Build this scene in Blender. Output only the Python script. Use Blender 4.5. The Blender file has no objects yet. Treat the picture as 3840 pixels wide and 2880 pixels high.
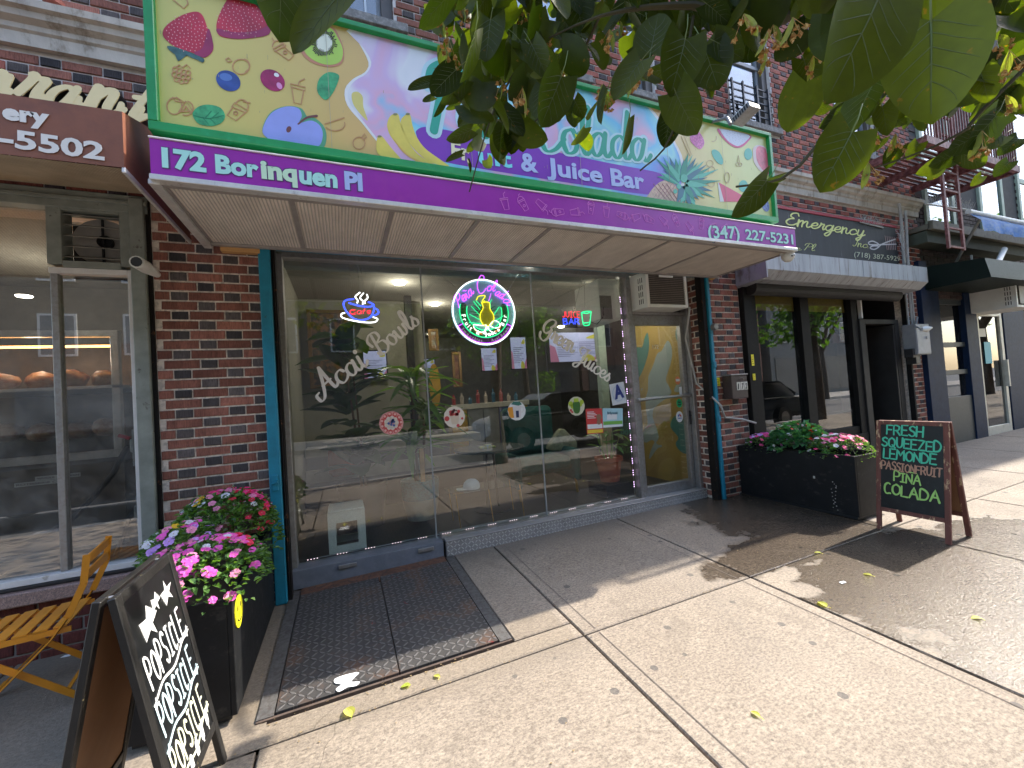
import bpy, bmesh, math, random
from math import sin, cos, pi, radians, sqrt, atan2
from mathutils import Vector, Matrix
random.seed(11)
rnd = random.random
def U(a, b): return a + (b - a) * random.random()
SC = bpy.context.scene
COL = SC.collection
# ---------------------------------------------------------------- camera, sky, sun, exposure
YAW, PIT, ROL, FOC = 0.393682723, 0.0285650092, -0.0675822801, 1537.73853
CAM = Vector((0, -3.6, 1.45))
FW = Vector((sin(YAW) * cos(PIT), cos(YAW) * cos(PIT), sin(PIT)))
r0 = Vector((cos(YAW), -sin(YAW), 0)); u0 = r0.cross(FW)
RT = r0 * cos(ROL) + u0 * sin(ROL); UP = -r0 * sin(ROL) + u0 * cos(ROL)
cd = bpy.data.cameras.new('camera'); co = bpy.data.objects.new('camera', cd); COL.objects.link(co)
cd.sensor_width = 36; cd.lens = 36 * FOC / 3840; cd.clip_start = 0.02; cd.clip_end = 400
mw = Matrix((RT, UP, -FW)).transposed().to_4x4(); mw.translation = CAM; co.matrix_world = mw
SC.camera = co
SUN = Vector((1, 0.035, 1.0)).normalized()
w = bpy.data.worlds.new('World'); SC.world = w; w.use_nodes = True
nt = w.node_tree; bg = nt.nodes['Background']
sk = nt.nodes.new('ShaderNodeTexSky'); sk.sky_type = 'NISHITA'; sk.sun_disc = False
sk.sun_elevation = math.asin(SUN.z); sk.sun_rotation = radians(88)
sk.air_density = 1.0; sk.dust_density = 1.5; sk.ozone_density = 1.0
nt.links.new(sk.outputs[0], bg.inputs[0]); bg.inputs[1].default_value = 0.15
sl = bpy.data.lights.new('sun', 'SUN'); sl.energy = 2.0; sl.angle = radians(0.53); sl.color = (1, 0.93, 0.82)
so = bpy.data.objects.new('sun', sl); COL.objects.link(so)
so.rotation_euler = SUN.to_track_quat('Z', 'Y').to_euler(); so.location = (8, 0, 12)
vs = SC.view_settings; vs.view_transform = 'Standard'; vs.look = 'None'; vs.exposure = 2.2; vs.gamma = 1; vs.use_curve_mapping = False
SC.cycles.max_bounces = 8; SC.cycles.transparent_max_bounces = 16; SC.cycles.use_denoising = True
SC.cycles.caustics_reflective = False; SC.cycles.caustics_refractive = False
# ---------------------------------------------------------------- measuring: a pixel of the 3840x2880 photo on a known plane
def ray(px, py): return RT * ((px - 1920) / FOC) + UP * ((1440 - py) / FOC) + FW
def aty(px, py, Y): d = ray(px, py); return CAM + d * ((Y - CAM.y) / d.y)
def atz(px, py, Z): d = ray(px, py); return CAM + d * ((Z - CAM.z) / d.z)
def atx(px, py, X): d = ray(px, py); return CAM + d * ((X - CAM.x) / d.x)
def zg(x, y): return 0.02 + 0.012 * x + 0.02 * y
# ---------------------------------------------------------------- materials
MATS = {}
def node(t, k, **kw):
    n = t.nodes.new(k)
    for a, b in kw.items(): setattr(n, a, b)
    return n
def c4(c): return (c[0], c[1], c[2], 1)
def mathn(t, op, a, b=None, c=None):
    n = node(t, 'ShaderNodeMath', operation=op)
    for i, v in enumerate((a, b, c)):
        if v is None: continue
        if hasattr(v, 'is_linked') or hasattr(v, 'links'): t.links.new(v, n.inputs[i])
        else: n.inputs[i].default_value = v
    return n.outputs[0]
def mixc(t, f, a, b, mode='MIX'):
    n = node(t, 'ShaderNodeMix', data_type='RGBA', blend_type=mode)
    for i, v in ((0, f), (6, a), (7, b)):
        if hasattr(v, 'links'): t.links.new(v, n.inputs[i])
        elif i == 0: n.inputs[0].default_value = v
        else: n.inputs[i].default_value = c4(v)
    return n.outputs[2]
def noise(t, vec, scale, detail=4, rough=.6, dist=0):
    n = node(t, 'ShaderNodeTexNoise'); n.inputs['Scale'].default_value = scale; n.inputs['Detail'].default_value = detail
    n.inputs['Roughness'].default_value = rough; n.inputs['Distortion'].default_value = dist
    if vec is not None: t.links.new(vec, n.inputs['Vector'])
    return n.outputs['Fac']
def ramp(t, fac, stops):
    n = node(t, 'ShaderNodeValToRGB'); t.links.new(fac, n.inputs[0]); e = n.color_ramp.elements
    while len(e) < len(stops): e.new(.5)
    for i, (p, c) in enumerate(stops):
        e[i].position = p; e[i].color = c4(c) if hasattr(c, '__len__') else (c, c, c, 1)
    return n.outputs[0]
def sm(t, v, a, b):
    n = node(t, 'ShaderNodeMapRange', interpolation_type='SMOOTHSTEP'); t.links.new(v, n.inputs[0])
    n.inputs[1].default_value = a; n.inputs[2].default_value = b; return n.outputs[0]
def scaled(t, vec, s, rot=(0, 0, 0)):
    n = node(t, 'ShaderNodeMapping'); t.links.new(vec, n.inputs[0]); n.inputs['Scale'].default_value = s; n.inputs['Rotation'].default_value = rot
    return n.outputs[0]
def newmat(name):
    m = bpy.data.materials.new(name); m.use_nodes = True; t = m.node_tree; return m, t, t.nodes['Principled BSDF']
def pos(t): return node(t, 'ShaderNodeNewGeometry').outputs['Position']
def setbump(t, p, h, strength=.5, dist=.002):
    b = node(t, 'ShaderNodeBump'); b.inputs['Strength'].default_value = strength; b.inputs['Distance'].default_value = dist
    t.links.new(h, b.inputs['Height']); t.links.new(b.outputs[0], p.inputs['Normal'])
def mat(name, col, rough=.6, metal=0, spec=.5, var=.15, vs_=9, bump=.25, bs=90, col2=None, f2=(.45, .62), orand=0, emis=None, es=1, alpha=None, stretch=None):
    if name in MATS: return MATS[name]
    m, t, p = newmat(name); P = pos(t)
    if stretch: P = scaled(t, P, stretch)
    n1 = noise(t, P, vs_, 5); dark = tuple(c * (1 - var) for c in col); lite = tuple(min(1, c * (1 + var)) for c in col)
    c = ramp(t, n1, [(.3, dark), (.7, lite)])
    if col2:
        f = sm(t, noise(t, P, vs_ * 1.7, 6, .7), f2[0], f2[1]); c = mixc(t, f, c, col2)
    if orand:
        oi = node(t, 'ShaderNodeObjectInfo').outputs['Random']; c = mixc(t, 1.0, c, ramp(t, oi, [(0, 1 - orand), (1, 1 + orand * .0)]), 'MULTIPLY')
    t.links.new(c, p.inputs['Base Color']); p.inputs['Metallic'].default_value = metal; p.inputs['Specular IOR Level'].default_value = spec
    r = mathn(t, 'MULTIPLY_ADD', noise(t, P, vs_ * 3, 3), .25 * rough, rough * .87); t.links.new(r, p.inputs['Roughness'])
    if bump: setbump(t, p, noise(t, P, bs, 4), bump, .002)
    if emis: p.inputs['Emission Color'].default_value = c4(emis); p.inputs['Emission Strength'].default_value = es
    MATS[name] = m; return m
def flat(name, col, rough=.5, emis=0):
    if name in MATS: return MATS[name]
    m, t, p = newmat(name); n = noise(t, pos(t), 14, 3)
    t.links.new(mixc(t, n, tuple(c * .93 for c in col), tuple(min(1, c * 1.05) for c in col)), p.inputs['Base Color'])
    p.inputs['Roughness'].default_value = rough
    if emis: p.inputs['Emission Color'].default_value = c4(col); p.inputs['Emission Strength'].default_value = emis
    MATS[name] = m; return m
def glassmat(name, k=1.5, tint=(.97, .98, .97), rough=0.0, refl=1.0, dirt_haze=.03):
    m = bpy.data.materials.new(name); m.use_nodes = True; t = m.node_tree; t.nodes.clear()
    o = node(t, 'ShaderNodeOutputMaterial'); g = node(t, 'ShaderNodeBsdfGlossy'); tr = node(t, 'ShaderNodeBsdfTransparent')
    g.inputs['Roughness'].default_value = rough; tr.inputs[0].default_value = c4(tint); g.inputs[0].default_value = c4((refl,) * 3)
    f = node(t, 'ShaderNodeFresnel'); f.inputs[0].default_value = k
    wv = noise(t, pos(t), 1.3, 2); b = node(t, 'ShaderNodeBump'); b.inputs['Strength'].default_value = .02; b.inputs['Distance'].default_value = .01
    t.links.new(wv, b.inputs['Height']); t.links.new(b.outputs[0], g.inputs['Normal'])
    mx = node(t, 'ShaderNodeMixShader'); bf = node(t, 'ShaderNodeNewGeometry').outputs['Backfacing']; t.links.new(mathn(t, 'MULTIPLY', f.outputs[0], mathn(t, 'SUBTRACT', 1, bf)), mx.inputs[0]); t.links.new(tr.outputs[0], mx.inputs[1]); t.links.new(g.outputs[0], mx.inputs[2])
    df = node(t, 'ShaderNodeBsdfDiffuse'); df.inputs[0].default_value = (.6, .6, .58, 1)
    m2 = node(t, 'ShaderNodeMixShader'); dn = mathn(t, 'MULTIPLY', sm(t, noise(t, pos(t), 3, 6, .7), .35, .8), dirt_haze)
    t.links.new(dn, m2.inputs[0]); t.links.new(mx.outputs[0], m2.inputs[1]); t.links.new(df.outputs[0], m2.inputs[2])
    t.links.new(m2.outputs[0], o.inputs[0]); MATS[name] = m; return m
# ---------------------------------------------------------------- mesh building
class MB:
    def __init__(s): s.v = []; s.f = []; s.mi = []; s.cur = 0
    def add(s, vs, fs, M=None):
        o = len(s.v)
        s.v += [tuple(M @ Vector(v)) if M else tuple(v) for v in vs]
        for f in fs: s.f.append(tuple(o + i for i in f)); s.mi.append(s.cur)
        return s
    def box(s, x0, x1, y0, y1, z0, z1, M=None):
        v = [(x0, y0, z0), (x1, y0, z0), (x1, y1, z0), (x0, y1, z0), (x0, y0, z1), (x1, y0, z1), (x1, y1, z1), (x0, y1, z1)]
        return s.add(v, [(0, 3, 2, 1), (4, 5, 6, 7), (0, 1, 5, 4), (1, 2, 6, 5), (2, 3, 7, 6), (3, 0, 4, 7)], M)
    def cbox(s, x0, x1, y0, y1, z0, z1, b=.003, M=None):   # chamfered box
        b = min(b, (x1 - x0) * .3, (y1 - y0) * .3, (z1 - z0) * .3); bm = bmesh.new(); bmesh.ops.create_cube(bm, size=1)
        for q in bm.verts: q.co = Vector(((x0 + x1) / 2 + q.co.x * (x1 - x0), (y0 + y1) / 2 + q.co.y * (y1 - y0), (z0 + z1) / 2 + q.co.z * (z1 - z0)))
        bmesh.ops.bevel(bm, geom=list(bm.edges), offset=b, segments=1, affect='EDGES')
        bm.verts.ensure_lookup_table(); s.add([q.co[:] for q in bm.verts], [[q.index for q in f.verts] for f in bm.faces], M); bm.free(); return s
    def bar(s, a, b, w, h, up=(0, 0, 1)):    # square bar from a to b
        a = Vector(a); b = Vector(b); d = (b - a); L = d.length; d.normalize(); up = Vector(up)
        if abs(d.dot(up)) > .98: up = Vector((0, 1, 0)) if abs(d.y) < .9 else Vector((1, 0, 0))
        x = d.cross(up).normalized(); z = x.cross(d).normalized()
        M = Matrix((x, d, z)).transposed().to_4x4(); M.translation = a
        return s.box(-w / 2, w / 2, 0, L, -h / 2, h / 2, M)
    def tube(s, pts, r, n=8, cap=True):
        pts = [Vector(p) for p in pts]; rs = r if hasattr(r, '__len__') else [r] * len(pts); o = len(s.v); prev = None
        for i, p in enumerate(pts):
            d = (pts[min(i + 1, len(pts) - 1)] - pts[max(i - 1, 0)]).normalized()
            if prev is None: a = d.orthogonal().normalized()
            else: a = (prev - d * prev.dot(d)); a = a.normalized() if a.length > 1e-6 else d.orthogonal().normalized()
            prev = a; b = d.cross(a)
            for k in range(n): s.v.append(tuple(p + (a * cos(2 * pi * k / n) + b * sin(2 * pi * k / n)) * rs[i]))
        for i in range(len(pts) - 1):
            for k in range(n):
                q = o + i * n; s.f.append((q + k, q + (k + 1) % n, q + n + (k + 1) % n, q + n + k)); s.mi.append(s.cur)
        if cap:
            s.f.append(tuple(o + k for k in range(n))[::-1]); s.mi.append(s.cur)
            s.f.append(tuple(o + (len(pts) - 1) * n + k for k in range(n))); s.mi.append(s.cur)
        return s
    def lathe(s, prof, c, n=24, M=None):
        vs = [(c[0] + r * cos(2 * pi * k / n), c[1] + r * sin(2 * pi * k / n), c[2] + z) for r, z in prof for k in range(n)]
        fs = [(i * n + k, i * n + (k + 1) % n, (i + 1) * n + (k + 1) % n, (i + 1) * n + k) for i in range(len(prof) - 1) for k in range(n)]
        return s.add(vs, fs, M)
    def prism(s, pts, th, M):     # closed 2d outline, extruded th along local z
        bm = bmesh.new(); vs = [bm.verts.new((p[0], p[1], 0)) for p in pts]
        try: f = bm.faces.new(vs)
        except ValueError: bm.free(); return s
        bmesh.ops.triangulate(bm, faces=[f]); bm.verts.ensure_lookup_table(); bm.verts.index_update()
        n = len(pts); area = sum(pts[i][0] * pts[(i + 1) % n][1] - pts[(i + 1) % n][0] * pts[i][1] for i in range(n))
        tr = [[q.index for q in g.verts] for g in bm.faces]; bm.free()
        v3 = [(p[0], p[1], th) for p in pts] + [(p[0], p[1], 0) for p in pts]
        fs = [list(g) for g in tr]
        sg = 1 if area > 0 else -1
        fs += [[i, i + n, (i + 1) % n + n, (i + 1) % n][::sg] for i in range(n)]
        return s.add(v3, fs, M)
    def ribbon(s, pts, wf, th, M, closed=False):   # pts 2d, width function(i, direction)
        n = len(pts); L = []; s.rc = getattr(s, 'rc', 0) + 1; lift = .00022 * (s.rc % 9); T_ = [th + lift + .00018 * k / n for k in range(n)]
        for i in range(n):
            a = pts[max(i - 1, 0)]; b = pts[min(i + 1, n - 1)]; d = Vector((b[0] - a[0], b[1] - a[1]))
            if d.length < 1e-9: d = Vector((1, 0))
            d.normalize(); h = wf(i / (n - 1), d) / 2; nn = Vector((-d.y, d.x))
            L.append((pts[i][0] + nn.x * h, pts[i][1] + nn.y * h, pts[i][0] - nn.x * h, pts[i][1] - nn.y * h))
        def capv(c, d, r, side):
            out = []
            for k in range(1, 5):
                a = pi * k / 5; nn = Vector((-d.y, d.x)); q = nn * cos(a) * r * side + d * sin(a) * r; out.append((c[0] + q.x, c[1] + q.y))
            return out
        vs = []; fs = []
        for q, tt in zip(L, T_): vs += [(q[0], q[1], tt), (q[2], q[3], tt), (q[0], q[1], 0), (q[2], q[3], 0)]
        for i in range(n - 1):
            a = 4 * i; b = a + 4
            fs += [(a, a + 1, b + 1, b), (a + 1, a + 3, b + 3, b + 1), (a + 2, a, b, b + 2)]
        for idx, sgn in ((0, -1), (n - 1, 1)):
            a = pts[0] if idx == 0 else pts[-1]; q = L[idx]; r = sqrt((q[0] - a[0]) ** 2 + (q[1] - a[1]) ** 2)
            o = pts[1] if idx == 0 else pts[-2]; d = Vector((a[0] - o[0], a[1] - o[1]))
            if d.length < 1e-9 or r < 1e-5: continue
            d.normalize(); nn = Vector((-d.y, d.x)); k0 = len(vs)
            for k in range(7):
                an = pi * k / 6; u = nn * cos(an) * r + d * sin(an) * r; vs.append((a[0] + u.x, a[1] + u.y, T_[0 if idx == 0 else -1]))
            vs.append((a[0], a[1], T_[0 if idx == 0 else -1]))
            for k in range(6): fs.append((k0 + 7, k0 + k + 1, k0 + k))
        return s.add(vs, fs, M)
WM = {}
def world(o): return WM.get(o.name, Matrix.Identity(4))
def props(o, label=None, cat=None, group=None, kind=None):
    if label: o['label'] = label
    if cat: o['category'] = cat
    if group: o['group'] = group
    if kind: o['kind'] = kind
    return o
def thing(name, label, cat, loc=(0, 0, 0), rz=0, group=None):
    o = bpy.data.objects.new(name, None); COL.objects.link(o); o.empty_display_size = .1
    o.location = loc; o.rotation_euler = (0, 0, rz); WM[o.name] = Matrix.Translation(loc) @ Matrix.Rotation(rz, 4, 'Z')
    return props(o, label, cat, group)
def mesh(name, mb, mats, smooth=False, base=None):
    me = bpy.data.meshes.new(name); inv = base.inverted() if base else None
    me.from_pydata([tuple(inv @ Vector(v)) for v in mb.v] if inv else mb.v, [], mb.f)
    for m in (mats if isinstance(mats, (list, tuple)) else [mats]): me.materials.append(m)
    if any(mb.mi): me.polygons.foreach_set('material_index', mb.mi)
    if smooth: me.polygons.foreach_set('use_smooth', [True] * len(me.polygons))
    me.update(); return me
def part(name, mb, mats, parent=None, smooth=False, label=None, kind=None, bevel=0, local=False):
    base = None if (parent is None or local) else world(parent)
    me = mesh(name, mb, mats, smooth, base); o = bpy.data.objects.new(name, me); COL.objects.link(o)
    if parent is not None: o.parent = parent
    WM[o.name] = world(parent) if parent is not None else Matrix.Identity(4)
    if bevel:
        md = o.modifiers.new('bevel', 'BEVEL'); md.width = bevel; md.segments = 2; md.limit_method = 'ANGLE'; md.angle_limit = radians(40)
    if smooth and bevel == 0 and smooth != 'full':
        try: me.set_sharp_from_angle(angle=radians(42))
        except Exception: pass
    return props(o, label=label, kind=kind)
def single(name, mb, mats, label, cat, loc, smooth=False, group=None, bevel=0):   # a thing that is one mesh, origin at its base
    t = Matrix.Translation(loc); me = mesh(name, mb, mats, smooth, t); o = bpy.data.objects.new(name, me); COL.objects.link(o)
    o.location = loc; WM[o.name] = t
    if bevel:
        md = o.modifiers.new('bevel', 'BEVEL'); md.width = bevel; md.segments = 2; md.limit_method = 'ANGLE'
    return props(o, label, cat, group)
def struct(name, mb, m, parent=None, smooth=False): return part(name, mb, m, parent, smooth, kind='structure')
def inst(name, me, parent, M):     # an alike piece sharing mesh data, M in world space
    o = bpy.data.objects.new(name, me); COL.objects.link(o)
    if parent is not None: o.parent = parent; M = world(parent).inverted() @ M
    o.matrix_basis = M; return o
def copytree(o, parent=None):
    c = o.copy(); COL.objects.link(c); c.parent = parent
    for ch in [q for q in COL.objects if q.parent == o]: copytree(ch, c)
    return c
def frame(o, x, n):   # matrix: local x along x, local z along n
    x = Vector(x).normalized(); n = Vector(n); n = (n - x * n.dot(x)).normalized(); y = n.cross(x)
    M = Matrix((x, y, n)).transposed().to_4x4(); M.translation = Vector(o); return M
def facade(Y): return frame((0, Y, 0), (1, 0, 0), (0, -1, 0))    # local (x, z) of the street front at depth Y, facing the street
def cr(pts, n=6, closed=False):     # Catmull-Rom through 2d/3d points
    P = [Vector(p) for p in pts]; out = []; m = len(P)
    for i in range(m if closed else m - 1):
        if closed: a, b, c, d = P[(i - 1) % m], P[i], P[(i + 1) % m], P[(i + 2) % m]
        else: a, b, c, d = P[max(i - 1, 0)], P[i], P[i + 1], P[min(i + 2, m - 1)]
        for k in range(n):
            t = k / n; out.append(tuple(.5 * ((2 * b) + (c - a) * t + (2 * a - 5 * b + 4 * c - d) * t * t + (3 * b - a - 3 * c + d) * t ** 3)))
    if not closed: out.append(tuple(P[-1]))
    return out
# ---------------------------------------------------------------- lettering
TXT = {}
def glyphs(s, bold=0.0, ext=0.0, space=1.0):     # built-in font text as raw mesh data
    k = (s, bold, ext, space)
    if k in TXT: return TXT[k]
    c = bpy.data.curves.new('t', 'FONT'); c.body = s; c.size = 1; c.offset = bold; c.extrude = ext; c.space_character = space; c.resolution_u = 3
    o = bpy.data.objects.new('t', c); COL.objects.link(o); me = o.to_mesh()
    v = [q.co.copy() for q in me.vertices]; f = [tuple(p.vertices) for p in me.polygons]
    o.to_mesh_clear(); bpy.data.objects.remove(o); bpy.data.curves.remove(c)
    if v:
        x0 = min(q.x for q in v); x1 = max(q.x for q in v); z0 = min(q.z for q in v)
    else: x0, x1, z0 = 0, 1, 0
    TXT[k] = ([Vector((q.x - x0, q.y, q.z - z0)) for q in v], f, x1 - x0); return TXT[k]
def text(mb, s, M, width=None, capheight=None, bold=0.0, th=.001, shear=0, space=1.0):   # fit text: width and cap height in metres
    v, f, wd = glyphs(s, bold, .5, space); sx = (width / wd) if width else capheight / .71; sy = (capheight / .71) if capheight else sx
    mb.add([(q.x * sx + q.y * sy * shear, q.y * sy, q.z * th) for q in v], f, M); return mb
S_ = {  # cursive skeletons, x-height 1
 'a': (1.2, [[(.8, .82), (.5, 1), (.12, .75), (.05, .3), (.3, 0), (.62, .25), (.85, .95)], [(.86, 1), (.76, .3), (.95, 0), (1.25, .3)]]),
 'b': (1.0, [[(.05, .3), (.4, 1.3), (.45, 1.95), (.25, 2), (.12, 1.4), (.12, .4), (.35, 0), (.7, .2), (.7, .75), (.95, .8)]]),
 'c': (.95, [[(.8, .75), (.6, 1), (.2, .85), (.02, .4), (.25, 0), (.65, .1), (1, .42)]]),
 'd': (1.2, [[(.8, .82), (.5, 1), (.12, .75), (.05, .3), (.3, 0), (.62, .25), (.9, 1)], [(1.05, 2.1), (.78, .35), (.95, 0), (1.25, .3)]]),
 'e': (.85, [[(.1, .42), (.55, .55), (.65, .88), (.4, 1.02), (.1, .72), (.05, .3), (.3, 0), (.65, .1), (.92, .4)]]),
 'g': (1.1, [[(.8, .82), (.5, 1), (.12, .75), (.05, .3), (.3, 0), (.62, .25), (.85, .95)], [(.86, 1), (.72, -.4), (.4, -.95), (.1, -.75), (.4, -.3), (1.15, .3)]]),
 'i': (.5, [[(.15, 1), (.06, .3), (.25, 0), (.55, .3)], [(.24, 1.42), (.26, 1.46)]]),
 'l': (.55, [[(.05, .3), (.45, 1.3), (.5, 1.95), (.32, 2.08), (.14, 1.5), (.1, .35), (.3, 0), (.6, .3)]]),
 'm': (1.55, [[(.08, .98), (.08, 0)], [(.08, .5), (.35, .97), (.55, .9), (.55, 0)], [(.55, .5), (.85, .97), (1.05, .9), (1.05, .25), (1.25, 0), (1.55, .3)]]),
 'n': (1.05, [[(.08, .98), (.08, 0)], [(.08, .5), (.38, .97), (.58, .88), (.58, .25), (.78, 0), (1.08, .3)]]),
 'o': (1.0, [[(.5, 1), (.15, .85), (.02, .45), (.25, 0), (.65, .1), (.8, .55), (.55, 1), (.75, .82), (1.05, .95)]]),
 'p': (1.0, [[(.15, 1), (.1, -.95)], [(.12, .5), (.4, 1), (.75, .8), (.7, .2), (.4, 0), (.15, .2)]]),
 'q': (1.0, [[(.8, .82), (.5, 1), (.12, .75), (.05, .3), (.3, 0), (.62, .25), (.85, .95)], [(.86, 1), (.8, -.95)]]),
 'r': (.8, [[(.02, .3), (.2, .9), (.15, 1.12), (.35, .95), (.58, .95), (.5, .4), (.6, .02), (.85, .3)]]),
 's': (.75, [[(.0, .25), (.38, .85), (.42, 1.08), (.42, .85), (.66, .42), (.5, .03), (.2, 0), (.05, .15)]]),
 't': (.6, [[(.3, 1.65), (.12, .3), (.3, 0), (.6, .3)], [(-.1, 1.1), (.55, 1.14)]]),
 'u': (1.1, [[(.1, 1), (.08, .3), (.3, 0), (.6, .3), (.7, 1)], [(.7, 1), (.68, .25), (.85, 0), (1.12, .3)]]),
 'w': (1.4, [[(0, .95), (.1, .95), (.1, .3), (.3, 0), (.6, .3), (.7, .95)], [(.7, .95), (.66, .25), (.85, 0), (1.15, .35), (1.22, 1), (1.42, .88)]]),
 'y': (1.05, [[(.1, 1), (.08, .3), (.3, 0), (.6, .3), (.75, 1)], [(.77, 1), (.6, -.4), (.3, -.95), (.05, -.7), (.4, -.3), (1.08, .3)]]),
 'A': (1.55, [[(-.05, .5), (-.35, .35), (-.3, -.15), (.1, 0), (.6, .9), (1.1, 2.05)], [(1.1, 2.05), (1.08, 1), (1.15, .1), (1.5, .3)], [(.45, .75), (1.25, .85)]]),
 'B': (1.45, [[(.62, 1.95), (.4, 1), (.2, .05)], [(.0, 1.1), (-.05, 1.7), (.5, 2.12), (1.1, 1.95), (1.1, 1.4), (.6, 1.1), (1.15, .95), (1.25, .35), (.75, -.08), (.15, .0), (.0, .3)]]),
 'C': (1.25, [[(1.15, 1.55), (1.2, 2), (.75, 2.1), (.2, 1.4), (.08, .6), (.35, 0), (.85, .08), (1.35, .55)]]),
 'E': (1.2, [[(1.1, 1.75), (.9, 2.1), (.4, 1.95), (.3, 1.45), (.7, 1.15), (.25, .95), (.0, .45), (.3, 0), (.8, .05), (1.2, .45)]]),
 'G': (1.5, [[(.95, 1.25), (1.35, 1.75), (1.2, 2.1), (.6, 2.02), (.08, 1.4), (.1, .75), (.55, .5), (1.0, .85), (1.15, 1.15), (1.05, .2), (.6, -.3), (.0, -.1), (-.15, .35)]]),
 'I': (.8, [[(.1, 1.7), (.5, 2.0), (.85, 1.95)], [(.6, 1.95), (.45, .4), (.1, .0), (-.1, .25)]]),
 'J': (1.2, [[(.35, 1.1), (.0, 1.4), (.2, 1.9), (.8, 1.95), (1.35, 2.1)], [(1.05, 1.98), (.85, .7), (.5, -.5), (.05, -.7), (.05, -.3), (1.25, .4)]]),
 'P': (1.2, [[(.55, 1.9), (.35, 1), (.1, -.1)], [(-.1, 1.3), (.05, 1.85), (.65, 2.12), (1.2, 1.75), (1.05, 1.15), (.5, .95)]]),
 'R': (1.4, [[(.55, 1.9), (.35, 1), (.1, -.1)], [(-.1, 1.3), (.05, 1.85), (.65, 2.12), (1.2, 1.75), (1.05, 1.15), (.5, 1.0), (.8, .7), (1.1, 0), (1.45, .3)]]),
 '.': (.4, [[(.1, .02), (.12, .04)]]), ' ': (.65, []), '~': (.7, [[(0, 1.5), (.2, 1.7), (.4, 1.55), (.6, 1.75)]]),
}
K_ = {  # print capitals, height 1
 'A': [[(0, 0), (.35, 1), (.7, 0)], [(.14, .38), (.56, .38)]], 'B': [[(0, 0), (0, 1), (.45, .95), (.5, .7), (.35, .53), (0, .52)], [(.35, .52), (.6, .3), (.5, .03), (0, 0)]],
 'C': [[(.46, .92), (.28, 1), (.05, .78), (.02, .3), (.18, 0), (.46, .06)], [(.5, .05), (.52, .05)]], 'D': [[(0, 0), (0, 1), (.4, .92), (.62, .55), (.45, .1), (0, 0)]],
 'E': [[(.55, 1), (0, 1), (0, 0), (.55, 0)], [(0, .52), (.45, .52)]], 'F': [[(.55, 1), (0, 1), (0, 0)], [(0, .52), (.45, .52)]],
 'H': [[(0, 0), (0, 1)], [(.58, 0), (.58, 1)], [(0, .5), (.58, .5)]], 'I': [[(.2, 0), (.2, 1)], [(0, 1), (.4, 1)], [(0, 0), (.4, 0)]],
 'J': [[(.5, 1), (.5, .2), (.3, 0), (.05, .15)]], 'L': [[(0, 1), (0, 0), (.5, 0)]], 'M': [[(0, 0), (.05, 1), (.38, .4), (.7, 1), (.76, 0)]],
 'N': [[(0, 0), (0, 1), (.58, 0), (.58, 1)]], 'O': [[(.33, 1), (.05, .75), (.05, .25), (.33, 0), (.62, .25), (.62, .75), (.33, 1)]],
 'P': [[(0, 0), (0, 1), (.45, .95), (.55, .7), (.4, .48), (0, .45)]], 'Q': [[(.33, 1), (.05, .75), (.05, .25), (.33, 0), (.62, .25), (.62, .75), (.33, 1)], [(.4, .25), (.7, -.05)]],
 'R': [[(0, 0), (0, 1), (.45, .95), (.5, .7), (.35, .5), (0, .48)], [(.25, .5), (.6, 0)]], 'S': [[(.52, .88), (.3, 1), (.05, .82), (.15, .58), (.45, .42), (.52, .15), (.25, 0), (.0, .14)]],
 'T': [[(0, 1), (.62, 1)], [(.31, 1), (.31, 0)]], 'U': [[(0, 1), (.03, .25), (.28, 0), (.55, .25), (.58, 1)]], 'Z': [[(0, 1), (.55, 1), (0, 0), (.58, 0)]],
 '~': [[(.1, 1.18), (.5, 1.18)]], ' ': []}
def script(mb, s, M, width, h, pen=.22, thin=.35, th=.001, shear=.25):
    x = 0; st = []
    for ch in s:
        a, L = S_[ch]
        for q in L: st.append([(p[0] + x + p[1] * shear, p[1]) for p in q])
        x += a
    sx = width / x
    for q in st:
        c = [(p[0] * sx, p[1] * h) for p in cr(q, 6)]
        def wf(t, d, q=q): return h * pen * (thin + (1 - thin) * abs(d.y) ** 1.3) * (1 if len(q) > 2 else 1.3)
        mb.ribbon(c, wf, th, M)
    return mb
def caps(mb, s, M, width, h, pen=.14, th=.001, jit=.0, space=.16):
    x = 0; st = []
    for ch in s:
        L = K_[ch]; g = 1 + (jit * U(-1, 1) if jit else 0); dy = jit * U(-.5, .5) if jit else 0
        for q in L: st.append(([(p[0] + x, p[1] * g + dy) for p in q], ch))
        if ch != '~': x += (max([p[0] for q in L for p in q]) if L else .35) + space
    sx = width / x
    for q, ch in st:
        c = [(p[0] * sx, p[1] * h) for p in (cr(q, 5) if (ch in 'CDOPQRSUBJG' and len(q) > 3) else [tuple(Vector(q[i]).lerp(Vector(q[min(i + 1, len(q) - 1)]), k / 3)) for i in range(len(q) - 1) for k in range(3)] + [q[-1]])]
        mb.ribbon(c, lambda t, d: h * pen * (1 + .15 * sin(9 * t + x)), th, M)
    return mb
def neon(mb, pts, r, M, n=6):     # tube in a plane
    mb.tube([M @ Vector((p[0], p[1], 0)) for p in pts], r, n)
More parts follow.
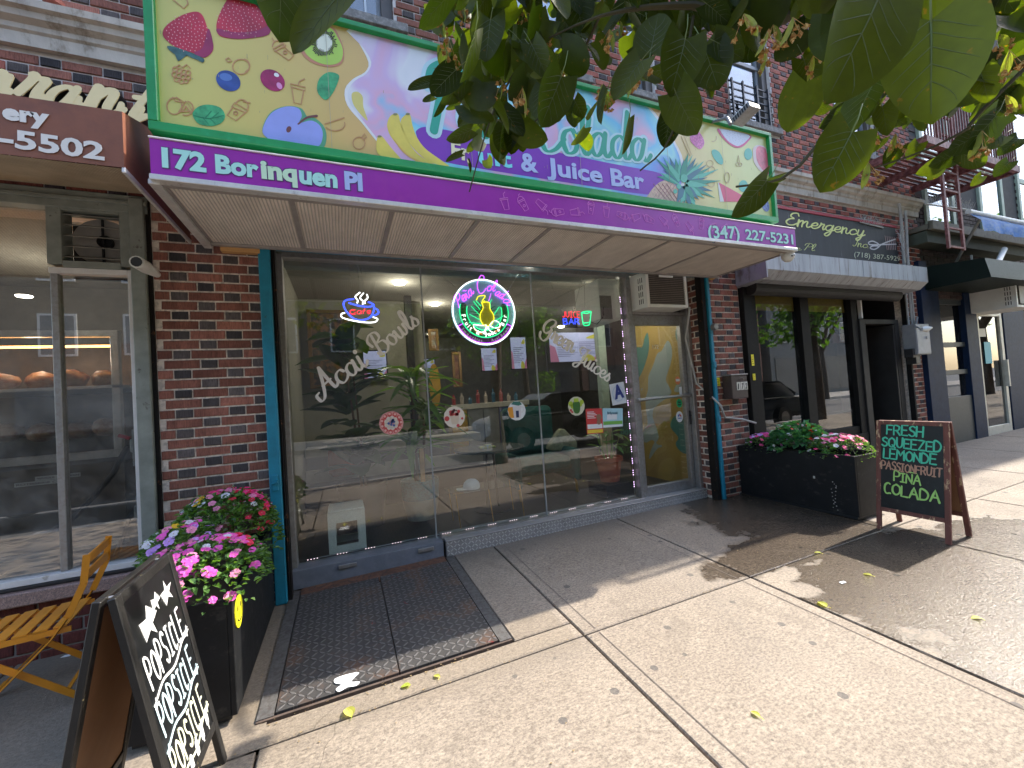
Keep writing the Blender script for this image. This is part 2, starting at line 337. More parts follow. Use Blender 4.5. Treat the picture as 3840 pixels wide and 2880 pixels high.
# ================================================================ SETTING: ground
def concrete(name, warm=1.0, wet=True):
    m, t, p = newmat(name); P = pos(t)
    n1 = noise(t, P, 1.1, 5, .6); n2 = noise(t, scaled(t, P, (1, 1.7, 1)), 48, 5, .7); n3 = noise(t, P, 95, 3, .7)
    base = ramp(t, n1, [(.3, (.275, .228, .180)), (.7, (.37, .312, .25))])
    c = mixc(t, 1, base, ramp(t, n2, [(.35, (.60, .585, .58)), (.5, (.95, .95, .95)), (.65, (1.26, 1.25, 1.24))]), 'MULTIPLY')
    c = mixc(t, 1, c, ramp(t, n3, [(.3, (.70, .70, .72)), (.55, (1.05, 1.05, 1.05))]), 'MULTIPLY')
    # old chewing gum and grime spots
    v = node(t, 'ShaderNodeTexVoronoi', voronoi_dimensions='2D'); v.inputs['Scale'].default_value = 3.4; t.links.new(P, v.inputs['Vector'])
    vc = node(t, 'ShaderNodeSeparateColor'); t.links.new(v.outputs['Color'], vc.inputs[0])
    rad = mathn(t, 'MULTIPLY', vc.outputs[0], .085); g = mathn(t, 'MULTIPLY', mathn(t, 'LESS_THAN', v.outputs['Distance'], rad), mathn(t, 'GREATER_THAN', vc.outputs[1], .45))
    c = mixc(t, mathn(t, 'MULTIPLY', g, .72), c, (.085, .08, .08))
    st = sm(t, noise(t, P, 2.3, 6, .7, .6), .52, .72); c = mixc(t, mathn(t, 'MULTIPLY', st, .42), c, (.17, .14, .11)); st2 = sm(t, noise(t, P, .7, 5, .65, .8), .50, .62); c = mixc(t, mathn(t, 'MULTIPLY', st2, .22), c, (.20, .175, .15)); v2 = node(t, 'ShaderNodeTexVoronoi', voronoi_dimensions='2D', feature='DISTANCE_TO_EDGE'); v2.inputs['Scale'].default_value = .33; wp = node(t, 'ShaderNodeVectorMath', operation='ADD'); nz = node(t, 'ShaderNodeTexNoise'); nz.inputs['Scale'].default_value = 3; t.links.new(P, nz.inputs[0]); t.links.new(P, wp.inputs[0]); t.links.new(nz.outputs['Color'], wp.inputs[1]); t.links.new(wp.outputs[0], v2.inputs['Vector']); c = mixc(t, mathn(t, 'MULTIPLY', mathn(t, 'LESS_THAN', v2.outputs['Distance'], .0011), .55), c, (.08, .065, .05))
    sp = node(t, 'ShaderNodeSeparateXYZ'); t.links.new(P, sp.inputs[0]); X, Y = sp.outputs[0], sp.outputs[1]
    # grime under the walls
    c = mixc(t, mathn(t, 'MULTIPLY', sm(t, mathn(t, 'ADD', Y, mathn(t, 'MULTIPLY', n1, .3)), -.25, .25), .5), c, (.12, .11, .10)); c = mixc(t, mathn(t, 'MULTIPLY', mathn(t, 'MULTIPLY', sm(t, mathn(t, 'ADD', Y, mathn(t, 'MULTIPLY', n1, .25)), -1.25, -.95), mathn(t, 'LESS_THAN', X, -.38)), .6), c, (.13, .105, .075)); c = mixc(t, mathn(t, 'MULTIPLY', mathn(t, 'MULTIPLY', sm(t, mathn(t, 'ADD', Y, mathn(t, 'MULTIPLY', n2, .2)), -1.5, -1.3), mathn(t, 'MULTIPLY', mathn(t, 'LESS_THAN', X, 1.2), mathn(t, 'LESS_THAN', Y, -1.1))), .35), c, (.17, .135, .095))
    c = mixc(t, 1, c, ramp(t, node(t, 'ShaderNodeObjectInfo').outputs['Random'], [(0, (.86, .85, .84)), (1, (1.08, 1.07, 1.04))]), 'MULTIPLY')
    rough = mathn(t, 'MULTIPLY_ADD', n2, .2, .72)
    if wet:   # hosed-down patches (they stay where the water lies)
        wn = noise(t, P, 2.2, 5, .65); nn = mathn(t, 'MULTIPLY', mathn(t, 'SUBTRACT', wn, .5), 1.1)
        def blob(cx, cy, rx, ry):
            a = mathn(t, 'POWER', mathn(t, 'DIVIDE', mathn(t, 'SUBTRACT', X, cx), rx), 2); b = mathn(t, 'POWER', mathn(t, 'DIVIDE', mathn(t, 'SUBTRACT', Y, cy), ry), 2)
            return sm(t, mathn(t, 'ADD', mathn(t, 'SUBTRACT', 1, mathn(t, 'SQRT', mathn(t, 'ADD', a, b))), nn), .0, .12)
        w1 = mathn(t, 'MAXIMUM', blob(3.55, -2.1, .95, .72), blob(4.0, -.55, .85, .85)); w1 = mathn(t, 'MAXIMUM', w1, blob(4.2, -2.5, 1.75, 1.15))
        w1 = mathn(t, 'MAXIMUM', w1, blob(3.5, -1.25, 1.1, .32))
        cut = mathn(t, 'MAXIMUM', mathn(t, 'GREATER_THAN', X, 2.665), mathn(t, 'GREATER_THAN', Y, -1.44)); w1 = mathn(t, 'MULTIPLY', w1, cut)
        c = mixc(t, mathn(t, 'MULTIPLY', w1, .8), c, mixc(t, 1, c, (.20, .17, .14), 'MULTIPLY'))
        rough = mathn(t, 'MULTIPLY_ADD', w1, -.60, rough)
    t.links.new(c, p.inputs['Base Color']); t.links.new(rough, p.inputs['Roughness'])
    setbump(t, p, mathn(t, 'ADD', n2, mathn(t, 'MULTIPLY', n3, .6)), .55, .006); MATS[name] = m; return m
M_CONC = concrete('sidewalk_concrete')
M_JOINT = mat('joint_dirt', (.05, .032, .022), .95, var=.4, vs_=30, bump=.6, col2=(.17, .09, .05))
M_ASPH = mat('asphalt', (.16, .155, .15), .9, var=.25, vs_=40, bump=.6, bs=160)
XJ = [-9.5, -8, -6.4, -4.9, -3.4, -1.95, -.42, 1.25, 2.66, 4.42, 6.0, 7.6, 9.2, 10.8, 12.4, 14, 17, 20, 24, 29, 36, 46]
YJ = [.35, -1.44, -3.05, -4.75]
side = MB(); side.add([(-30, -4.9, zg(-30, -4.9) - .03), (60, -4.9, zg(60, -4.9) - .03), (60, 1, zg(60, 1) - .03), (-30, 1, zg(-30, 1) - .03)], [(0, 1, 2, 3)])
sidewalk = struct('sidewalk', side, M_JOINT)
HX0, HX1, HY0, HY1 = -.46, .86, -1.29, .22
def slab(x0, x1, y0, y1, g=.006, th=.06, dz=0):
    b = .006; q = [(x0 + g, y0 + g), (x1 - g, y0 + g), (x1 - g, y1 - g), (x0 + g, y1 - g)]; qi = [(x0 + g + b, y0 + g + b), (x1 - g - b, y0 + g + b), (x1 - g - b, y1 - g - b), (x0 + g + b, y1 - g - b)]
    mb = MB(); mb.add([(x, y, zg(x, y) + dz) for x, y in qi] + [(x, y, zg(x, y) + dz - b) for x, y in q] + [(x, y, zg(x, y) + dz - th) for x, y in q],
           [(0, 1, 2, 3)] + [(4 + k, 4 + (k + 1) % 4, (k + 1) % 4, k) for k in range(4)] + [(8 + k, 8 + (k + 1) % 4, 4 + (k + 1) % 4, 4 + k) for k in range(4)])
    part('slab', mb, M_CONC, sidewalk)
for j in range(3):
    y1, y0 = YJ[j], YJ[j + 1]
    for i in range(len(XJ) - 1):
        x0, x1 = XJ[i], XJ[i + 1]; dz = U(-.0015, .0015)
        if j == 0 and i == 6:
            slab(x0, HX0, y0, y1, dz=dz); slab(HX1, x1, HY0, y1, dz=.001); slab(HX0, x1, y0, HY0, dz=.0)
        elif j == 0 and i == 5: slab(x0, x1, y0, y1, dz=dz)
        else: slab(x0, x1, y0, y1, dz=dz)
    # shallow tooled line beside the joints
jb = MB()
for x in (1.25 + .09, 2.66 - .10, 4.42 + .1):
    for y0, y1 in ((-3.05, -1.46), (-1.42, .1)):
        jb.add([(x, y0, zg(x, y0) + .0022), (x + .006, y0, zg(x, y0) + .0022), (x + .006, y1, zg(x, y1) + .0022), (x, y1, zg(x, y1) + .0022)], [(0, 1, 2, 3)])
part('tooled_groove', jb, mat('groove_grime', (.16, .13, .11), .9), sidewalk)
mb = MB()
for i in range(30):
    x0 = -26 + i * 2.4; mb.box(x0 + .008, x0 + 2.392, -4.93, -4.765, zg(x0, -4.9) - .2, zg(x0, -4.9))
struct('kerb', mb, mat('kerb_stone', (.33, .32, .30), .8, var=.2, bump=.5))
mb = MB(); mb.add([(-300, -300, -1.2), (300, -300, -1.2), (300, 300, -.2), (-300, 300, -.2)], [(0, 1, 2, 3)]); struct('ground', mb, mat('far_ground', (.16, .155, .15), .95))
mb = MB(); mb.add([(-60, -13.2, -.22), (90, -13.2, -.22), (90, -4.9, -.18), (-60, -4.9, -.18)], [(0, 1, 2, 3)]); struct('road', mb, M_ASPH)
mb = MB(); mb.box(-60, 90, -17.6, -13.2, -.3, -.06); struct('far_sidewalk', mb, mat('far_pavement', (.42, .39, .35), .9))
# ================================================================ bricks
def brickmat(name, a, b, island=False):
    m, t, p = newmat(name); P = pos(t)
    r = node(t, 'ShaderNodeNewGeometry').outputs['Random Per Island'] if island else node(t, 'ShaderNodeObjectInfo').outputs['Random']
    c = ramp(t, r, [(0, a), (.5, tuple((x + y) / 2 for x, y in zip(a, b))), (1, b)])
    st = noise(t, scaled(t, P, (1, 1, .12)), 130, 3, .8); n2 = noise(t, P, 22, 5, .7)
    c = mixc(t, 1, c, ramp(t, st, [(.35, .62), (.55, 1.05)]), 'MULTIPLY'); c = mixc(t, 1, c, ramp(t, n2, [(.3, .78), (.7, 1.14)]), 'MULTIPLY')
    c = mixc(t, 1, c, ramp(t, noise(t, scaled(t, P, (2.2, 1, .35)), 1.6, 5, .65), [(.34, (.58, .57, .57)), (.6, (1.06, 1.05, 1.04))]), 'MULTIPLY')
    ef = sm(t, noise(t, P, 3.2, 6, .75), .58, .8); c = mixc(t, mathn(t, 'MULTIPLY', ef, .16), c, (.45, .38, .36))
    t.links.new(c, p.inputs['Base Color']); p.inputs['Roughness'].default_value = .82; p.inputs['Specular IOR Level'].default_value = .3
    setbump(t, p, mathn(t, 'ADD', st, mathn(t, 'MULTIPLY', n2, .5)), .8, .004); MATS[name] = m; return m
BR, BD = brickmat('red_brick', (.20, .078, .056), (.45, .185, .135)), brickmat('burnt_brick', (.045, .042, .046), (.15, .125, .12))
BRI, BDI = brickmat('red_brick_rows', (.28, .08, .06), (.48, .16, .12), True), brickmat('burnt_brick_rows', (.05, .042, .05), (.13, .095, .10), True)
MORT = mat('mortar', (.70, .61, .51), .95, var=.2, vs_=18, bump=.6, bs=140, col2=(.44, .38, .32))
MORT2 = mat('mortar_upper', (.62, .57, .54), .95, var=.15, vs_=18, bump=.6, bs=140)
def brickmesh(w, h, d, k):
    random.seed(50 + k); bm = bmesh.new(); bmesh.ops.create_cube(bm, size=1)
    for q in bm.verts: q.co = Vector((q.co.x * w, q.co.y * d, q.co.z * h))
    bmesh.ops.bevel(bm, geom=[e for e in bm.edges if all(v.co.y < 0 for v in e.verts)], offset=.004, segments=1, affect='EDGES')
    for q in bm.verts: q.co += Vector((U(-.0018, .0018), U(-.0012, .0012), U(-.0018, .0018)))
    me = bpy.data.meshes.new('brick'); bm.to_mesh(me); bm.free(); return me
PX, CZ, DEP = .3225, .0708, .07
ST = [brickmesh(.2085, .0575, DEP, k) for k in range(5)]; HD = [brickmesh(.0975, .0575, DEP, k + 9) for k in range(5)]
for q in ST: q.materials.append(BR)
for q in HD: q.materials.append(BD)
def brick_rects(x0, x1, z0, z1, holes=()):    # Flemish bond clipped to a rectangle and to openings
    out = []; r0_ = math.floor((z0 - 2.682) / CZ) - 1
    for r in range(r0_, math.ceil((z1 - 2.682) / CZ) + 2):
        zc = 2.682 + r * CZ
        if zc - .028 < z0 - .02 or zc + .028 > z1 + .02: continue
        off = 0 if r % 2 == 0 else PX / 2
        for k in range(math.floor((x0 + 1.045) / PX) - 2, math.ceil((x1 + 1.045) / PX) + 2):
            for kind, c, w in (('s', -1.045 + off + k * PX, .2085), ('h', -1.045 + off + PX / 2 + k * PX, .0975)):
                a, b = c - w / 2, c + w / 2; segs = [(max(a, x0), min(b, x1))]
                for hx0, hx1, hz0, hz1 in holes:
                    if hz0 < zc < hz1:
                        ns = []
                        for s0, s1 in segs:
                            if s1 <= hx0 or s0 >= hx1: ns.append((s0, s1))
                            else:
                                if s0 < hx0: ns.append((s0, hx0))
                                if s1 > hx1: ns.append((hx1, s1))
                        segs = ns
                for s0, s1 in segs:
                    if s1 - s0 > .03: out.append((kind, s0, s1, zc, w))
    return out
def lay(parent, rects, yf, limit=300, key=None):
    if key: rects = sorted(rects, key=key)
    for i, (k, a, b, z, w) in enumerate(rects[:limit]):
        me = random.choice(ST if k == 's' else HD); s = (b - a) / w
        M = Matrix.Translation(((a + b) / 2, yf + DEP / 2 + U(-.0015, .002), z)) @ Matrix.Rotation(U(-.006, .006), 4, 'Y') @ Matrix.Diagonal((s, 1, 1, 1))
        inst('brick', me, parent, M)
    if len(rects) > limit:
        mb = MB()
        for k, a, b, z, w in rects[limit:]:
            mb.cur = 0 if k == 's' else 1; y = yf + U(-.002, .002); e = .003; h = .0288
            mb.add([(a + e, y, z - h + e), (b - e, y, z - h + e), (b - e, y, z + h - e), (a + e, y, z + h - e), (a, y + .012, z - h), (b, y + .012, z - h), (b, y + .012, z + h), (a, y + .012, z + h)],
                   [(0, 1, 2, 3), (4, 5, 1, 0), (5, 6, 2, 1), (6, 7, 3, 2), (7, 4, 0, 3)])
        part('brickwork', mb, [BRI, BDI], parent, kind='stuff')
# piers beside the shopfront
t = thing('brick_pier', 'brick pier in red and burnt black bricks left of the turquoise post', 'wall', (-.83, 0, zg(-.8, 0)))
mb = MB(); mb.box(-1.2, -.5, .008, .5, 0, 3.0); part('mortar_bed', mb, MORT, t)
lay(t, brick_rects(-1.185, -.52, .02, 2.96), 0)
t = thing('brick_pier', 'brick pier carrying the brown 172 letter box', 'wall', (4.37, 0, zg(4.4, 0)))
mb = MB(); mb.box(4.12, 4.64, .008, .5, 0, 3.4); part('mortar_bed', mb, MORT, t)
lay(t, brick_rects(4.125, 4.63, .05, 2.98), 0, 260)
t = thing('brick_pier', 'narrow brick pier under the grey electric box', 'wall', (8.45, 0, zg(8.5, 0)))
mb = MB(); mb.box(8.33, 8.75, .008, .5, 0, 3.2); part('mortar_bed', mb, MORT, t)
lay(t, brick_rects(8.34, 8.74, .1, 3.0), 0, 260)
# reveal of bricks inside the right hand jamb of the shop door
t = thing('brick_jamb', 'strip of bricks turned inward beside the shop door', 'wall', (4.0, .15, zg(4, 0)))
mb = MB(); mb.box(4.012, 4.1, .02, .3, 0, 2.85); part('mortar_bed', mb, MORT, t)
for r in range(37):
    z = .13 + r * CZ
    k = r % 2; M = Matrix.Translation((4.012 + DEP / 2 - .004, .09 if k else .15, z)) @ Matrix.Rotation(-pi / 2, 4, 'Z') @ Matrix.Diagonal((1 if k else .9, 1, 1, 1))
    inst('brick', (HD if k else ST)[r % 5], t, M)
    if k: inst('brick', ST[r % 5], t, Matrix.Translation((4.012 + DEP / 2 - .004, .21, z)) @ Matrix.Rotation(-pi / 2, 4, 'Z') @ Matrix.Diagonal((.5, 1, 1, 1)))
# upper facade
WIN = [(-.75, .60, 4.82, 6.6), (1.47, 2.55, 4.82, 6.6), (3.10, 3.56, 4.82, 6.6), (4.76, 5.60, 4.82, 6.6), (7.0, 8.0, 4.82, 6.6), (9.3, 10.4, 4.82, 6.6)]
fac = thing('brick_building', 'tall brick facade with a stone band and brown framed windows above the shops', 'building', (3.5, 0, 3.0))
mb = MB(); X0, X1 = -4.5, 9.0
def wallband(x0, x1, z0, z1, y0=.010, y1=.45): mb.box(x0, x1, y0, y1, z0, z1)
wallband(X0, X1, 2.98, 4.80)
xs = [X0] + [q for wn in WIN[:5] for q in (wn[0], wn[1])] + [X1]
for i in range(0, len(xs), 2): wallband(xs[i], xs[i + 1], 4.80, 6.62)
wallband(X0, X1, 6.62, 8.2)
part('mortar_bed', mb, MORT2, fac)
holes = [(a, b, c, d) for a, b, c, d in WIN] + [(-5, 9.5, 3.945, 4.215)] + [(a - .09, b + .11, 4.735, 4.83) for a, b, c, d in WIN]
rects = [q for q in brick_rects(X0, X1, 2.99, 8.1, holes) if not (-.9 < q[1] and q[2] < 5.2 and q[3] < 3.66) and q[0]]
def key(q):
    x = (q[1] + q[2]) / 2; z = q[3]; vis = 0
    if -1.95 < x < -1.1 and 3.55 < z < 4.5: vis = -6
    elif .6 < x < 1.47 and z > 4.7: vis = -5
    elif 5.2 < x < 7.5 and 3.7 < z < 3.96: vis = -3
    elif 3.55 < x < 4.75 and z > 4.6: vis = -4
    elif 2.5 < x < 3.15 and z > 4.6: vis = -2.5
    elif 5.5 < x < 7.0 and 4.2 < z: vis = -2
    return vis * 3 + (abs(x) * .5 + abs(z - 4.5))
lay(fac, rects, 0, 300, key)
mb = MB(); mb.box(-6, 9.0, .02, .45, 8.2, 13.2); part('upper_wall', mb, mat('brick_far', (.24, .09, .07), .9, var=.3, vs_=30, bump=.4), fac)
mb = MB(); mb.box(-14, 30, -.545, .5, 13.0, 13.35); part('cornice', mb, mat('cornice_paint', (.2, .12, .1), .8), fac)
STONE = mat('band_stone', (.50, .46, .40), .85, var=.2, vs_=5, bump=.5, bs=60, col2=(.28, .24, .19), f2=(.5, .7), stretch=(1, 1, .5))
# moulded stone band in blocks
prof = [(0, 3.945), (-.03, 3.95), (-.035, 4.03), (-.05, 4.045), (-.055, 4.075), (-.09, 4.10), (-.10, 4.135), (-.125, 4.15), (-.13, 4.195), (0, 4.215)]
x = -4.4
while x < 8.9:
    L = 1.12; mb = MB(); x1 = min(x + L - .008, 8.98)
    mb.add([(xx, y, z) for xx in (x, x1) for y, z in prof], [(i, i + 1, i + 11, i + 10) for i in range(9)] + [tuple(range(10))[::-1], tuple(range(10, 20))])
    part('stone_block', mb, STONE, fac); x += L
# windows of the upper floor
BRN = mat('window_frame_brown', (.085, .068, .055), .5, var=.15, bump=.1); GREYM = mat('window_grey', (.22, .23, .25), .45, bump=.05)
SILL = mat('sill_stone', (.17, .165, .16), .85, var=.3, vs_=14, bump=.6, col2=(.28, .27, .26))
UG = glassmat('upper_window_glass', 2.4, (.8, .86, .9), .01, 1.0, .08)
BLIND = mat('window_blind', (.62, .72, .85), .7, var=.06, bump=.3, stretch=(.1, .1, 6)); DARKROOM = mat('dark_room', (.035, .037, .042), .9)
for i, (a, b, c, d) in enumerate(WIN):
    f = MB(); w = .10
    f.cbox(a, a + w, .05, .2, c, d); f.cbox(b - w, b, .05, .2, c, d); f.cbox(a + w, b - w, .05, .2, d - w, d); f.cbox(a + w, b - w, .05, .2, c, c + .05)
    wf = part('window', f, BRN, fac)
    f = MB(); f.cbox(a - .09, b + .11, -.045, .22, 4.735, 4.818, .006); part('sill', f, SILL, wf)
    f = MB(); m_ = (a + b) / 2; zz = c + .85
    f.cbox(a + w, b - w, .09, .13, zz, zz + .05); f.cbox(a + w, a + w + .035, .1, .14, c + .05, d - w); f.cbox(b - w - .035, b - w, .1, .14, c + .05, d - w)
    part('sash', f, GREYM, wf)
    f = MB(); f.box(a + w, b - w, .115, .118, c + .05, d - w); part('pane', f, UG, wf)
    f = MB(); f.box(a + .02, b - .02, .2, .22, c + (.05 if i in (1, 2, 4) else .7), d); part('blind', f, BLIND, wf)
    f = MB(); f.box(a - .01, b + .01, .43, .44, c, d); part('dark_interior', f, DARKROOM, wf)
    if i in (0,):
        f = MB(); f.box(b - w - .14, b - w - .125, .085, .1, c + .05, c + .9); part('cable', f, flat('pale_cable', (.6, .65, .7)), wf)
# iron guard on window
gr = thing('window_guard', 'black iron grille over the lower half of the window above the pineapple print', 'grille', (5.15, -.02, 4.82)); IRON = mat('black_iron', (.03, .035, .045), .5, metal=.3, bump=.1)
for x in (4.80, 5.00, 5.26, 5.48):
    mb = MB(); mb.bar((x, -.03, 4.78), (x, -.03, 5.32), .022, .022); part('upright', mb, IRON, gr)
for k in range(6):
    z = 4.82 + k * .095; mb = MB(); mb.bar((4.76, -.012, z), (5.58, -.012, z), .014, .014); part('crossbar', mb, IRON, gr)
# opaque bulk behind the shops so that the rooms are closed
mb = MB(); mb.box(-6, 30, .45, 9, 3.25, 13.2); mb.box(-6, -4.4, -.0, .45, 2.98, 13.2)
part('rear_mass', mb, DARKROOM, fac)
# ================================================================ SHOPFRONT
TURQ = mat('turquoise_paint', (.01, .20, .30), .5, var=.18, vs_=12, bump=.35, bs=50, col2=(.03, .10, .13), f2=(.60, .68))
ALU = mat('aluminium', (.34, .33, .32), .42, metal=.6, var=.12, vs_=20, bump=.1, col2=(.30, .28, .26))
GREYP = mat('grey_paint', (.17, .185, .215), .5, var=.12, vs_=7, bump=.15, col2=(.20, .21, .24))
RUSTBLK = mat('black_track', (.012, .010, .009), .8, spec=.2, var=.3, bump=.4, col2=(.16, .07, .03), f2=(.6, .7))
DARKM = mat('dark_metal', (.018, .018, .02), .5, bump=.1)
WHITE = mat('white_plastic', (.74, .74, .70), .45, var=.05, bump=.1, col2=(.60, .58, .52), f2=(.6, .8))
def post(x0, x1, zt, zb, name, label, mt, y0=-.05, y1=.02):
    t = thing(name, label, 'post', ((x0 + x1) / 2, (y0 + y1) / 2, zb)); mb = MB(); mb.cbox(x0, x1, y0, y1, zb, zt, .006); part('post_body', mb, mt, t); return t
t = post(-.535, -.455, 2.76, zg(-.5, 0), 'shutter_post', 'turquoise shutter post beside the pink flowers, left of the big window', TURQ)
mb = MB(); mb.cbox(-.515, -.475, -.062, -.05, .86, .98); mb.tube([(-.51, -.064, .91), (-.51, -.085, .92), (-.48, -.085, .93), (-.48, -.064, .94)], .007, 6); part('latch', mb, TURQ, t)
mb = MB(); mb.cbox(-.453, -.425, -.02, .06, zg(-.4, 0), 2.74); mb.tube([(-.439, -.024, z * .05 + .1) for z in range(52)], [(.009 if k % 2 else .004) for k in range(52)], 5); part('shutter_track', mb, RUSTBLK, t)
t = post(4.055, 4.10, 2.76, zg(4.1, 0), 'shutter_post', 'turquoise shutter post between the shop door and the 172 letter box', TURQ)
mb = MB(); mb.lathe([(0, .05), (.035, .05), (.04, .03), (.04, 0)], (0, 0, 0), 16, Matrix.Translation((4.10, -.05, 2.10)) @ Matrix.Rotation(pi / 2, 4, 'X')); part('round_lock', mb, mat('worn_steel', (.3, .28, .26), .4, metal=.7), t)
mb = MB(); mb.cbox(3.985, 4.043, -.03, .06, zg(4, 0), 2.74); part('shutter_track', mb, RUSTBLK, t)
for z in (1.62, .98): mb = MB(); mb.cbox(4.06, 4.10, -.062, -.05, z, z + .07); part('bolt_plate', mb, TURQ, t)
t = thing('beam', 'turquoise beam running along the top of the shop window', 'beam', (1.8, 0, 2.72))
mb = MB(); mb.cbox(-.455, 4.045, -.02, .1, 2.735, 2.80); part('beam_body', mb, TURQ, t)
for a, b in ((-.42, .40), (.44, 1.35), (1.37, 2.9)): mb = MB(); mb.cbox(a, b, -.035, -.02, 2.742, 2.772); part('flange', mb, mat('turquoise_faded', (.05, .40, .52), .6), t)
# glazing
G = .28
SG = glassmat('shop_glass', 2.15, (.93, .95, .93), 0, 1.0, .015); DG = glassmat('door_glass', 1.95, (.93, .95, .93), 0, 1.0, .03)
t = thing('shop_window', 'large three pane shop window with lettering and round food stickers', 'window', (1.3, G, .1))
for a, b in ((-.405, .745), (.749, 1.905), (1.909, 3.10)):
    mb = MB(); mb.box(a, b, G, G + .006, .17, 2.735); part('pane', mb, SG, t)
SEAL = mat('silicone_seal', (.30, .32, .32), .4)
for x in (.747, 1.907): mb = MB(); mb.box(x - .006, x + .006, G - .004, G + .012, .17, 2.735); part('glass_joint', mb, SEAL, t)
FR = MB(); FR.cbox(-.47, -.405, G - .06, G + .05, .08, 2.76); FR.cbox(3.10, 3.165, G - .05, G + .06, .14, 2.80); FR.cbox(-.405, 3.10, G - .05, G + .05, 2.735, 2.79)
part('window_frame', FR, ALU, t)
mb = MB(); mb.cbox(-.44, .78, G - .13, G + .05, zg(0, .2), .172); part('bottom_rail', mb, GREYP, t)
mb = MB(); mb.cbox(.78, 3.16, G - .06, G + .05, .15, .182); part('bottom_rail', mb, ALU, t)
for x in (-.10, .55): mb = MB(); mb.cbox(x, x + .14, G - .145, G - .13, .12, .15); part('vent_slot', mb, ALU, t)
# lights round the window
LED = flat('pink_led', (.85, .55, 1.0), emis=1.1); WLED = flat('white_led', (1, .75, .85), emis=.6)
ls = thing('light_string', 'string of small pink lights along the bottom and right edge of the shop window', 'fairy lights', (1.5, G + .03, .2))
for k in range(15):
    x = -.34 + k * .23; mb = MB()
    for j in range(4): mb.cbox(x + j * .024, x + j * .024 + .007, G + .03, G + .037, .186, .192, .002)
    part('led_strip', mb, WLED, ls)
for k in range(17):
    z = .30 + k * .135; mb = MB()
    for j in range(3): mb.cbox(3.067, 3.075, G + .03, G + .037, z + j * .026, z + j * .026 + .010, .002)
    part('led_strip', mb, LED, ls)
mb = MB(); mb.tube([(3.071 + .004 * sin(k), G + .036, .19 + k * .09) for k in range(27)], .003, 4); mb.tube([(3.07 - k * .24, G + .036, .19 + .003 * sin(k * 2)) for k in range(15)], .003, 4); part('wire', mb, SEAL, ls)
# step with diamond plate
def treadmat(name, col, col2, scale=36, metal=.5, rough=.45, spec=.5, wall=False, redmarks=False):
    m, t, p = newmat(name); P = pos(t)
    if wall: P2 = scaled(t, P, (scale, 0, scale))
    else: P2 = scaled(t, P, (scale, scale, 0))
    sp = node(t, 'ShaderNodeSeparateXYZ'); t.links.new(P2, sp.inputs[0]); X = sp.outputs[0]; Y = sp.outputs[2 if wall else 1]
    a = mathn(t, 'FLOOR', X); b = mathn(t, 'FLOOR', Y); par = mathn(t, 'MODULO', mathn(t, 'ABSOLUTE', mathn(t, 'ADD', a, b)), 2)
    fx = mathn(t, 'SUBTRACT', mathn(t, 'FRACT', X), .5); fy = mathn(t, 'SUBTRACT', mathn(t, 'FRACT', Y), .5)
    s = mathn(t, 'MULTIPLY_ADD', par, 2, -1); u = mathn(t, 'ADD', fx, mathn(t, 'MULTIPLY', fy, s)); v = mathn(t, 'SUBTRACT', fx, mathn(t, 'MULTIPLY', fy, s))
    d = mathn(t, 'ADD', mathn(t, 'POWER', mathn(t, 'DIVIDE', u, .78), 2), mathn(t, 'POWER', mathn(t, 'DIVIDE', v, .24), 2))
    h = mathn(t, 'SUBTRACT', 1, sm(t, d, .5, 1.1))
    n1 = noise(t, P, 6, 6, .7); c = ramp(t, n1, [(.3, tuple(q * .8 for q in col)), (.7, tuple(q * 1.15 for q in col))])
    c = mixc(t, sm(t, noise(t, P, 3.2, 6, .7, .5), .5, .66), c, col2); c = mixc(t, mathn(t, 'MULTIPLY', h, .75), c, tuple(min(1, q * 1.7 + .05) for q in col))
    if redmarks: c = mixc(t, mathn(t, 'MULTIPLY', sm(t, noise(t, P, 4.7, 4, .5, 1.2), .70, .73), .85), c, (.28, .03, .03)); 
    c = mixc(t, mathn(t, 'MULTIPLY', sm(t, noise(t, P, 40, 3, .8), .6, .75), .4), c, tuple(q * .4 for q in col))
    t.links.new(c, p.inputs['Base Color']); p.inputs['Metallic'].default_value = metal; p.inputs['Roughness'].default_value = rough; p.inputs['Specular IOR Level'].default_value = spec
    setbump(t, p, h, .9, .006); MATS[name] = m; return m
TREADW = treadmat('riser_tread_plate', (.40, .39, .38), (.34, .33, .32), 30, .5, .5, wall=True)
TREADG = treadmat('hatch_tread_plate', (.085, .080, .078), (.15, .095, .07), 24, .35, .55, redmarks=True)
STEPTOP = mat('step_top', (.36, .35, .35), .5, metal=.4, var=.1, vs_=10, bump=.2)
st = thing('door_step', 'low step faced with diamond plate below the window and door', 'step', (2.5, .1, zg(2.5, .1)))
for a, b in ((.80, 2.02), (2.024, 4.0)):
    mb = MB(); mb.add([(a, .135, zg(a, .1) - .01), (b, .135, zg(b, .1) - .01), (b, .135, .165), (a, .135, .165), (a, .2, zg(a, .1) - .01), (b, .2, zg(b, .1) - .01), (b, .2, .165), (a, .2, .165)], [(0, 1, 2, 3), (1, 5, 6, 2), (4, 0, 3, 7), (3, 2, 6, 7)]); part('riser', mb, TREADW, st)
    mb = MB(); mb.cbox(a, b, .128, .42, .165, .176, .003); part('tread', mb, STEPTOP, st)
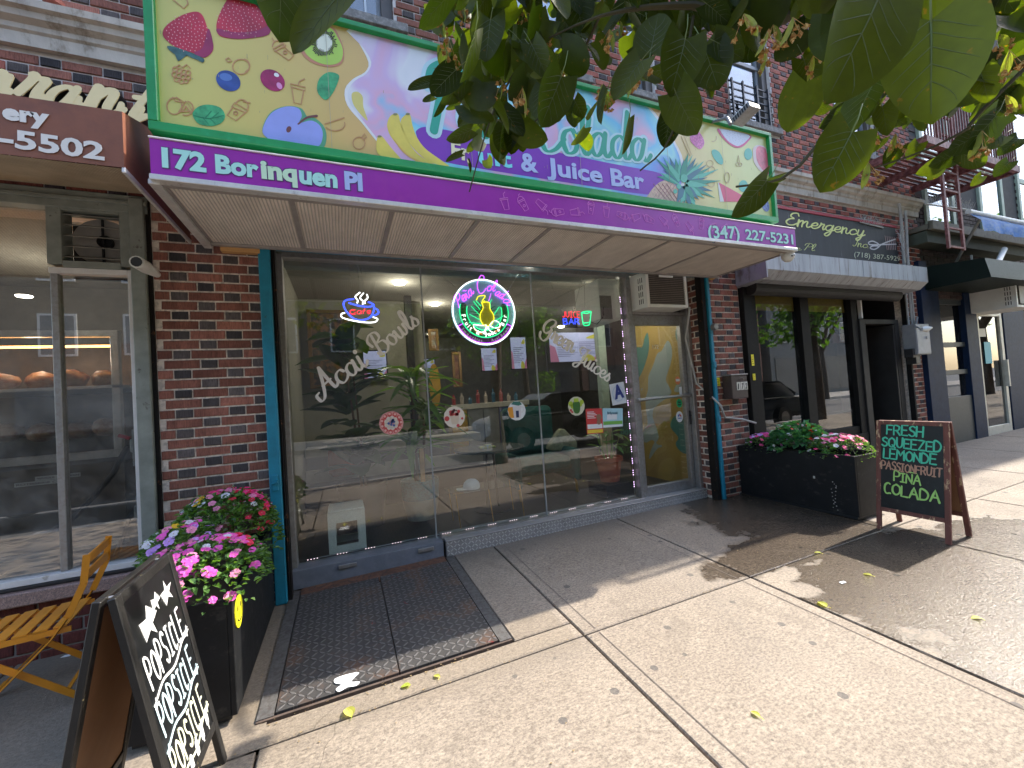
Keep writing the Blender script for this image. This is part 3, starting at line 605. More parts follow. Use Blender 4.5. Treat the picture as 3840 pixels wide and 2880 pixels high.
# cellar hatch
ha = thing('cellar_hatch', 'pair of rusty diamond plate cellar doors set in the pavement', 'hatch', (.2, -.55, zg(.2, -.55)))
def gquad(mb, q, dz, th=.02):
    t_ = [(x, y, zg(x, y) + dz) for x, y in q]; b_ = [(x, y, zg(x, y) + dz - th) for x, y in q]
    mb.add(t_ + b_, [(0, 1, 2, 3), (0, 4, 5, 1), (1, 5, 6, 2), (2, 6, 7, 3), (3, 7, 4, 0)])
FRM = mat('hatch_frame', (.10, .096, .092), .7, var=.3, vs_=25, bump=.5, col2=(.07, .06, .055)); RUST = mat('rust_strip', (.16, .075, .045), .8, var=.3, vs_=16, bump=.4, col2=(.08, .05, .04))
for a, b in ((-.375, .206), (.212, .775)):
    mb = MB(); gquad(mb, [(a, -1.255), (b, -1.255), (b, .02), (a, .02)], .012); part('door_leaf', mb, TREADG, ha)
for a, b in ((-.455, -.382), (.782, .855)):
    mb = MB(); gquad(mb, [(a, -1.27), (b, -1.27), (b, .12), (a, .12)], .010); part('side_curb', mb, FRM, ha)
mb = MB(); gquad(mb, [(-.455, -1.283), (.855, -1.283), (.855, -1.268), (-.455, -1.268)], .006); part('front_edge', mb, mat('edge_steel', (.10, .07, .055), .7, var=.3, vs_=20), ha)
mb = MB(); gquad(mb, [(-.375, .024), (.775, .024), (.775, .15), (-.375, .15)], .009); part('rust_strip', mb, RUST, ha)
mb = MB(); mb.tube([(.20, -.02, zg(.2, 0) + .02), (.20, -.05, zg(.2, 0) + .035), (.20, -.09, zg(.2, 0) + .02)], .006, 6); part('hasp', mb, RUST, ha)
mb = MB(); gquad(mb, [(-.47, -1.30), (.87, -1.30), (.87, .25), (-.47, .25)], -.02); part('pit_edge', mb, M_JOINT, ha)
# shop door
dr = thing('shop_door', 'aluminium framed glass shop door with push bar and stickers', 'door', (3.55, .3, .17)); DY = .29
mb = MB(); mb.cbox(3.17, 3.215, DY - .03, DY + .03, .176, 2.30); mb.cbox(3.90, 3.955, DY - .03, DY + .03, .176, 2.30); mb.cbox(3.215, 3.90, DY - .03, DY + .03, .176, .285); mb.cbox(3.215, 3.90, DY - .03, DY + .03, 2.18, 2.30)
part('door_frame', mb, ALU, dr)
mb = MB(); mb.box(3.215, 3.90, DY, DY + .006, .285, 2.18); part('pane', mb, DG, dr)
mb = MB(); mb.tube([(3.14, DY - .075, 1.30), (3.93, DY - .075, 1.315)], .016, 10); mb.cbox(3.15, 3.17, DY - .08, DY - .03, 1.285, 1.32); mb.cbox(3.91, 3.93, DY - .08, DY - .03, 1.29, 1.33); part('push_bar', mb, mat('brushed_bar', (.6, .6, .6), .3, metal=.9, var=.04), dr)
mb = MB(); mb.cbox(3.935, 3.955, DY - .045, DY - .03, .95, 1.12); mb.tube([(3.945, DY - .05, 1.06), (3.945, DY - .03, 1.06)], .012, 8); part('lock', mb, DARKM, dr)
dj = thing('door_surround', 'worn aluminium jamb and transom framing the shop door and its air conditioner', 'door frame', (3.6, .3, .17))
mb = MB(); mb.cbox(3.96, 4.012, DY - .1, DY + .08, .17, 2.80, .004); part('jamb', mb, ALU, dj)
mb = MB(); mb.cbox(3.166, 3.96, DY - .06, DY + .05, 2.30, 2.335); part('transom', mb, ALU, dj)
mb = MB(); mb.box(3.80, 3.96, DY, DY + .01, 2.335, 2.79); part('filler_panel', mb, mat('filler_black', (.05, .05, .05), .5), dj)
mb = MB(); mb.cbox(3.166, 3.96, DY - .05, DY + .05, 2.76, 2.80); part('transom', mb, ALU, dj)
# window air conditioner
def aircon(loc, W, Hh, Dp, label, mt=WHITE, logo=True, n=16):
    x0, y1, z0 = loc; a = thing('air_conditioner', label, 'air conditioner', (x0 + W / 2, y1, z0)); y0 = y1 - Dp
    mb = MB(); b = .035
    mb.cbox(x0, x0 + W, y0 + .02, y1, z0, z0 + Hh, .006); part('casing', mb, mt, a)
    mb = MB(); mb.cbox(x0, x0 + b * 1.2, y0, y0 + .02, z0, z0 + Hh); mb.cbox(x0 + W - b, x0 + W, y0, y0 + .02, z0, z0 + Hh); mb.cbox(x0 + b * 1.2, x0 + W - b, y0, y0 + .02, z0, z0 + b); mb.cbox(x0 + b * 1.2, x0 + W - b, y0, y0 + .02, z0 + Hh - b, z0 + Hh); part('front_frame', mb, mt, a)
    mb = MB(); mb.box(x0 + b, x0 + W - b, y0 + .016, y0 + .019, z0 + b, z0 + Hh - b); part('coil', mb, mat('coil_dark', (.06, .05, .042), .7), a)
    mb = MB()
    for k in range(n):
        z = z0 + b + (k + .5) * (Hh - 2 * b) / n; mb.cbox(x0 + b * 1.2, x0 + W - b, y0 + .006, y0 + .014, z - .002, z + .003, .001)
    part('grille_fins', mb, mat('grille_brown', (.22, .18, .15), .6), a)
    mb = MB()
    for r in range(4):
        for k in range(3):
            zz = z0 + .05 + r * (Hh - .09) / 4; mb.box(x0 - .0015, x0 + .001, y0 + .06 + k * .03, y0 + .07 + k * .03, zz, zz + (Hh - .1) / 4 * .72)
    part('side_vents', mb, mat('vent_black', (.02, .02, .02), .8), a)
    if logo:
        mb = MB(); mb.cbox(x0 + W * .32, x0 + W * .66, y0 - .006, y0 + .006, z0 + Hh - .065, z0 + Hh - .008, .004); lg = part('logo_plate', mb, mt, a)
        mb = MB(); text(mb, 'LG', facade(y0 - .0065) @ Matrix.Translation((x0 + W * .49, z0 + Hh - .042, 0)), capheight=.018, bold=.02, th=.001); part('lettering', mb, flat('logo_grey', (.25, .25, .25)), a)
        mb = MB(); mb.lathe([(0, .0015), (.011, .0015), (.011, 0)], (0, 0, 0), 14, facade(y0 - .0065) @ Matrix.Translation((x0 + W * .455, z0 + Hh - .035, 0))); part('logo_dot', mb, flat('logo_red', (.45, .02, .06)), a)
    return a
aircon((3.185, .29, 2.335), .60, .41, .30, 'white window air conditioner with brown grille above the shop door')
mb = MB(); mb.tube([(3.80, -.01, 2.34), (3.84, .05, 2.25), (3.90, .18, 2.0), (3.955, .17, 1.7), (3.97, .14, 1.45), (4.02, -.02, 1.28), (4.10, -.07, 1.17), (4.2, -.03, 1.02), (4.45, -.05, .98), (4.6, -.12, .92)], .012, 7)
single('drain_hose', mb, mat('hose_grey', (.42, .41, .39), .5), 'grey drain hose hanging from the air conditioner over the door down past the letter box', 'hose', (3.9, 0, .9), True)
# letter box, yellow stickers
lb = thing('letter_box', 'brown metal letter box numbered 172 on the right brick pier', 'letter box', (4.4, -.06, 1.24))
mb = MB(); mb.cbox(4.235, 4.50, -.13, -.001, 1.235, 1.51, .006); part('box', mb, mat('brown_metal', (.06, .04, .035), .45, bump=.1), lb)
mb = MB(); mb.cbox(4.225, 4.51, -.14, -.001, 1.512, 1.528, .004); part('lid', mb, ALU, lb)
mb = MB(); mb.lathe([(.03, 0), (.04, .004), (.03, .006)], (0, 0, 0), 18, facade(-.13) @ Matrix.Translation((4.40, 1.46, 0)) @ Matrix.Diagonal((1.1, .6, 1, 1))); part('medallion', mb, mat('brown_metal2', (.1, .075, .06), .4), lb)
for k, ch in enumerate('172'):
    x = 4.315 + k * .062; mb = MB(); mb.cbox(x, x + .055, -.134, -.130, 1.335, 1.43, .001); pl = part('number_tile', mb, flat('tile_cream', (.62, .60, .52)), lb)
    mb = MB(); text(mb, ch, facade(-.1345) @ Matrix.Translation((x + .011, 1.348, 0)), width=.030 if k else .016, capheight=.065, bold=.03, th=.001, shear=.12); part('lettering', mb, flat('print_black', (.02, .02, .02)), pl)
YEL = flat('sticker_yellow', (.85, .72, .02))
for i, (x, z, w_, h_, y, lab) in enumerate(((4.135, 1.40, .06, .10, -.004, 'yellow sticker on the pier left of the 172 letter box'), (4.70, 1.62, .045, .14, -.054, 'upper yellow sticker on the black post by the dark shop windows'), (4.70, 1.44, .045, .08, -.054, 'lower yellow sticker on the black post by the dark shop windows'))):
    mb = MB(); mb.box(x, x + w_, y - .002, y, z, z + h_); s_ = thing('sticker', lab, 'sticker', (x, y, z)); part('sheet', mb, YEL, s_)
    mb = MB()
    for k in range(4): mb.box(x + .008, x + w_ - .012 - .01 * (k % 2), y - .003, y - .002, z + h_ * (.15 + .2 * k), z + h_ * (.2 + .2 * k))
    part('print', mb, flat('print_black', (.02, .02, .02)), s_)
# ================================================================ AWNING
AW0, AW1, AYF = -.85, 4.215, -1.0
aw = thing('awning', 'purple fronted box awning with address and telephone number over the shop window', 'awning', (1.68, -.5, 2.7))
PURP = mat('purple_vinyl', (.31, .014, .36), .38, var=.08, vs_=5, bump=.12, bs=25, col2=(.35, .03, .36), f2=(.5, .8))
mb = MB(); mb.cbox(AW0, AW1, AYF, AYF + .02, 2.715, 2.905, .002); fas = part('fascia', mb, PURP, aw)
SILV = mat('silver_trim', (.66, .65, .63), .35, metal=.35, var=.12, vs_=15, bump=.15, col2=(.35, .32, .30), f2=(.55, .75))
mb = MB(); mb.cbox(AW0 - .004, AW1 + .004, AYF - .012, AYF + .05, 2.683, 2.713, .003); part('lower_trim', mb, SILV, aw)
mb = MB(); mb.cbox(AW0 - .004, AW1 + .004, AYF - .006, AYF + .03, 2.906, 2.914, .002); part('upper_trim', mb, mat('white_trim', (.8, .78, .76), .5, bump=.3), aw)
mb = MB(); mb.add([(AW0, AYF + .02, 2.912), (AW1, AYF + .02, 2.912), (AW1, -.84, 2.985), (AW0, -.84, 2.985), (AW1, -.05, 3.2), (AW0, -.05, 3.2)], [(0, 1, 2, 3), (3, 2, 4, 5)]); part('roof_sheet', mb, mat('white_sheet', (.72, .71, .70), .55, var=.15, bump=.3), aw)
mb = MB()
for k in range(140):    # torn vinyl edge
    x = AW0 + (AW1 - AW0) * k / 140; mb.add([(x, AYF - .004, 2.905), (x + .036, AYF - .004, 2.905), (x + .036 * rnd(), AYF - .005, 2.905 + U(-.004, .008))], [(0, 1, 2)])
part('torn_edge', mb, flat('torn_pink', (.8, .45, .72)), aw, kind='stuff')
mb = MB(); mb.box(AW0, AW0 + .006, AYF + .02, -.06, 2.70, 2.90); mb.box(AW1 - .006, AW1, AYF + .02, -.06, 2.70, 2.90); part('side_panel', mb, PURP, aw)
# ribbed soffit panels
def ribmat(name, col, f=150):
    m, t, p = newmat(name); P = pos(t); wv = node(t, 'ShaderNodeTexWave', wave_type='BANDS', bands_direction='X'); wv.inputs['Scale'].default_value = 16; t.links.new(P, wv.inputs[0])
    n1 = noise(t, scaled(t, P, (1, .4, 1)), 7, 5, .7); c = ramp(t, n1, [(.3, tuple(q * .84 for q in col)), (.72, tuple(q * 1.15 for q in col))])
    c = mixc(t, 1, c, ramp(t, wv.outputs['Fac'], [(.1, .66), (.5, 1.05)]), 'MULTIPLY')
    c = mixc(t, mathn(t, 'MULTIPLY', sm(t, noise(t, scaled(t, P, (1, 6, 1)), 3, 4, .6), .6, .75), .25), c, (.75, .7, .65))
    t.links.new(c, p.inputs['Base Color']); p.inputs['Roughness'].default_value = .8; setbump(t, p, wv.outputs['Fac'], .6, .006); MATS[name] = m; return m
SOF = ribmat('soffit_ribbed', (.70, .63, .56)); SOFT = mat('soffit_tee', (.33, .30, .28), .6, metal=.2, var=.15)
sx = [AW0 + .03, -.15 + .02, .44, 1.03, 1.62, 2.21, 2.80, 3.39, AW1 - .03]
dvx = [atz(*q, 2.69).x for q in ((1129, 895), (1444, 895), (1739, 900), (1931, 970), (2143, 981), (2329, 997), (2496, 1008))]
sx = [AW0 + .03] + dvx + [AW1 - .03]
def soz(y): return 2.692 + (y + 1) * .013
for i in range(len(sx) - 1):
    a, b = sx[i] + .012, sx[i + 1] - .012; mb = MB(); y0, y1 = AYF + .05, -.07; dz = U(-.002, .004)
    mb.add([(a, y0, soz(y0) + dz), (b, y0, soz(y0)), (b, y1, soz(y1)), (a, y1, soz(y1) + dz), (a, y0, soz(y0) + .02), (b, y0, soz(y0) + .02), (b, y1, soz(y1) + .02), (a, y1, soz(y1) + .02)], [(3, 2, 1, 0), (4, 5, 6, 7), (0, 1, 5, 4), (2, 3, 7, 6)]); part('soffit_panel', mb, SOF, aw)
for x in sx:
    mb = MB(); mb.bar((x, AYF + .05, soz(-1) - .001), (x, -.07, soz(0) - .002), .03, .012); part('soffit_rib', mb, SOFT, aw)
mb = MB(); mb.cbox(AW0, AW1, -.10, -.06, 2.685, 2.72); mb.cbox(AW0, AW1, AYF + .04, AYF + .075, 2.682, 2.70); part('rear_rail', mb, SOFT, aw)
mb = MB(); mb.cbox(AW0 - .02, AW0 + .03, AYF + .02, -.04, 2.672, 2.70); part('side_rail', mb, SILV, aw)
for a_ in ((AW0 + .08, -.52, 2.655, 2.70), (4.11, AW1 - .02, 2.68, 2.72)): mb = MB(); mb.cbox(a_[0], a_[1], -.06, -.005, a_[2], a_[3]); part('timber_packer', mb, mat('raw_timber', (.55, .30, .11), .7, var=.2, vs_=4, stretch=(1, 8, 8)), aw)
FA = facade(AYF - .001)
MINT = flat('mint_print', (.42, .78, .72)); PALEB = flat('pale_blue_print', (.42, .52, .85)); PALEG = flat('pale_green_print', (.58, .80, .58)); DOUT = flat('letter_outline', (.10, .04, .16))
def px2(px, py, Y): q = aty(px, py, Y); return (q.x, q.z)
def fit(parent, s, p0, p1, ph, Y, m, bold=.03, th=.0015, shear=0, name='lettering', kind='font', pen=.2, space=1.0, dy=0, thin=.35):
    a = px2(*p0, Y); b = px2(*p1, Y); c = px2(*ph, Y); L = sqrt((b[0] - a[0]) ** 2 + (b[1] - a[1]) ** 2); ang = atan2(b[1] - a[1], b[0] - a[0])
    hh = abs(-(c[0] - a[0]) * sin(ang) + (c[1] - a[1]) * cos(ang)); M = facade(Y - .001 - dy) @ Matrix.Translation((a[0], a[1], 0)) @ Matrix.Rotation(ang, 4, 'Z'); mb = MB()
    if kind == 'font': text(mb, s, M, width=L, capheight=hh, bold=bold, th=th, shear=shear, space=space)
    elif kind == 'script': script(mb, s, M, L, hh / 2.05, pen=pen, th=th, shear=shear, thin=thin)
    else: caps(mb, s, M, L, hh, pen=pen, th=th, jit=.06)
    return part(name, mb, m, parent)
S5 = .5425
def q5(x, y): return (500 + x * S5, y * S5)
def shadowed(par, s, p0, p1, ph, Y, m, bold, space=1.0):
    fit(par, s, p0, p1, ph, Y, DOUT, bold + .035, .0008, name='letter_edge', space=space); fit(par, s, p0, p1, ph, Y, m, bold, .0012, dy=.0009, space=space)
shadowed(aw, '172', q5(200, 1150), q5(507, 1187), q5(200, 1022), AYF, MINT, .045)
shadowed(aw, 'Bor', q5(570, 1190), q5(870, 1226), q5(570, 1070), AYF, MINT, .045)
shadowed(aw, 'inq', q5(885, 1228), q5(1135, 1255), q5(885, 1108), AYF, PALEG, .045)
shadowed(aw, 'uen', q5(1148, 1262), q5(1413, 1296), q5(1148, 1142), AYF, MINT, .045)
shadowed(aw, 'Pl', q5(1463, 1303), q5(1587, 1318), q5(1463, 1186), AYF, PALEB, .045)
def q7(x, y): return (2700 + x * .1808, 700 + y * .1808)
shadowed(aw, '(347)', (2657, 893), q7(410, 1075), (2657, 846), AYF, MINT, .02)
shadowed(aw, '227-5231', q7(530, 1090), q7(1520, 1195), q7(530, 880), AYF, MINT, .02)
LINEP = flat('line_print_pink', (.66, .16, .62)); 
def cup(mb, M, s=1, kind=0):    # outline drink icons
    wl = lambda t, d: .035
    L = [[(-.3, .3), (-.2, -.5), (.2, -.5), (.3, .3)], [(-.36, .3), (.36, .3), (.36, .42), (-.36, .42), (-.36, .3)]]
    if kind == 0: L += [[(.05, .42), (.05, .75), (.25, .9)]]
    else: L += [[(.3 * cos(a / 6 * pi), .42 + .28 * sin(a / 6 * pi)) for a in range(7)], [(0, .7), (.05, .85), (.2, .88)], [(.1 * cos(a / 5 * pi), -.1 + .1 * sin(a / 5 * pi)) for a in range(11)]]
    for q in L: mb.ribbon([(p[0] * s, p[1] * s) for p in q], lambda t, d: .055 * s, .0006, M)
random.seed(3)
for k in range(17):
    x = 1.12 + k * .142; mb = MB(); cup(mb, FA @ Matrix.Translation((x, 2.81 + U(-.03, .03), 0)) @ Matrix.Rotation(U(-2.6, 2.6), 4, 'Z'), .088, k % 2); part('drink_print', mb, LINEP, aw)
# ================================================================ SIGN
SY = -.90
sg = thing('shop_sign', 'long green framed fruit and juice bar sign with printed fruit above the awning', 'sign', (1.6, SY, 2.99))
SX0, SX1, SZ0, SZ1 = -.875, 4.09, 2.995, 3.895
GRN = mat('green_frame', (.01, .26, .07), .4, var=.12, vs_=5, bump=.15, col2=(.02, .34, .13), f2=(.5, .8))
mb = MB(); mb.cbox(SX0, SX1, SY - .035, SY + .12, SZ0 - .005, SZ0 + .045, .004); mb.cbox(SX0, SX1, SY - .035, SY + .12, SZ1 - .035, SZ1, .004); mb.cbox(SX0, SX0 + .045, SY - .035, SY + .12, SZ0 + .045, SZ1 - .035, .004); mb.cbox(SX1 - .04, SX1, SY - .035, SY + .12, SZ0 + .045, SZ1 - .035, .004)
part('frame', mb, GRN, sg)
def facemat():
    m, t, p = newmat('sign_face_print'); P = pos(t); sp = node(t, 'ShaderNodeSeparateXYZ'); t.links.new(P, sp.inputs[0]); X = sp.outputs[0]; Z = sp.outputs[2]
    xz = mathn(t, 'ADD', X, mathn(t, 'MULTIPLY', noise(t, P, 1.5, 2), .5))
    c = ramp(t, mathn(t, 'MULTIPLY_ADD', xz, .2, .2), [(.0, (.60, .64, .17)), (.17, (.62, .52, .15)), (.33, (.66, .42, .15)), (.5, (.66, .42, .16)), (.78, (.72, .50, .27)), (.92, (.68, .66, .24)), (1, (.60, .66, .24))])
    t.links.new(c, p.inputs['Base Color']); p.inputs['Roughness'].default_value = .35; setbump(t, p, noise(t, scaled(t, P, (3, 1, .5)), 2, 2), .25, .01); return m
mb = MB(); mb.box(SX0 + .03, SX1 - .03, SY, SY + .09, SZ0 + .03, SZ1 - .03); part('face', mb, facemat(), sg)
def holo():
    m, t, p = newmat('pearl_print'); P = pos(t); a = noise(t, P, 1.6, 3, .5, .6); sp = node(t, 'ShaderNodeSeparateXYZ'); t.links.new(P, sp.inputs[0])
    f = mathn(t, 'ADD', mathn(t, 'MULTIPLY', a, 1.1), mathn(t, 'MULTIPLY', sp.outputs[0], .13))
    c = ramp(t, f, [(.42, (.62, .66, .72)), (.52, (.72, .74, .78)), (.60, (.62, .45, .70)), (.68, (.70, .42, .60)), (.76, (.18, .55, .80)), (.86, (.32, .70, .72)), (.94, (.14, .36, .80)), (1, (.25, .30, .75))])
    t.links.new(c, p.inputs['Base Color']); p.inputs['Roughness'].default_value = .3; return m
HOLO = holo()
LAY = [0]
def prt(name, outl, m, closed=True, smooth=5, th=.0008, dz=None):     # outline given in photo pixels, printed on the sign
    LAY[0] += 1; d = .0006 * (LAY[0] % 7) + .0004 if dz is None else dz
    P2 = [px2(x, y, SY) for x, y in outl]
    P2 = [(min(max(x, SX0 + .044), SX1 - .041), min(max(z, SZ0 + .044), SZ1 - .036)) for x, z in (cr(P2, smooth, True) if smooth else P2)]
    mb = MB(); mb.prism(P2, th, facade(SY - d)); return part(name, mb, m, sg)
def ell(cx, cy, rx, ry, rot=0, n=14): return [(cx + rx * cos(2 * pi * k / n) * cos(rot) - ry * sin(2 * pi * k / n) * sin(rot), cy + rx * cos(2 * pi * k / n) * sin(rot) + ry * sin(2 * pi * k / n) * cos(rot)) for k in range(n)]
W5 = lambda L: [q5(*p) for p in L]
def q15(x, y): return (1500 + x * S5, y * S5)
W15 = lambda L: [q15(*p) for p in L]
WHITEP = flat('print_white', (.78, .80, .82)); 
prt('pearl_background', W5([(1490, 190), (1560, 300), (1625, 430), (1600, 500), (1520, 545), (1462, 620), (1480, 730), (1580, 850), (1680, 975), (1800, 1100), (2010, 1180), (2200, 1200), (2600, 1260), (3300, 1360), (3700, 1410)]) + W15([(1900, 1395), (1960, 1300), (1960, 1120), (1900, 980), (1800, 830), (1700, 700), (1600, 560), (1250, 560), (600, 420), (100, 250)]), WHITEP, dz=.0003, smooth=3)
prt('pearl_background', W5([(1515, 215), (1590, 330), (1645, 430), (1610, 510), (1530, 560), (1485, 630), (1500, 720), (1600, 850), (1700, 975), (1800, 1100), (2010, 1180), (2200, 1200), (2600, 1260), (3300, 1360), (3700, 1410)]) + W15([(1885, 1395), (1940, 1300), (1940, 1120), (1885, 980), (1780, 830), (1680, 700), (1600, 560), (1250, 560), (600, 420), (100, 250)]), HOLO, dz=.0008, smooth=3)
OR = flat('orange_print', (.68, .46, .14))
prt('drop_print', W5([(1510, 650), (1550, 636), (1585, 670), (1590, 740), (1620, 835), (1570, 790), (1520, 720)]), flat('yellow_drop', (.68, .60, .18)), dz=.0014)
def seeds(name, cx, cy, rx, ry, n, m, s=5, dz=.003, rot=0):
    mb = MB(); Mf = facade(SY - dz)
    for k in range(n):
        a = k * 2.39996; r_ = sqrt((k + .5) / n); x, y = cx + r_ * rx * cos(a) * cos(rot) - r_ * ry * sin(a) * sin(rot), cy + r_ * rx * cos(a) * sin(rot) + r_ * ry * sin(a) * cos(rot); p = px2(x, y, SY)
        if not (SZ0 + .05 < p[1] < SZ1 - .04 and SX0 + .05 < p[0] < SX1 - .05): continue
        e = s * .0016; mb.prism([(p[0] - e, p[1]), (p[0], p[1] - e * 1.5), (p[0] + e, p[1]), (p[0], p[1] + e * 1.5)], .0005, Mf)
    return part(name, mb, m, sg)
RED = mat('berry_print', (.48, .02, .05), .4, var=.3, vs_=6, bump=0); RED2 = mat('berry_print_dark', (.30, .02, .09), .4, var=.2, bump=0); LEAFP = mat('leaf_print', (.05, .36, .15), .5, var=.35, vs_=25, bump=0); DLEAF = mat('dark_leaf_print', (.05, .13, .13), .5, var=.4, vs_=30, bump=0)
SEED = flat('seed_print', (.80, .45, .45)); SHD = flat('print_shadow', (.62, .45, .20))
prt('strawberry_print', W5([(205, 220), (240, 170), (330, 110), (430, 82), (480, 110), (515, 200), (552, 300), (545, 360), (490, 400), (420, 370), (300, 330), (220, 270)]), RED, dz=.0012)
prt('strawberry_shade', W5([(552, 300), (545, 360), (490, 400), (420, 370), (480, 330), (520, 200)]), RED2, dz=.0018)
seeds('seed_dots', *q5(370, 230), 80, 72, 95, SEED, 1.7, rot=.3)
prt('strawberry_leaf', W5([(235, 320), (300, 330), (420, 375), (490, 410), (480, 435), (440, 415), (400, 400), (370, 385), (345, 405), (310, 425), (290, 380), (250, 350)]), DLEAF, dz=.0022, smooth=2)
prt('strawberry_print', W5([(575, 200), (585, 130), (630, 30), (680, -20), (800, -10), (880, 40), (930, 120), (945, 200), (930, 240), (820, 265), (700, 270), (600, 250)]), RED, dz=.0012)
prt('strawberry_shade', W5([(600, 245), (580, 200), (700, 225), (850, 215), (940, 180), (935, 240), (820, 265), (700, 270)]), RED2, dz=.0018)
seeds('seed_dots', *q5(745, 130), 90, 68, 95, SEED, 1.7)
prt('strawberry_leaf', W5([(830, -10), (900, 30), (930, 60), (945, 120), (975, 190), (940, 175), (900, 100), (860, 50)]), DLEAF, dz=.0022, smooth=2)
prt('kiwi_rim', W5([(1150, 330), (1180, 390), (1250, 440), (1360, 465), (1440, 440), (1458, 360), (1430, 270), (1380, 190), (1280, 180), (1180, 260)]), flat('kiwi_rim', (.55, .24, .14)), dz=.0012)
prt('kiwi_print', W5([(1172, 320), (1200, 380), (1270, 430), (1360, 450), (1432, 425), (1448, 350), (1420, 275), (1370, 200), (1300, 200), (1200, 270)]), flat('kiwi_green', (.42, .66, .10)), dz=.0018)
mb = MB(); cx, cy = q5(1320, 300)
for k in range(46):
    a = 2 * pi * k / 46; P0 = px2(cx + 24 * cos(a) * 1.1, cy + 26 * sin(a), SY); r2 = U(38, 52); P1 = px2(cx + r2 * cos(a) * .95, cy + r2 * 1.05 * sin(a), SY); mb.ribbon([P0, P1], lambda t, d: .0045 * (.4 + t), .0006, facade(SY - .003))
part('kiwi_seeds', mb, flat('kiwi_seed', (.07, .06, .03)), sg)
prt('kiwi_core', ell(cx, cy, 30, 33), flat('kiwi_core', (.75, .80, .66)), dz=.0036)
prt('blueberry_print', ell(*q5(657, 560), 48, 36, .5), mat('blueberry', (.03, .07, .28), .4, var=.5, vs_=7, bump=0), dz=.0014); prt('blueberry_crown', ell(*q5(640, 535), 24, 14, .2), flat('blue_light', (.10, .20, .52)), dz=.002)
prt('cranberry_print', ell(*q5(963, 556), 50, 36, .6), mat('cranberry', (.42, .01, .12), .35, var=.5, vs_=6, bump=0), dz=.0014); prt('cranberry_shine', ell(*q5(1010, 595), 14, 9, 1.0), flat('pink_light', (.75, .3, .6)), dz=.002); prt('cranberry_shine', ell(*q5(990, 520), 10, 7, .5), WHITEP, dz=.002)
prt('mint_print', W5([(1270, 600), (1290, 540), (1350, 500), (1420, 520), (1410, 580), (1375, 650), (1330, 692), (1280, 650)]), LEAFP, dz=.0014)
prt('mint_print', W5([(410, 790), (450, 740), (520, 725), (600, 745), (635, 800), (610, 850), (540, 873), (450, 855)]), LEAFP, dz=.0014)
for L in ([(420, 800), (520, 820), (625, 800)], [(500, 815), (540, 770)], [(540, 820), (590, 780)], [(480, 815), (520, 860)], [(530, 820), (570, 860)]):
    mb = MB(); mb.ribbon(cr([px2(*q5(*p), SY) for p in L], 4), lambda t, d: .004, .0005, facade(SY - .0025)); part('leaf_vein', mb, flat('vein_dark', (.02, .22, .10)), sg)
prt('apple_skin', W5([(900, 930), (905, 850), (960, 770), (1060, 735), (1160, 750), (1205, 810), (1260, 820), (1320, 880), (1335, 960), (1300, 1030), (1150, 1035), (1000, 1000)]), flat('apple_skin', (.10, .36, .20)), dz=.0012)
prt('apple_print', W5([(900, 930), (910, 850), (965, 775), (1060, 738), (1140, 750), (1165, 800), (1150, 850), (1230, 835), (1290, 870), (1310, 940), (1275, 1015), (1150, 1015), (1000, 990)]), mat('apple_lilac', (.30, .36, .80), .4, var=.12, vs_=3, bump=0), dz=.0018)
prt('apple_seed', ell(*q5(1075, 896), 9, 12, .4), flat('seed_brown', (.16, .05, .05)), dz=.0026); mb = MB(); mb.ribbon(cr([px2(*q5(*p), SY) for p in ((1140, 860), (1200, 815), (1268, 803))], 4), lambda t, d: .008 + .006 * t, .0006, facade(SY - .0028)); part('apple_stem', mb, flat('seed_brown', (.16, .05, .05)), sg)
BAN = mat('banana_print', (.72, .60, .10), .4, var=.15, vs_=4, bump=0); BAN2 = flat('banana_shade', (.66, .42, .10))
def banana(L, SH):
    prt('banana_print', W5(L), BAN, dz=.0016); 
    if SH: prt('banana_shade', W5(SH), BAN2, dz=.0022)
banana([(1890, 790), (1915, 800), (1930, 870), (1960, 950), (2020, 1030), (2130, 1110), (2180, 1150), (2050, 1120), (1930, 1020), (1860, 900), (1850, 830)], None)
prt('purple_banner', W5([(1960, 900), (2010, 878), (2110, 890), (2350, 935), (2600, 985), (3300, 1130)]) + W15([(1750, 1185), (1810, 1215), (1830, 1280), (1800, 1330), (1700, 1345), (1200, 1270), (400, 1140), (240, 1090), (150, 1020), (112, 930)]), mat('banner_purple', (.20, .03, .45), .4, var=.1, vs_=3, bump=0), dz=.0012, smooth=3)
banana([(1795, 790), (1830, 790), (1850, 860), (1890, 960), (1960, 1060), (2070, 1130), (2150, 1160), (2060, 1160), (1900, 1080), (1790, 960), (1755, 880), (1765, 820)], [(1765, 900), (1800, 960), (1900, 1070), (2060, 1155), (1960, 1120), (1850, 1040)])
banana([(1690, 945), (1720, 945), (1780, 1020), (1860, 1110), (1870, 1120), (1760, 1100), (1690, 1060), (1680, 1000)], None)
for a in ((1810, 792), (1897, 790), (1702, 945)): prt('banana_tip', ell(*q5(*a), 8, 4), flat('tip_green', (.25, .26, .10)), dz=.003)
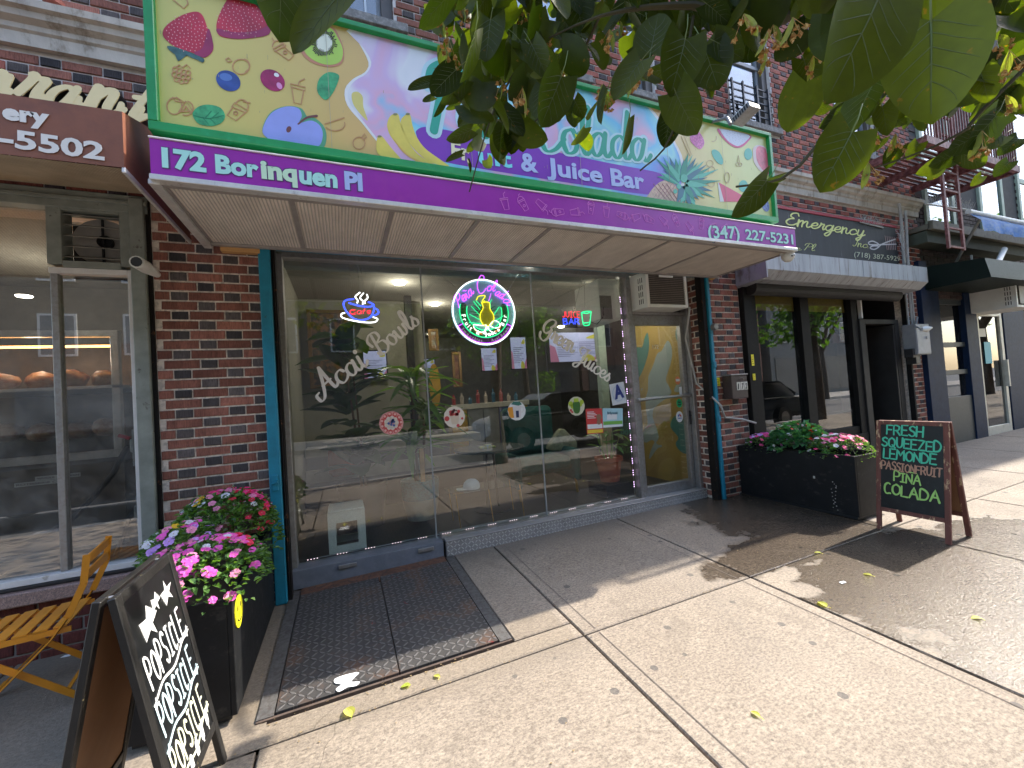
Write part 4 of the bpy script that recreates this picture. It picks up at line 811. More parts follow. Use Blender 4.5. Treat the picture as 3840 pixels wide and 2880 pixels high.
# pineapple
prt('pineapple_print', W15([(1705, 1400), (1720, 1340), (1780, 1270), (1840, 1248), (1900, 1280), (1945, 1340), (1950, 1410)]), mat('pineapple_skin', (.62, .46, .36), .5, var=.3, vs_=40, bump=0), dz=.0016)
mb = MB()
for k in range(9):
    for s in (-1, 1):
        a = q15(1710 + k * 30, 1400 - abs(4 - k) * -8); b = q15(1710 + k * 30 + s * 110, 1270); A = px2(*a, SY); B = px2(*b, SY)
        if not (1720 < 1710 + k * 30 + s * 110 < 1930): continue
        mb.ribbon([A, B], lambda t, d: .004, .0005, facade(SY - .0026))
part('pineapple_pattern', mb, flat('pine_line', (.42, .22, .25)), sg)
TEAL = [flat('pine_leaf_a', (.02, .30, .22)), flat('pine_leaf_b', (.10, .50, .38)), flat('pine_leaf_c', (.03, .18, .26))]
random.seed(8); ccx, ccy = q15(1950, 1265)
for k in range(30):
    a = -1.5 * pi * .5 + k / 30 * 2.1 * pi * .72 - .55; L = U(75, 135); wd = U(7, 13); d = (cos(a), sin(a)); n = (-d[1], d[0])
    b0 = (ccx + d[0] * 12, ccy + d[1] * 12); prt('pineapple_leaf', [(b0[0] + n[0] * wd, b0[1] + n[1] * wd), (b0[0] + d[0] * L * .5 + n[0] * wd, b0[1] + d[1] * L * .5 + n[1] * wd), (b0[0] + d[0] * L + n[0] * 12, b0[1] + d[1] * L + 0), (b0[0] + d[0] * L * .5 - n[0] * wd * .6, b0[1] + d[1] * L * .5 - n[1] * wd * .6), (b0[0] - n[0] * wd, b0[1] - n[1] * wd)], TEAL[k % 3], smooth=0, dz=.003 + .0003 * (k % 5))
for x, y, r_ in ((1960, 1235, 22), (1925, 1290, 14), (1900, 1325, 12)): prt('pineapple_bud', ell(*q15(x, y), r_ * .6, r_ * .7), TEAL[1], dz=.005)
def q25(x, y): return (2500 + x * .226, 350 + y * .226)
W25 = lambda L: [q25(*p) for p in L]
prt('raspberry_print', W25([(400, 660), (460, 600), (530, 640), (600, 740), (620, 840), (560, 925), (470, 880), (390, 780)]), mat('raspberry', (.62, .16, .42), .4, var=.35, vs_=50, bump=0), dz=.0016); seeds('raspberry_dots', *q25(510, 770), 20, 32, 26, flat('rasp_light', (.85, .5, .7)), 1.6, rot=-.4)
prt('dragonfruit_rim', W25([(845, 630), (900, 590), (1380, 690), (1350, 800), (1250, 890), (1130, 900), (980, 800)]), flat('dragon_pink', (.66, .12, .28)), dz=.0016, smooth=3); prt('dragonfruit_print', W25([(880, 610), (920, 595), (1360, 690), (1320, 790), (1230, 860), (1140, 870), (1000, 780)]), flat('dragon_white', (.66, .72, .88)), dz=.0022, smooth=3); seeds('dragonfruit_seeds', *q25(1120, 730), 46, 24, 46, flat('print_black', (.02, .02, .02)), 1.0, rot=.25)
prt('grapefruit_rim', W25([(1430, 1000), (1440, 900), (1530, 860), (1660, 940), (1700, 1340), (1690, 1360), (1560, 1300), (1450, 1150)]), flat('grapefruit_rind', (.78, .66, .66)), dz=.0016); prt('grapefruit_print', W25([(1480, 1000), (1490, 910), (1550, 880), (1650, 960), (1690, 1330), (1580, 1260), (1500, 1130)]), mat('grapefruit_flesh', (.70, .16, .22), .4, var=.3, vs_=12, bump=0), dz=.0022)
TL = flat('teal_leaf_print', (.12, .52, .44))
prt('leaf_print', W25([(745, 960), (800, 935), (880, 990), (930, 1100), (920, 1180), (850, 1160), (770, 1060)]), TL, dz=.0016); prt('leaf_print', ell(*q25(1350, 1010), 15, 22), TL, dz=.0014); prt('leaf_print', ell(*q25(1270, 1540), 17, 22), TL, dz=.0014)
prt('watermelon_rind', W25([(845, 1490), (860, 1480), (960, 1800), (960, 1800), (880, 1800)]), flat('rind_print', (.66, .70, .72)), dz=.0016, smooth=0); prt('watermelon_print', W25([(862, 1480), (1300, 1720), (1300, 1800), (950, 1800)]), flat('watermelon_red', (.70, .12, .22)), dz=.0018, smooth=0)
prt('grape_print', ell(*(2700 + 930 * .1808, 700 + 370 * .1808), 14, 28, -.3), mat('grape_blue', (.14, .20, .45), .4, var=.6, vs_=60, bump=0), dz=.002)
# line icons
LN = flat('icon_line', (.52, .28, .12))
def lines(L, conv, w=.006, m=LN, name='icon_print'):
    mb = MB()
    for q in L: mb.ribbon([px2(*conv(*p), SY) for p in q], lambda t, d: w, .0006, facade(SY - .002))
    return part(name, mb, m, sg)
circ = lambda cx, cy, r_, n=14, a0=0, a1=2 * pi, ry=None: [(cx + r_ * cos(a0 + (a1 - a0) * k / n), cy + (ry or r_) * sin(a0 + (a1 - a0) * k / n)) for k in range(n + 1)]
lines([[(960, 265), (975, 290)], circ(1000, 320, 38, 8, pi * .95, 2.1 * pi), [(968, 340), (1040, 300), (1055, 315), (975, 358), (968, 340)], [(985, 355), (1075, 418), (1110, 385), (1040, 322)], circ(1050, 363, 12)], q5)
lines([circ(745, 463, 58, 16, ry=52), [(640, 412), (660, 400), (680, 425), (655, 430), (640, 412)], circ(760, 455, 45, 8, -1.4, 1.2)], q5)
lines([circ(x, y, 17, 8) for x, y in ((290, 480), (318, 490), (350, 500), (380, 505), (285, 515), (315, 525), (345, 535), (380, 538), (300, 550), (335, 565), (365, 560))] + [[(290, 470), (320, 450), (340, 470), (370, 448), (395, 475)]], q5)
lines([circ(285, 735, 52, 14, ry=58), circ(365, 750, 50, 10, -1.3, 2.0), [(315, 775), (365, 700), (412, 770), (315, 775)], [(275, 675), (290, 700), (360, 712), (300, 675)], [(365, 735), (340, 775)], [(365, 735), (395, 780)]], q5)
lines([[(685, 745), (650, 798), (710, 835), (780, 775)], [(682, 740), (700, 712), (795, 765), (780, 780), (682, 740)], circ(750, 735, 45, 8, pi * 1.1, 2.15 * pi), [(760, 705), (808, 712)], circ(708, 783, 13)], q5)
lines([[(1088, 580), (1190, 605), (1188, 628), (1088, 600), (1088, 580)], [(1095, 605), (1112, 712), (1160, 722), (1178, 630)], [(1140, 590), (1148, 565), (1183, 547)]], q5)
lines([circ(1395, 860, 68, 10, -.3, pi * .85, ry=45), [(1325, 858), (1458, 815)]], q5)
lines([circ(1560, 990, 42, 12), [(1575, 955), (1600, 925), (1612, 950), (1585, 965)]], q5)
lines([[(275, 0), (350, 60), (378, 30), (370, -10)]], q5)
LN2 = flat('icon_line_faint', (.55, .42, .26))
lines([circ(715, 1165, 55, 12), circ(740, 1270, 55, 12), circ(735, 1500, 55, 12), circ(1175, 1180, 30, 10), circ(1220, 1185, 26, 10), [(1175, 1150), (1185, 1030), (1210, 1150)], circ(1000, 1400, 40, 10, ry=90), [(240, 720), (380, 1040)], [(260, 640), (410, 1020)], circ(765, 740, 60, 8, -.5, 1.9)], q25, .005, LN2)
mb = MB()
for x_ in (.02, .93, 1.83, 2.74, 3.42): mb.box(x_, x_ + .0025, SY - .0068, SY - .006, SZ0 + .045, SZ1 - .036)
part('panel_seam', mb, flat('seam_grey', (.42, .40, .30)), sg, kind='stuff')
mb = MB(); random.seed(6)
for k in range(60):
    x_ = U(SX0 + .06, SX1 - .06); z_ = U(SZ0 + .06, SZ1 - .1); e = U(.001, .003); l_ = U(.002, .03); mb.box(x_, x_ + e, SY - .0078, SY - .007, z_, z_ + l_)
part('dirt_marks', mb, flat('dirt_mark', (.36, .32, .18)), sg, kind='stuff')
# lettering on the sign
GL = flat('sign_green_letters', (.02, .36, .26)); HAL = flat('sign_letter_halo', (.48, .72, .80))
def scr2(s, p0, p1, ph, pen, shear):
    fit(sg, s, p0, p1, ph, SY, HAL, kind='script', pen=pen * 1.9, shear=shear, dy=.0012, name='letter_halo', th=.0008, thin=.55); fit(sg, s, p0, p1, ph, SY, GL, kind='script', pen=pen, shear=shear, dy=.0024, th=.0008)
scr2('Pena', q15(215, 880), q15(930, 975), q15(250, 430), .26, .15); fit(sg, '~', q15(900, 930), q15(1000, 945), q15(900, 700), SY, GL, kind='script', pen=.2, dy=.002)
scr2('Colada', q15(960, 1035), q15(1730, 1120), q15(960, 690), .24, .12)
for s, a, b, c, m in (('Fr', (355, 1090), (485, 1115), (355, 975), flat('cream_print', (.78, .76, .50))), ('uit', (545, 1130), (775, 1160), (545, 1015), flat('cyan_print', (.20, .72, .80))), ('&', (838, 1178), (955, 1192), (838, 1055), PALEB), ('Juice', (1015, 1205), (1400, 1265), (1015, 1090), PALEB), ('Bar', (1460, 1280), (1690, 1310), (1460, 1165), PALEB)):
    fit(sg, s, q15(*a), q15(*b), q15(*c), SY, m, bold=.03, dy=.003)
# lamp on an arm
fl = thing('sign_lamp', 'silver floodlight on an arm above the right end of the fruit sign', 'lamp', (3.3, SY, SZ1)); b0 = aty(2673, 462, SY - .0); e0 = b0 + Vector((0.02, -.42, .10)); e1 = Vector((b0.x + .06, -1.18, b0.z + .05))
b0 = Vector((b0.x, SY + .04, SZ1)); hd = aty(2790, 432, -1.32)
mb = MB(); mb.tube([b0, b0 + (hd - b0) * .55 + Vector((0, 0, .01)), hd + Vector((-.01, .12, .0))], .014, 8); part('arm', mb, GREYP, fl)
Ml = Matrix.Translation(hd) @ Matrix.Rotation(radians(-14), 4, 'X') @ Matrix.Scale(.8, 4)
mb = MB(); mb.cbox(-.075, .085, -.12, .10, -.035, .03, .008, Ml); part('lamp_head', mb, ALU, fl)
mb = MB(); mb.cbox(-.065, .0, -.11, .08, .03, .04, .003, Ml); mb.cbox(.008, .075, -.11, .08, .03, .04, .003, Ml); part('lens', mb, mat('lamp_lens', (.75, .75, .72), .25), fl)
mb = MB()
for k in range(7): mb.cbox(-.08, -.074, -.10 + k * .026, -.088 + k * .026, -.03, .02, .001, Ml)
part('cooling_fins', mb, DARKM, fl)
# ================================================================ WINDOW SIGNS AND STICKERS
GY = G - .004
def wfit(parent, s, p0, p1, ph, m, **k): return fit(parent, s, p0, p1, ph, GY, m, **k)
def q10(x, y): return (1000 + x * .452, 850 + y * .452)
def q18(x, y): return (1800 + x * .452, 850 + y * .452)
def q14(x, y): return (1000 + x * .452, 1400 + y * .452)
def q184(x, y): return (1800 + x * .452, 1400 + y * .452)
VIN = flat('white_vinyl', (.92, .90, .85))
w1 = thing('window_lettering', 'white script reading Acai Bowls rising across the left pane', 'lettering', (.1, GY, 1.5))
wfit(w1, 'Acai', q10(475, 1415), q10(850, 1140), q10(370, 1215), VIN, kind='script', pen=.27, shear=.0, thin=.4, name='word')
wfit(w1, 'Bowls', q10(945, 1070), q10(1275, 795), q10(850, 905), VIN, kind='script', pen=.27, shear=.0, thin=.4, name='word')
w1 = thing('window_lettering', 'white script reading Green Juices falling across the right panes', 'lettering', (2.1, GY, 1.9))
wfit(w1, 'Green', q18(500, 905), q18(770, 1050), q18(575, 760), VIN, kind='script', pen=.26, shear=.0, thin=.4, name='word')
wfit(w1, 'Juices', q18(790, 1110), q18(1065, 1290), q18(870, 1000), VIN, kind='script', pen=.26, shear=.0, thin=.4, name='word')
# round food stickers
def disc(mb, cx, cz, r, Y, th=.001, n=28, sx=1): mb.prism([(cx + r * sx * cos(2 * pi * k / n), cz + r * sin(2 * pi * k / n)) for k in range(n)], th, facade(Y))
STR = flat('sticker_red', (.62, .08, .08)); CRM = flat('sticker_cream', (.80, .72, .62)); PNK = flat('sticker_pink', (.75, .35, .33)); GRNF = flat('sticker_green', (.20, .42, .05)); DGR = flat('sticker_dark_green', (.05, .16, .03)); BLU = flat('sticker_blue', (.06, .12, .35)); ORG = flat('sticker_orange', (.75, .33, .04)); BLK = flat('print_black', (.02, .02, .02)); WHP = flat('print_white', (.78, .80, .82)); RDP = flat('print_red', (.60, .05, .05))
def dp(t, name, lst, m, Y):
    mb = MB()
    for x, z, r, *s in lst: disc(mb, x, z, r, Y, sx=s[0] if s else 1, n=14)
    part(name, mb, m, t)
random.seed(5)
c = px2(*q14(1035, 412), GY); t = thing('food_sticker', 'round sticker of strawberries and bananas around blueberries', 'sticker', (c[0], GY, c[1]), group='round food stickers on the shop window')
dp(t, 'sticker_base', [(c[0], c[1], .108)], PNK, GY); dp(t, 'strawberry_slices', [(c[0] + .078 * cos(a * .57), c[1] + .078 * sin(a * .57), .024, .8) for a in range(11)], STR, GY - .001)
dp(t, 'strawberry_centres', [(c[0] + .085 * cos(a * .57), c[1] + .085 * sin(a * .57), .011) for a in range(11)], flat('sticker_rose', (.85, .5, .45)), GY - .0018)
dp(t, 'banana_slices', [(c[0] + .045 * cos(a * .7), c[1] + .045 * sin(a * .7), .020) for a in range(9)], CRM, GY - .0022); dp(t, 'blueberries', [(c[0] + U(-.026, .026), c[1] + U(-.03, .03), .011) for a in range(8)], BLU, GY - .003)
c = px2(*q14(1558, 362), GY); t = thing('food_sticker', 'round sticker of a strawberry parfait in a clear cup', 'sticker', (c[0], GY, c[1]), group='round food stickers on the shop window')
dp(t, 'sticker_base', [(c[0], c[1], .105)], CRM, GY); mb = MB(); mb.prism([(c[0] - .045, c[1] + .05), (c[0] + .05, c[1] + .05), (c[0] + .035, c[1] - .07), (c[0] - .03, c[1] - .07)], .001, facade(GY - .001)); part('cup_print', mb, flat('cup_cream', (.70, .58, .45)), t)
dp(t, 'fruit_print', [(c[0] + U(-.035, .045), c[1] + U(.02, .055), .016) for a in range(9)] + [(c[0] - .075, c[1] - .01, .024), (c[0] + .03, c[1] - .085, .016), (c[0] + .075, c[1] - .02, .012)], STR, GY - .0022); dp(t, 'chocolate_print', [(c[0], c[1] + .066, .012), (c[0] - .02, c[1] + .05, .008), (c[0] + .02, c[1] + .06, .008)], flat('choc', (.10, .03, .03)), GY - .003)
c = px2(*q14(2075, 310), GY); t = thing('food_sticker', 'round sticker of a white coffee mug on orange', 'sticker', (c[0], GY, c[1]), group='round food stickers on the shop window')
dp(t, 'sticker_base', [(c[0], c[1], .10)], WHP, GY); mb = MB(); mb.prism([(c[0] - .098, c[1] + .02), (c[0] - .09, c[1] + .04), (c[0] - .03, c[1] + .045), (c[0] - .03, c[1] - .07), (c[0] - .07, c[1] - .07), (c[0] - .09, c[1] - .04)], .001, facade(GY - .001)); part('backdrop_print', mb, ORG, t)
mb = MB(); mb.prism([(c[0] - .06, c[1] + .07), (c[0] - .03, c[1] + .095), (c[0] + .04, c[1] + .092), (c[0] + .06, c[1] + .06), (c[0] + .02, c[1] + .05)], .001, facade(GY - .001)); part('foliage_print', mb, flat('sticker_teal', (.05, .20, .17)), t)
mb = MB(); mb.prism([(c[0] - .045, c[1] + .045), (c[0] + .05, c[1] + .05), (c[0] + .04, c[1] - .075), (c[0] - .035, c[1] - .075)], .001, facade(GY - .002)); mb.ribbon(cr([(c[0] + .048, c[1] + .035), (c[0] + .075, c[1] + .03), (c[0] + .07, c[1] - .01), (c[0] + .044, c[1] - .02)], 4), lambda t_, d: .009, .001, facade(GY - .002)); part('mug_print', mb, flat('mug_white', (.72, .70, .72)), t)
mb = MB(); mb.box(c[0] - .012, c[0] + .02, GY - .0035, GY - .003, c[1] - .07, c[1] + .0); part('mug_label', mb, flat('navy', (.02, .03, .10)), t)
c = px2(*q184(800, 272), GY); t = thing('food_sticker', 'round sticker of a green juice jar with limes', 'sticker', (c[0], GY, c[1]), group='round food stickers on the shop window')
dp(t, 'sticker_base', [(c[0], c[1], .105)], flat('sticker_pale', (.66, .66, .50)), GY); dp(t, 'lime_print', [(c[0] - .07, c[1] + .03, .028), (c[0] - .05, c[1] - .0, .025), (c[0] + .07, c[1] + .04, .025), (c[0] + .05, c[1] + .01, .02)], flat('lime', (.45, .60, .05)), GY - .001)
mb = MB(); mb.prism(cr([(c[0] - .035, c[1] + .05), (c[0] + .035, c[1] + .05), (c[0] + .045, c[1] - .02), (c[0] + .025, c[1] - .075), (c[0] - .025, c[1] - .075), (c[0] - .045, c[1] - .02)], 4, True), .001, facade(GY - .002)); part('jar_print', mb, DGR, t); mb = MB(); mb.box(c[0] - .03, c[0] + .03, GY - .0035, GY - .003, c[1] + .045, c[1] + .085); part('jar_neck', mb, flat('lime', (.45, .60, .05)), t); dp(t, 'garnish_print', [(c[0] - .075, c[1] - .04, .014), (c[0] - .06, c[1] - .06, .012)], STR, GY - .003)
def sheet(q, label, m, cat='poster', Y=GY):
    P4 = [px2(*p, Y) for p in q]; t = thing('poster', label, cat, (P4[0][0], Y, P4[2][1])); mb = MB(); mb.prism(P4[::-1], .001, facade(Y)); part('sheet', mb, m, t); return t, P4
t, P4 = sheet([q18(1070, 1310), q18(1190, 1285), q18(1220, 1460), q18(1100, 1485)], 'white inspection card with a big dark blue letter A', flat('card_white', (.66, .70, .74)), 'card')
wfit(t, 'A', q18(1118, 1428), q18(1196, 1408), q18(1108, 1320), flat('grade_blue', (.02, .04, .22)), bold=.05, dy=.0022, space=1)
mb = MB(); mb.ribbon(cr([(sum(p[0] for p in P4) / 4 + .075 * cos(k * .63), sum(p[1] for p in P4) / 4 + .085 * sin(k * .63)) for k in range(11)], 3), lambda a, d: .012, .0006, facade(GY - .0012)); part('ring_print', mb, flat('card_ring', (.48, .58, .70)), t)
t, P4 = sheet([q184(875, 295), q184(1010, 290), q184(1025, 495), q184(888, 505)], 'red and yellow flyer taped low on the right pane', RDP)
A, B, C_, D_ = P4
def rel(P4, u, v): a = Vector(P4[0]).lerp(Vector(P4[1]), u); b = Vector(P4[3]).lerp(Vector(P4[2]), u); return tuple(a.lerp(b, v))
def patch(t, P4, u0, u1, v0, v1, m, name='print', d=.0012): mb = MB(); mb.prism([rel(P4, u0, v1), rel(P4, u1, v1), rel(P4, u1, v0), rel(P4, u0, v0)], .0005, facade(GY - d)); part(name, mb, m, t)
patch(t, P4, .05, .95, .62, .8, WHP); patch(t, P4, .03, .97, .84, .97, flat('flyer_yellow', (.75, .55, .05)))
for k in range(5): patch(t, P4, .08, .5 + .08 * (k % 3), .12 + k * .06, .145 + k * .06, WHP)
dp(t, 'photo_print', [(rel(P4, .78, .35)[0], rel(P4, .78, .35)[1], .035), (rel(P4, .75, .55)[0], rel(P4, .75, .55)[1], .028)], flat('dog_brown', (.30, .16, .10)), GY - .0022)
t, P4 = sheet([q184(1018, 290), q184(1183, 290), q184(1185, 440), q184(1020, 452)], 'pale blue notice with a green hill print beside the red flyer', flat('notice_blue', (.40, .66, .76)))
patch(t, P4, .02, .98, .68, .86, flat('hill_green', (.18, .45, .08))); patch(t, P4, .02, .98, .88, .99, WHP); patch(t, P4, .2, .7, .3, .6, WHP, d=.0016); wfit(t, 'Brilyozoki', q184(1055, 340), q184(1140, 338), q184(1055, 318), flat('notice_dark', (.03, .12, .2)), bold=.02, dy=.002)
# door stickers
def dsk(q, r, m, label, kids=()):
    c = px2(*q, DY - .004); t = thing('door_sticker', label, 'sticker', (c[0], DY - .004, c[1])); dp(t, 'sticker_base', [(c[0], c[1], r, .8)], m, DY - .004); return t, c
t, c = dsk(q184(1640, 60), .052, flat('orange_sticker', (.70, .25, .10)), 'round orange sticker at the top of the door glass'); mb = MB(); mb.box(c[0] - .03, c[0] + .03, DY - .006, DY - .0055, c[1] - .01, c[1] + .02); part('print', mb, WHP, t)
t, c = dsk(q184(1653, 247), .055, flat('green_sticker', (.02, .48, .20)), 'round green delivery sticker on the door glass')
mb = MB(); text(mb, 'Uber', facade(DY - .006) @ Matrix.Translation((c[0] - .025, c[1] + .003, 0)), width=.05, capheight=.02, bold=.03); text(mb, 'Eats', facade(DY - .006) @ Matrix.Translation((c[0] - .025, c[1] - .025, 0)), width=.05, capheight=.02, bold=.03); part('lettering', mb, BLK, t)
t, c = dsk(q184(1655, 360), .068, WHP, 'round white sticker with red and blue arrows under the green one'); mb = MB(); mb.prism([(c[0] - .025, c[1] - .005), (c[0] - .0, c[1] + .015), (c[0] + .0, c[1] + .04), (c[0] - .025, c[1] + .02)], .0006, facade(DY - .006)); part('blue_print', mb, flat('mark_blue', (.05, .15, .5)), t)
mb = MB(); mb.prism([(c[0] + .002, c[1] + .012), (c[0] + .028, c[1] - .008), (c[0] + .028, c[1] + .018), (c[0] + .002, c[1] + .036)], .0006, facade(DY - .006)); part('red_print', mb, flat('mark_red', (.6, .12, .06)), t)
mb = MB(); text(mb, 'Reads', facade(DY - .006) @ Matrix.Translation((c[0] - .03, c[1] - .024, 0)), width=.06, capheight=.014, bold=.03); part('lettering', mb, flat('mark_blue', (.05, .15, .5)), t)
c = px2(*q184(1665, 145), DY - .004); mb = MB(); mb.box(c[0] - .022, c[0] + .022, DY - .005, DY - .004, c[1] - .045, c[1] + .05); t = thing('door_sticker', 'small white card on the door glass just above the push bar', 'sticker', (c[0], DY, c[1])); part('sheet', mb, WHP, t)
mb = MB(); text(mb, '172', facade(DY - .003) @ Matrix.Translation((px2(*q18(1432, 1015), DY)[0], px2(*q18(1432, 1015), DY)[1], 0)), capheight=.05, bold=.02); t = thing('door_number', 'white number 172 on the door glass', 'number', (3.4, DY, 1.9)); part('lettering', mb, flat('faded_white', (.5, .48, .4)), t)
# ================================================================ NEON SIGNS behind the glass
NY = G + .07
def nem(n, c, e=6): return flat('neon_' + n, c, emis=e)
NW, NP, NG, NB, NYL, NR, NO = nem('white', (.95, .97, 1), .8), nem('violet', (.45, .06, .85), .9), nem('green', (.01, .7, .25), .55), nem('blue', (.03, .06, .9), 1.0), nem('yellow', (.85, .75, .02), .5), nem('red', (.9, .03, .06), .5), nem('orange', (.9, .2, .03), .5)
def p16(x, y): return (1650 + x * .3676, 1000 + y * .3676)
n0 = thing('round_neon_sign', 'round neon sign with a yellow cocktail glass hanging in the middle of the window', 'neon sign', (1.37, NY, 2.3))
def ND(L): return [px2(*p16(*p), NY) for p in L]
cc = px2(*p16(455, 462), NY); RR = .345
mb = MB(); disc(mb, cc[0], cc[1], RR, NY + .02, .004, 48); part('backing', mb, mat('neon_backing', (.22, .42, .46), .3, var=.2, vs_=3, bump=0, emis=(.2, .45, .5), es=.035), n0)  # faint emission stands in for neon light falling on the acrylic
FN = facade(NY)
def arc(r, a0, a1, n=24): return [(cc[0] + r * cos(radians(a0 + (a1 - a0) * k / n)), cc[1] + r * sin(radians(a0 + (a1 - a0) * k / n))) for k in range(n + 1)]
def tubes(parent, L, m, r=.005, name='neon_tube'):
    mb = MB()
    for q in L: neon(mb, q, r, FN)
    return part(name, mb, m, parent)
tubes(n0, [arc(.335, 0, 360, 60)], NW, .006)
mb = MB(); mb.ribbon(arc(.225, 165, 375, 40), lambda t_, d: .068, .001, facade(NY + .012)); part('green_band', mb, flat('band_green', (.01, .16, .07)), n0)
tubes(n0, [arc(.262, 163, 377, 40), arc(.190, 163, 377, 40)], NG, .0045)
mb = MB(); mb.ribbon(arc(.296, 208, 332, 30), lambda t_, d: .052, .001, facade(NY + .010)); part('violet_band', mb, flat('band_violet', (.12, .02, .16)), n0)
tubes(n0, [arc(.270, 207, 333, 30)[:1] + arc(.322, 207, 333, 30) + arc(.270, 333, 330, 2)], NP, .0035)
def arctext(parent, s, r, a0, a1, h, m, top=False, bold=.03, name='lettering'):
    gl = [(ch, glyphs(ch, bold, .5)[2] if ch != ' ' else .3) for ch in s]; tot = sum(w_ for _, w_ in gl) + .12 * (len(gl) - 1); x = 0; mb = MB()
    for ch, w_ in gl:
        a = radians(a0 + (a1 - a0) * (x + w_ / 2) / tot); x += w_ + .12
        if ch == ' ': continue
        k = h / .71; M = facade(NY + .006) @ Matrix.Translation((cc[0] + r * cos(a), cc[1] + r * sin(a), 0)) @ Matrix.Rotation(a + pi / 2, 4, 'Z') @ Matrix.Translation((-w_ * k / 2, -h / 2, 0)); text(mb, ch, M, width=w_ * k, capheight=h, bold=bold)
    part(name, mb, m, parent)
NWD = flat('neon_letter_white', (.9, .92, .9), emis=.45)
arctext(n0, 'Fruit & Juice Bar', .226, 186, 354, .042, NWD); arctext(n0, 'Smoothies', .296, 214, 262, .030, flat('neon_letter_dim', (.6, .45, .62), emis=.12), bold=.01); arctext(n0, 'Acai Bowls', .296, 280, 328, .030, flat('neon_letter_dim', (.6, .45, .62), emis=.12), bold=.01)
def neonscript(parent, s, p0, p1, h, m, r, conv=p16, shear=.3):
    a = px2(*conv(*p0), NY); b = px2(*conv(*p1), NY); ang = atan2(b[1] - a[1], b[0] - a[0]); L = sqrt((a[0] - b[0]) ** 2 + (a[1] - b[1]) ** 2); x = 0; st = []
    for ch in s:
        ad, LL = S_[ch]; st += [[(p[0] + x + p[1] * shear, p[1]) for p in q] for q in LL]; x += ad
    M2 = Matrix.Translation((a[0], a[1], 0)) @ Matrix.Rotation(ang, 4, 'Z')
    tubes(parent, [[tuple((M2 @ Vector((p[0] * L / x, p[1] * h, 0)))[:2]) for p in cr(q, 4)] for q in st], m, r, 'neon_letters')
neonscript(n0, 'Pe', (190, 420), (275, 325), .052, NP, .004); neonscript(n0, 'na', (270, 345), (350, 265), .055, NP, .004); neonscript(n0, 'C', (385, 275), (470, 265), .085, NP, .004, shear=.1); neonscript(n0, 'ol', (475, 245), (560, 250), .055, NP, .004); neonscript(n0, 'ad', (555, 285), (640, 335), .055, NP, .004); neonscript(n0, 'a', (635, 350), (700, 400), .055, NP, .004)
tubes(n0, [ND([(232, 250), (245, 240), (258, 250), (272, 240)])], NP, .0035)
gl_ = ND(cr([(425, 365), (440, 420), (412, 480), (415, 545), (445, 595), (480, 605), (520, 595), (548, 545), (545, 490), (510, 430), (500, 365), (425, 365)], 5))
mb = MB(); mb.prism(gl_[::-1], .002, facade(NY + .012)); part('glass_fill', mb, flat('drink_fill', (.45, .42, .03), emis=.05), n0)
tubes(n0, [gl_, ND(cr([(372, 340), (390, 305), (430, 295), (462, 300), (430, 352), (460, 350)], 4))], NYL, .0045)
tubes(n0, [ND(cr([(340, 590), (350, 630), (400, 665), (450, 660), (475, 600), (430, 600), (345, 590)], 4)), ND(cr([(440, 680), (470, 650), (490, 610), (505, 650), (555, 680), (500, 692), (440, 680)], 4)), ND(cr([(505, 600), (550, 550), (600, 570), (610, 610), (560, 625), (505, 600)], 4))], NW, .0035)
tubes(n0, [ND(cr([(335, 590), (360, 650), (430, 690)], 4)), ND(cr([(555, 665), (600, 640), (620, 605)], 4))], NO, .003)
tubes(n0, [ND(q) for q in ([(320, 405), (405, 495)], [(300, 485), (405, 540)], [(340, 350), (410, 440)], [(530, 335), (510, 360), (515, 430)], [(605, 410), (550, 490)], [(650, 500), (575, 545)], [(295, 570), (420, 580)], [(365, 345), (420, 400)])], NG, .0032)
mb = MB()
for a in range(14):
    an = radians(-10 + a * 15); mb.ribbon([(cc[0] + .04 * cos(an), cc[1] - .02 + .05 * sin(an)), (cc[0] + .165 * cos(an), cc[1] - .02 + .165 * sin(an))], lambda t_, d: .014 * (1 - t_) + .001, .001, facade(NY + .014))
part('palm_print', mb, flat('palm_dark', (.04, .10, .08)), n0)
tubes(n0, [ND([(497, 352), (520, 275)])], NP, .003)
mb = MB()
for a, b in ((cc[0] - .25, cc[0] - .5), (cc[0] + .27, cc[0] + .42)): mb.tube([(a, NY, cc[1] + .22), (b, NY + .03, 2.75)], .0025, 4)
part('hanging_chain', mb, ALU, n0)
n1 = thing('cafe_neon_sign', 'blue coffee cup neon sign with red Cafe lettering', 'neon sign', (.19, NY, 2.2))
Q = lambda L: [px2(*q10(*p), NY) for p in L]
tubes(n1, [Q(cr([(725, 600), (660, 610), (637, 640), (660, 700), (720, 760), (790, 775), (860, 750), (890, 690), (885, 640)], 4)), Q(cr([(680, 632), (760, 655), (840, 665), (880, 655), (870, 635), (840, 625)], 4)), Q(cr([(885, 672), (920, 690), (925, 720), (885, 740)], 4))], NB, .007)
tubes(n1, [Q(cr(q, 4)) for q in ([(775, 545), (735, 580), (755, 610), (750, 635)], [(805, 550), (775, 590), (800, 620), (795, 645)], [(830, 560), (838, 590), (815, 615), (815, 640)], [(650, 715), (620, 725), (630, 755), (720, 780), (830, 795), (900, 790), (920, 765), (880, 750)])], NW, .006)
neonscript(n1, 'c', (690, 725), (738, 722), .034, NR, .0035, q10, 0); tubes(n1, [Q(cr(q, 3)) for q in ([(740, 690), (700, 690), (692, 710), (710, 728), (740, 725)], [(780, 695), (755, 700), (752, 720), (775, 724), (785, 698), (788, 724)], [(820, 680), (805, 690), (803, 725)], [(795, 700), (820, 698)], [(835, 710), (862, 706), (855, 694), (835, 700), (838, 720), (865, 718)])], NR, .0035, 'neon_letters')
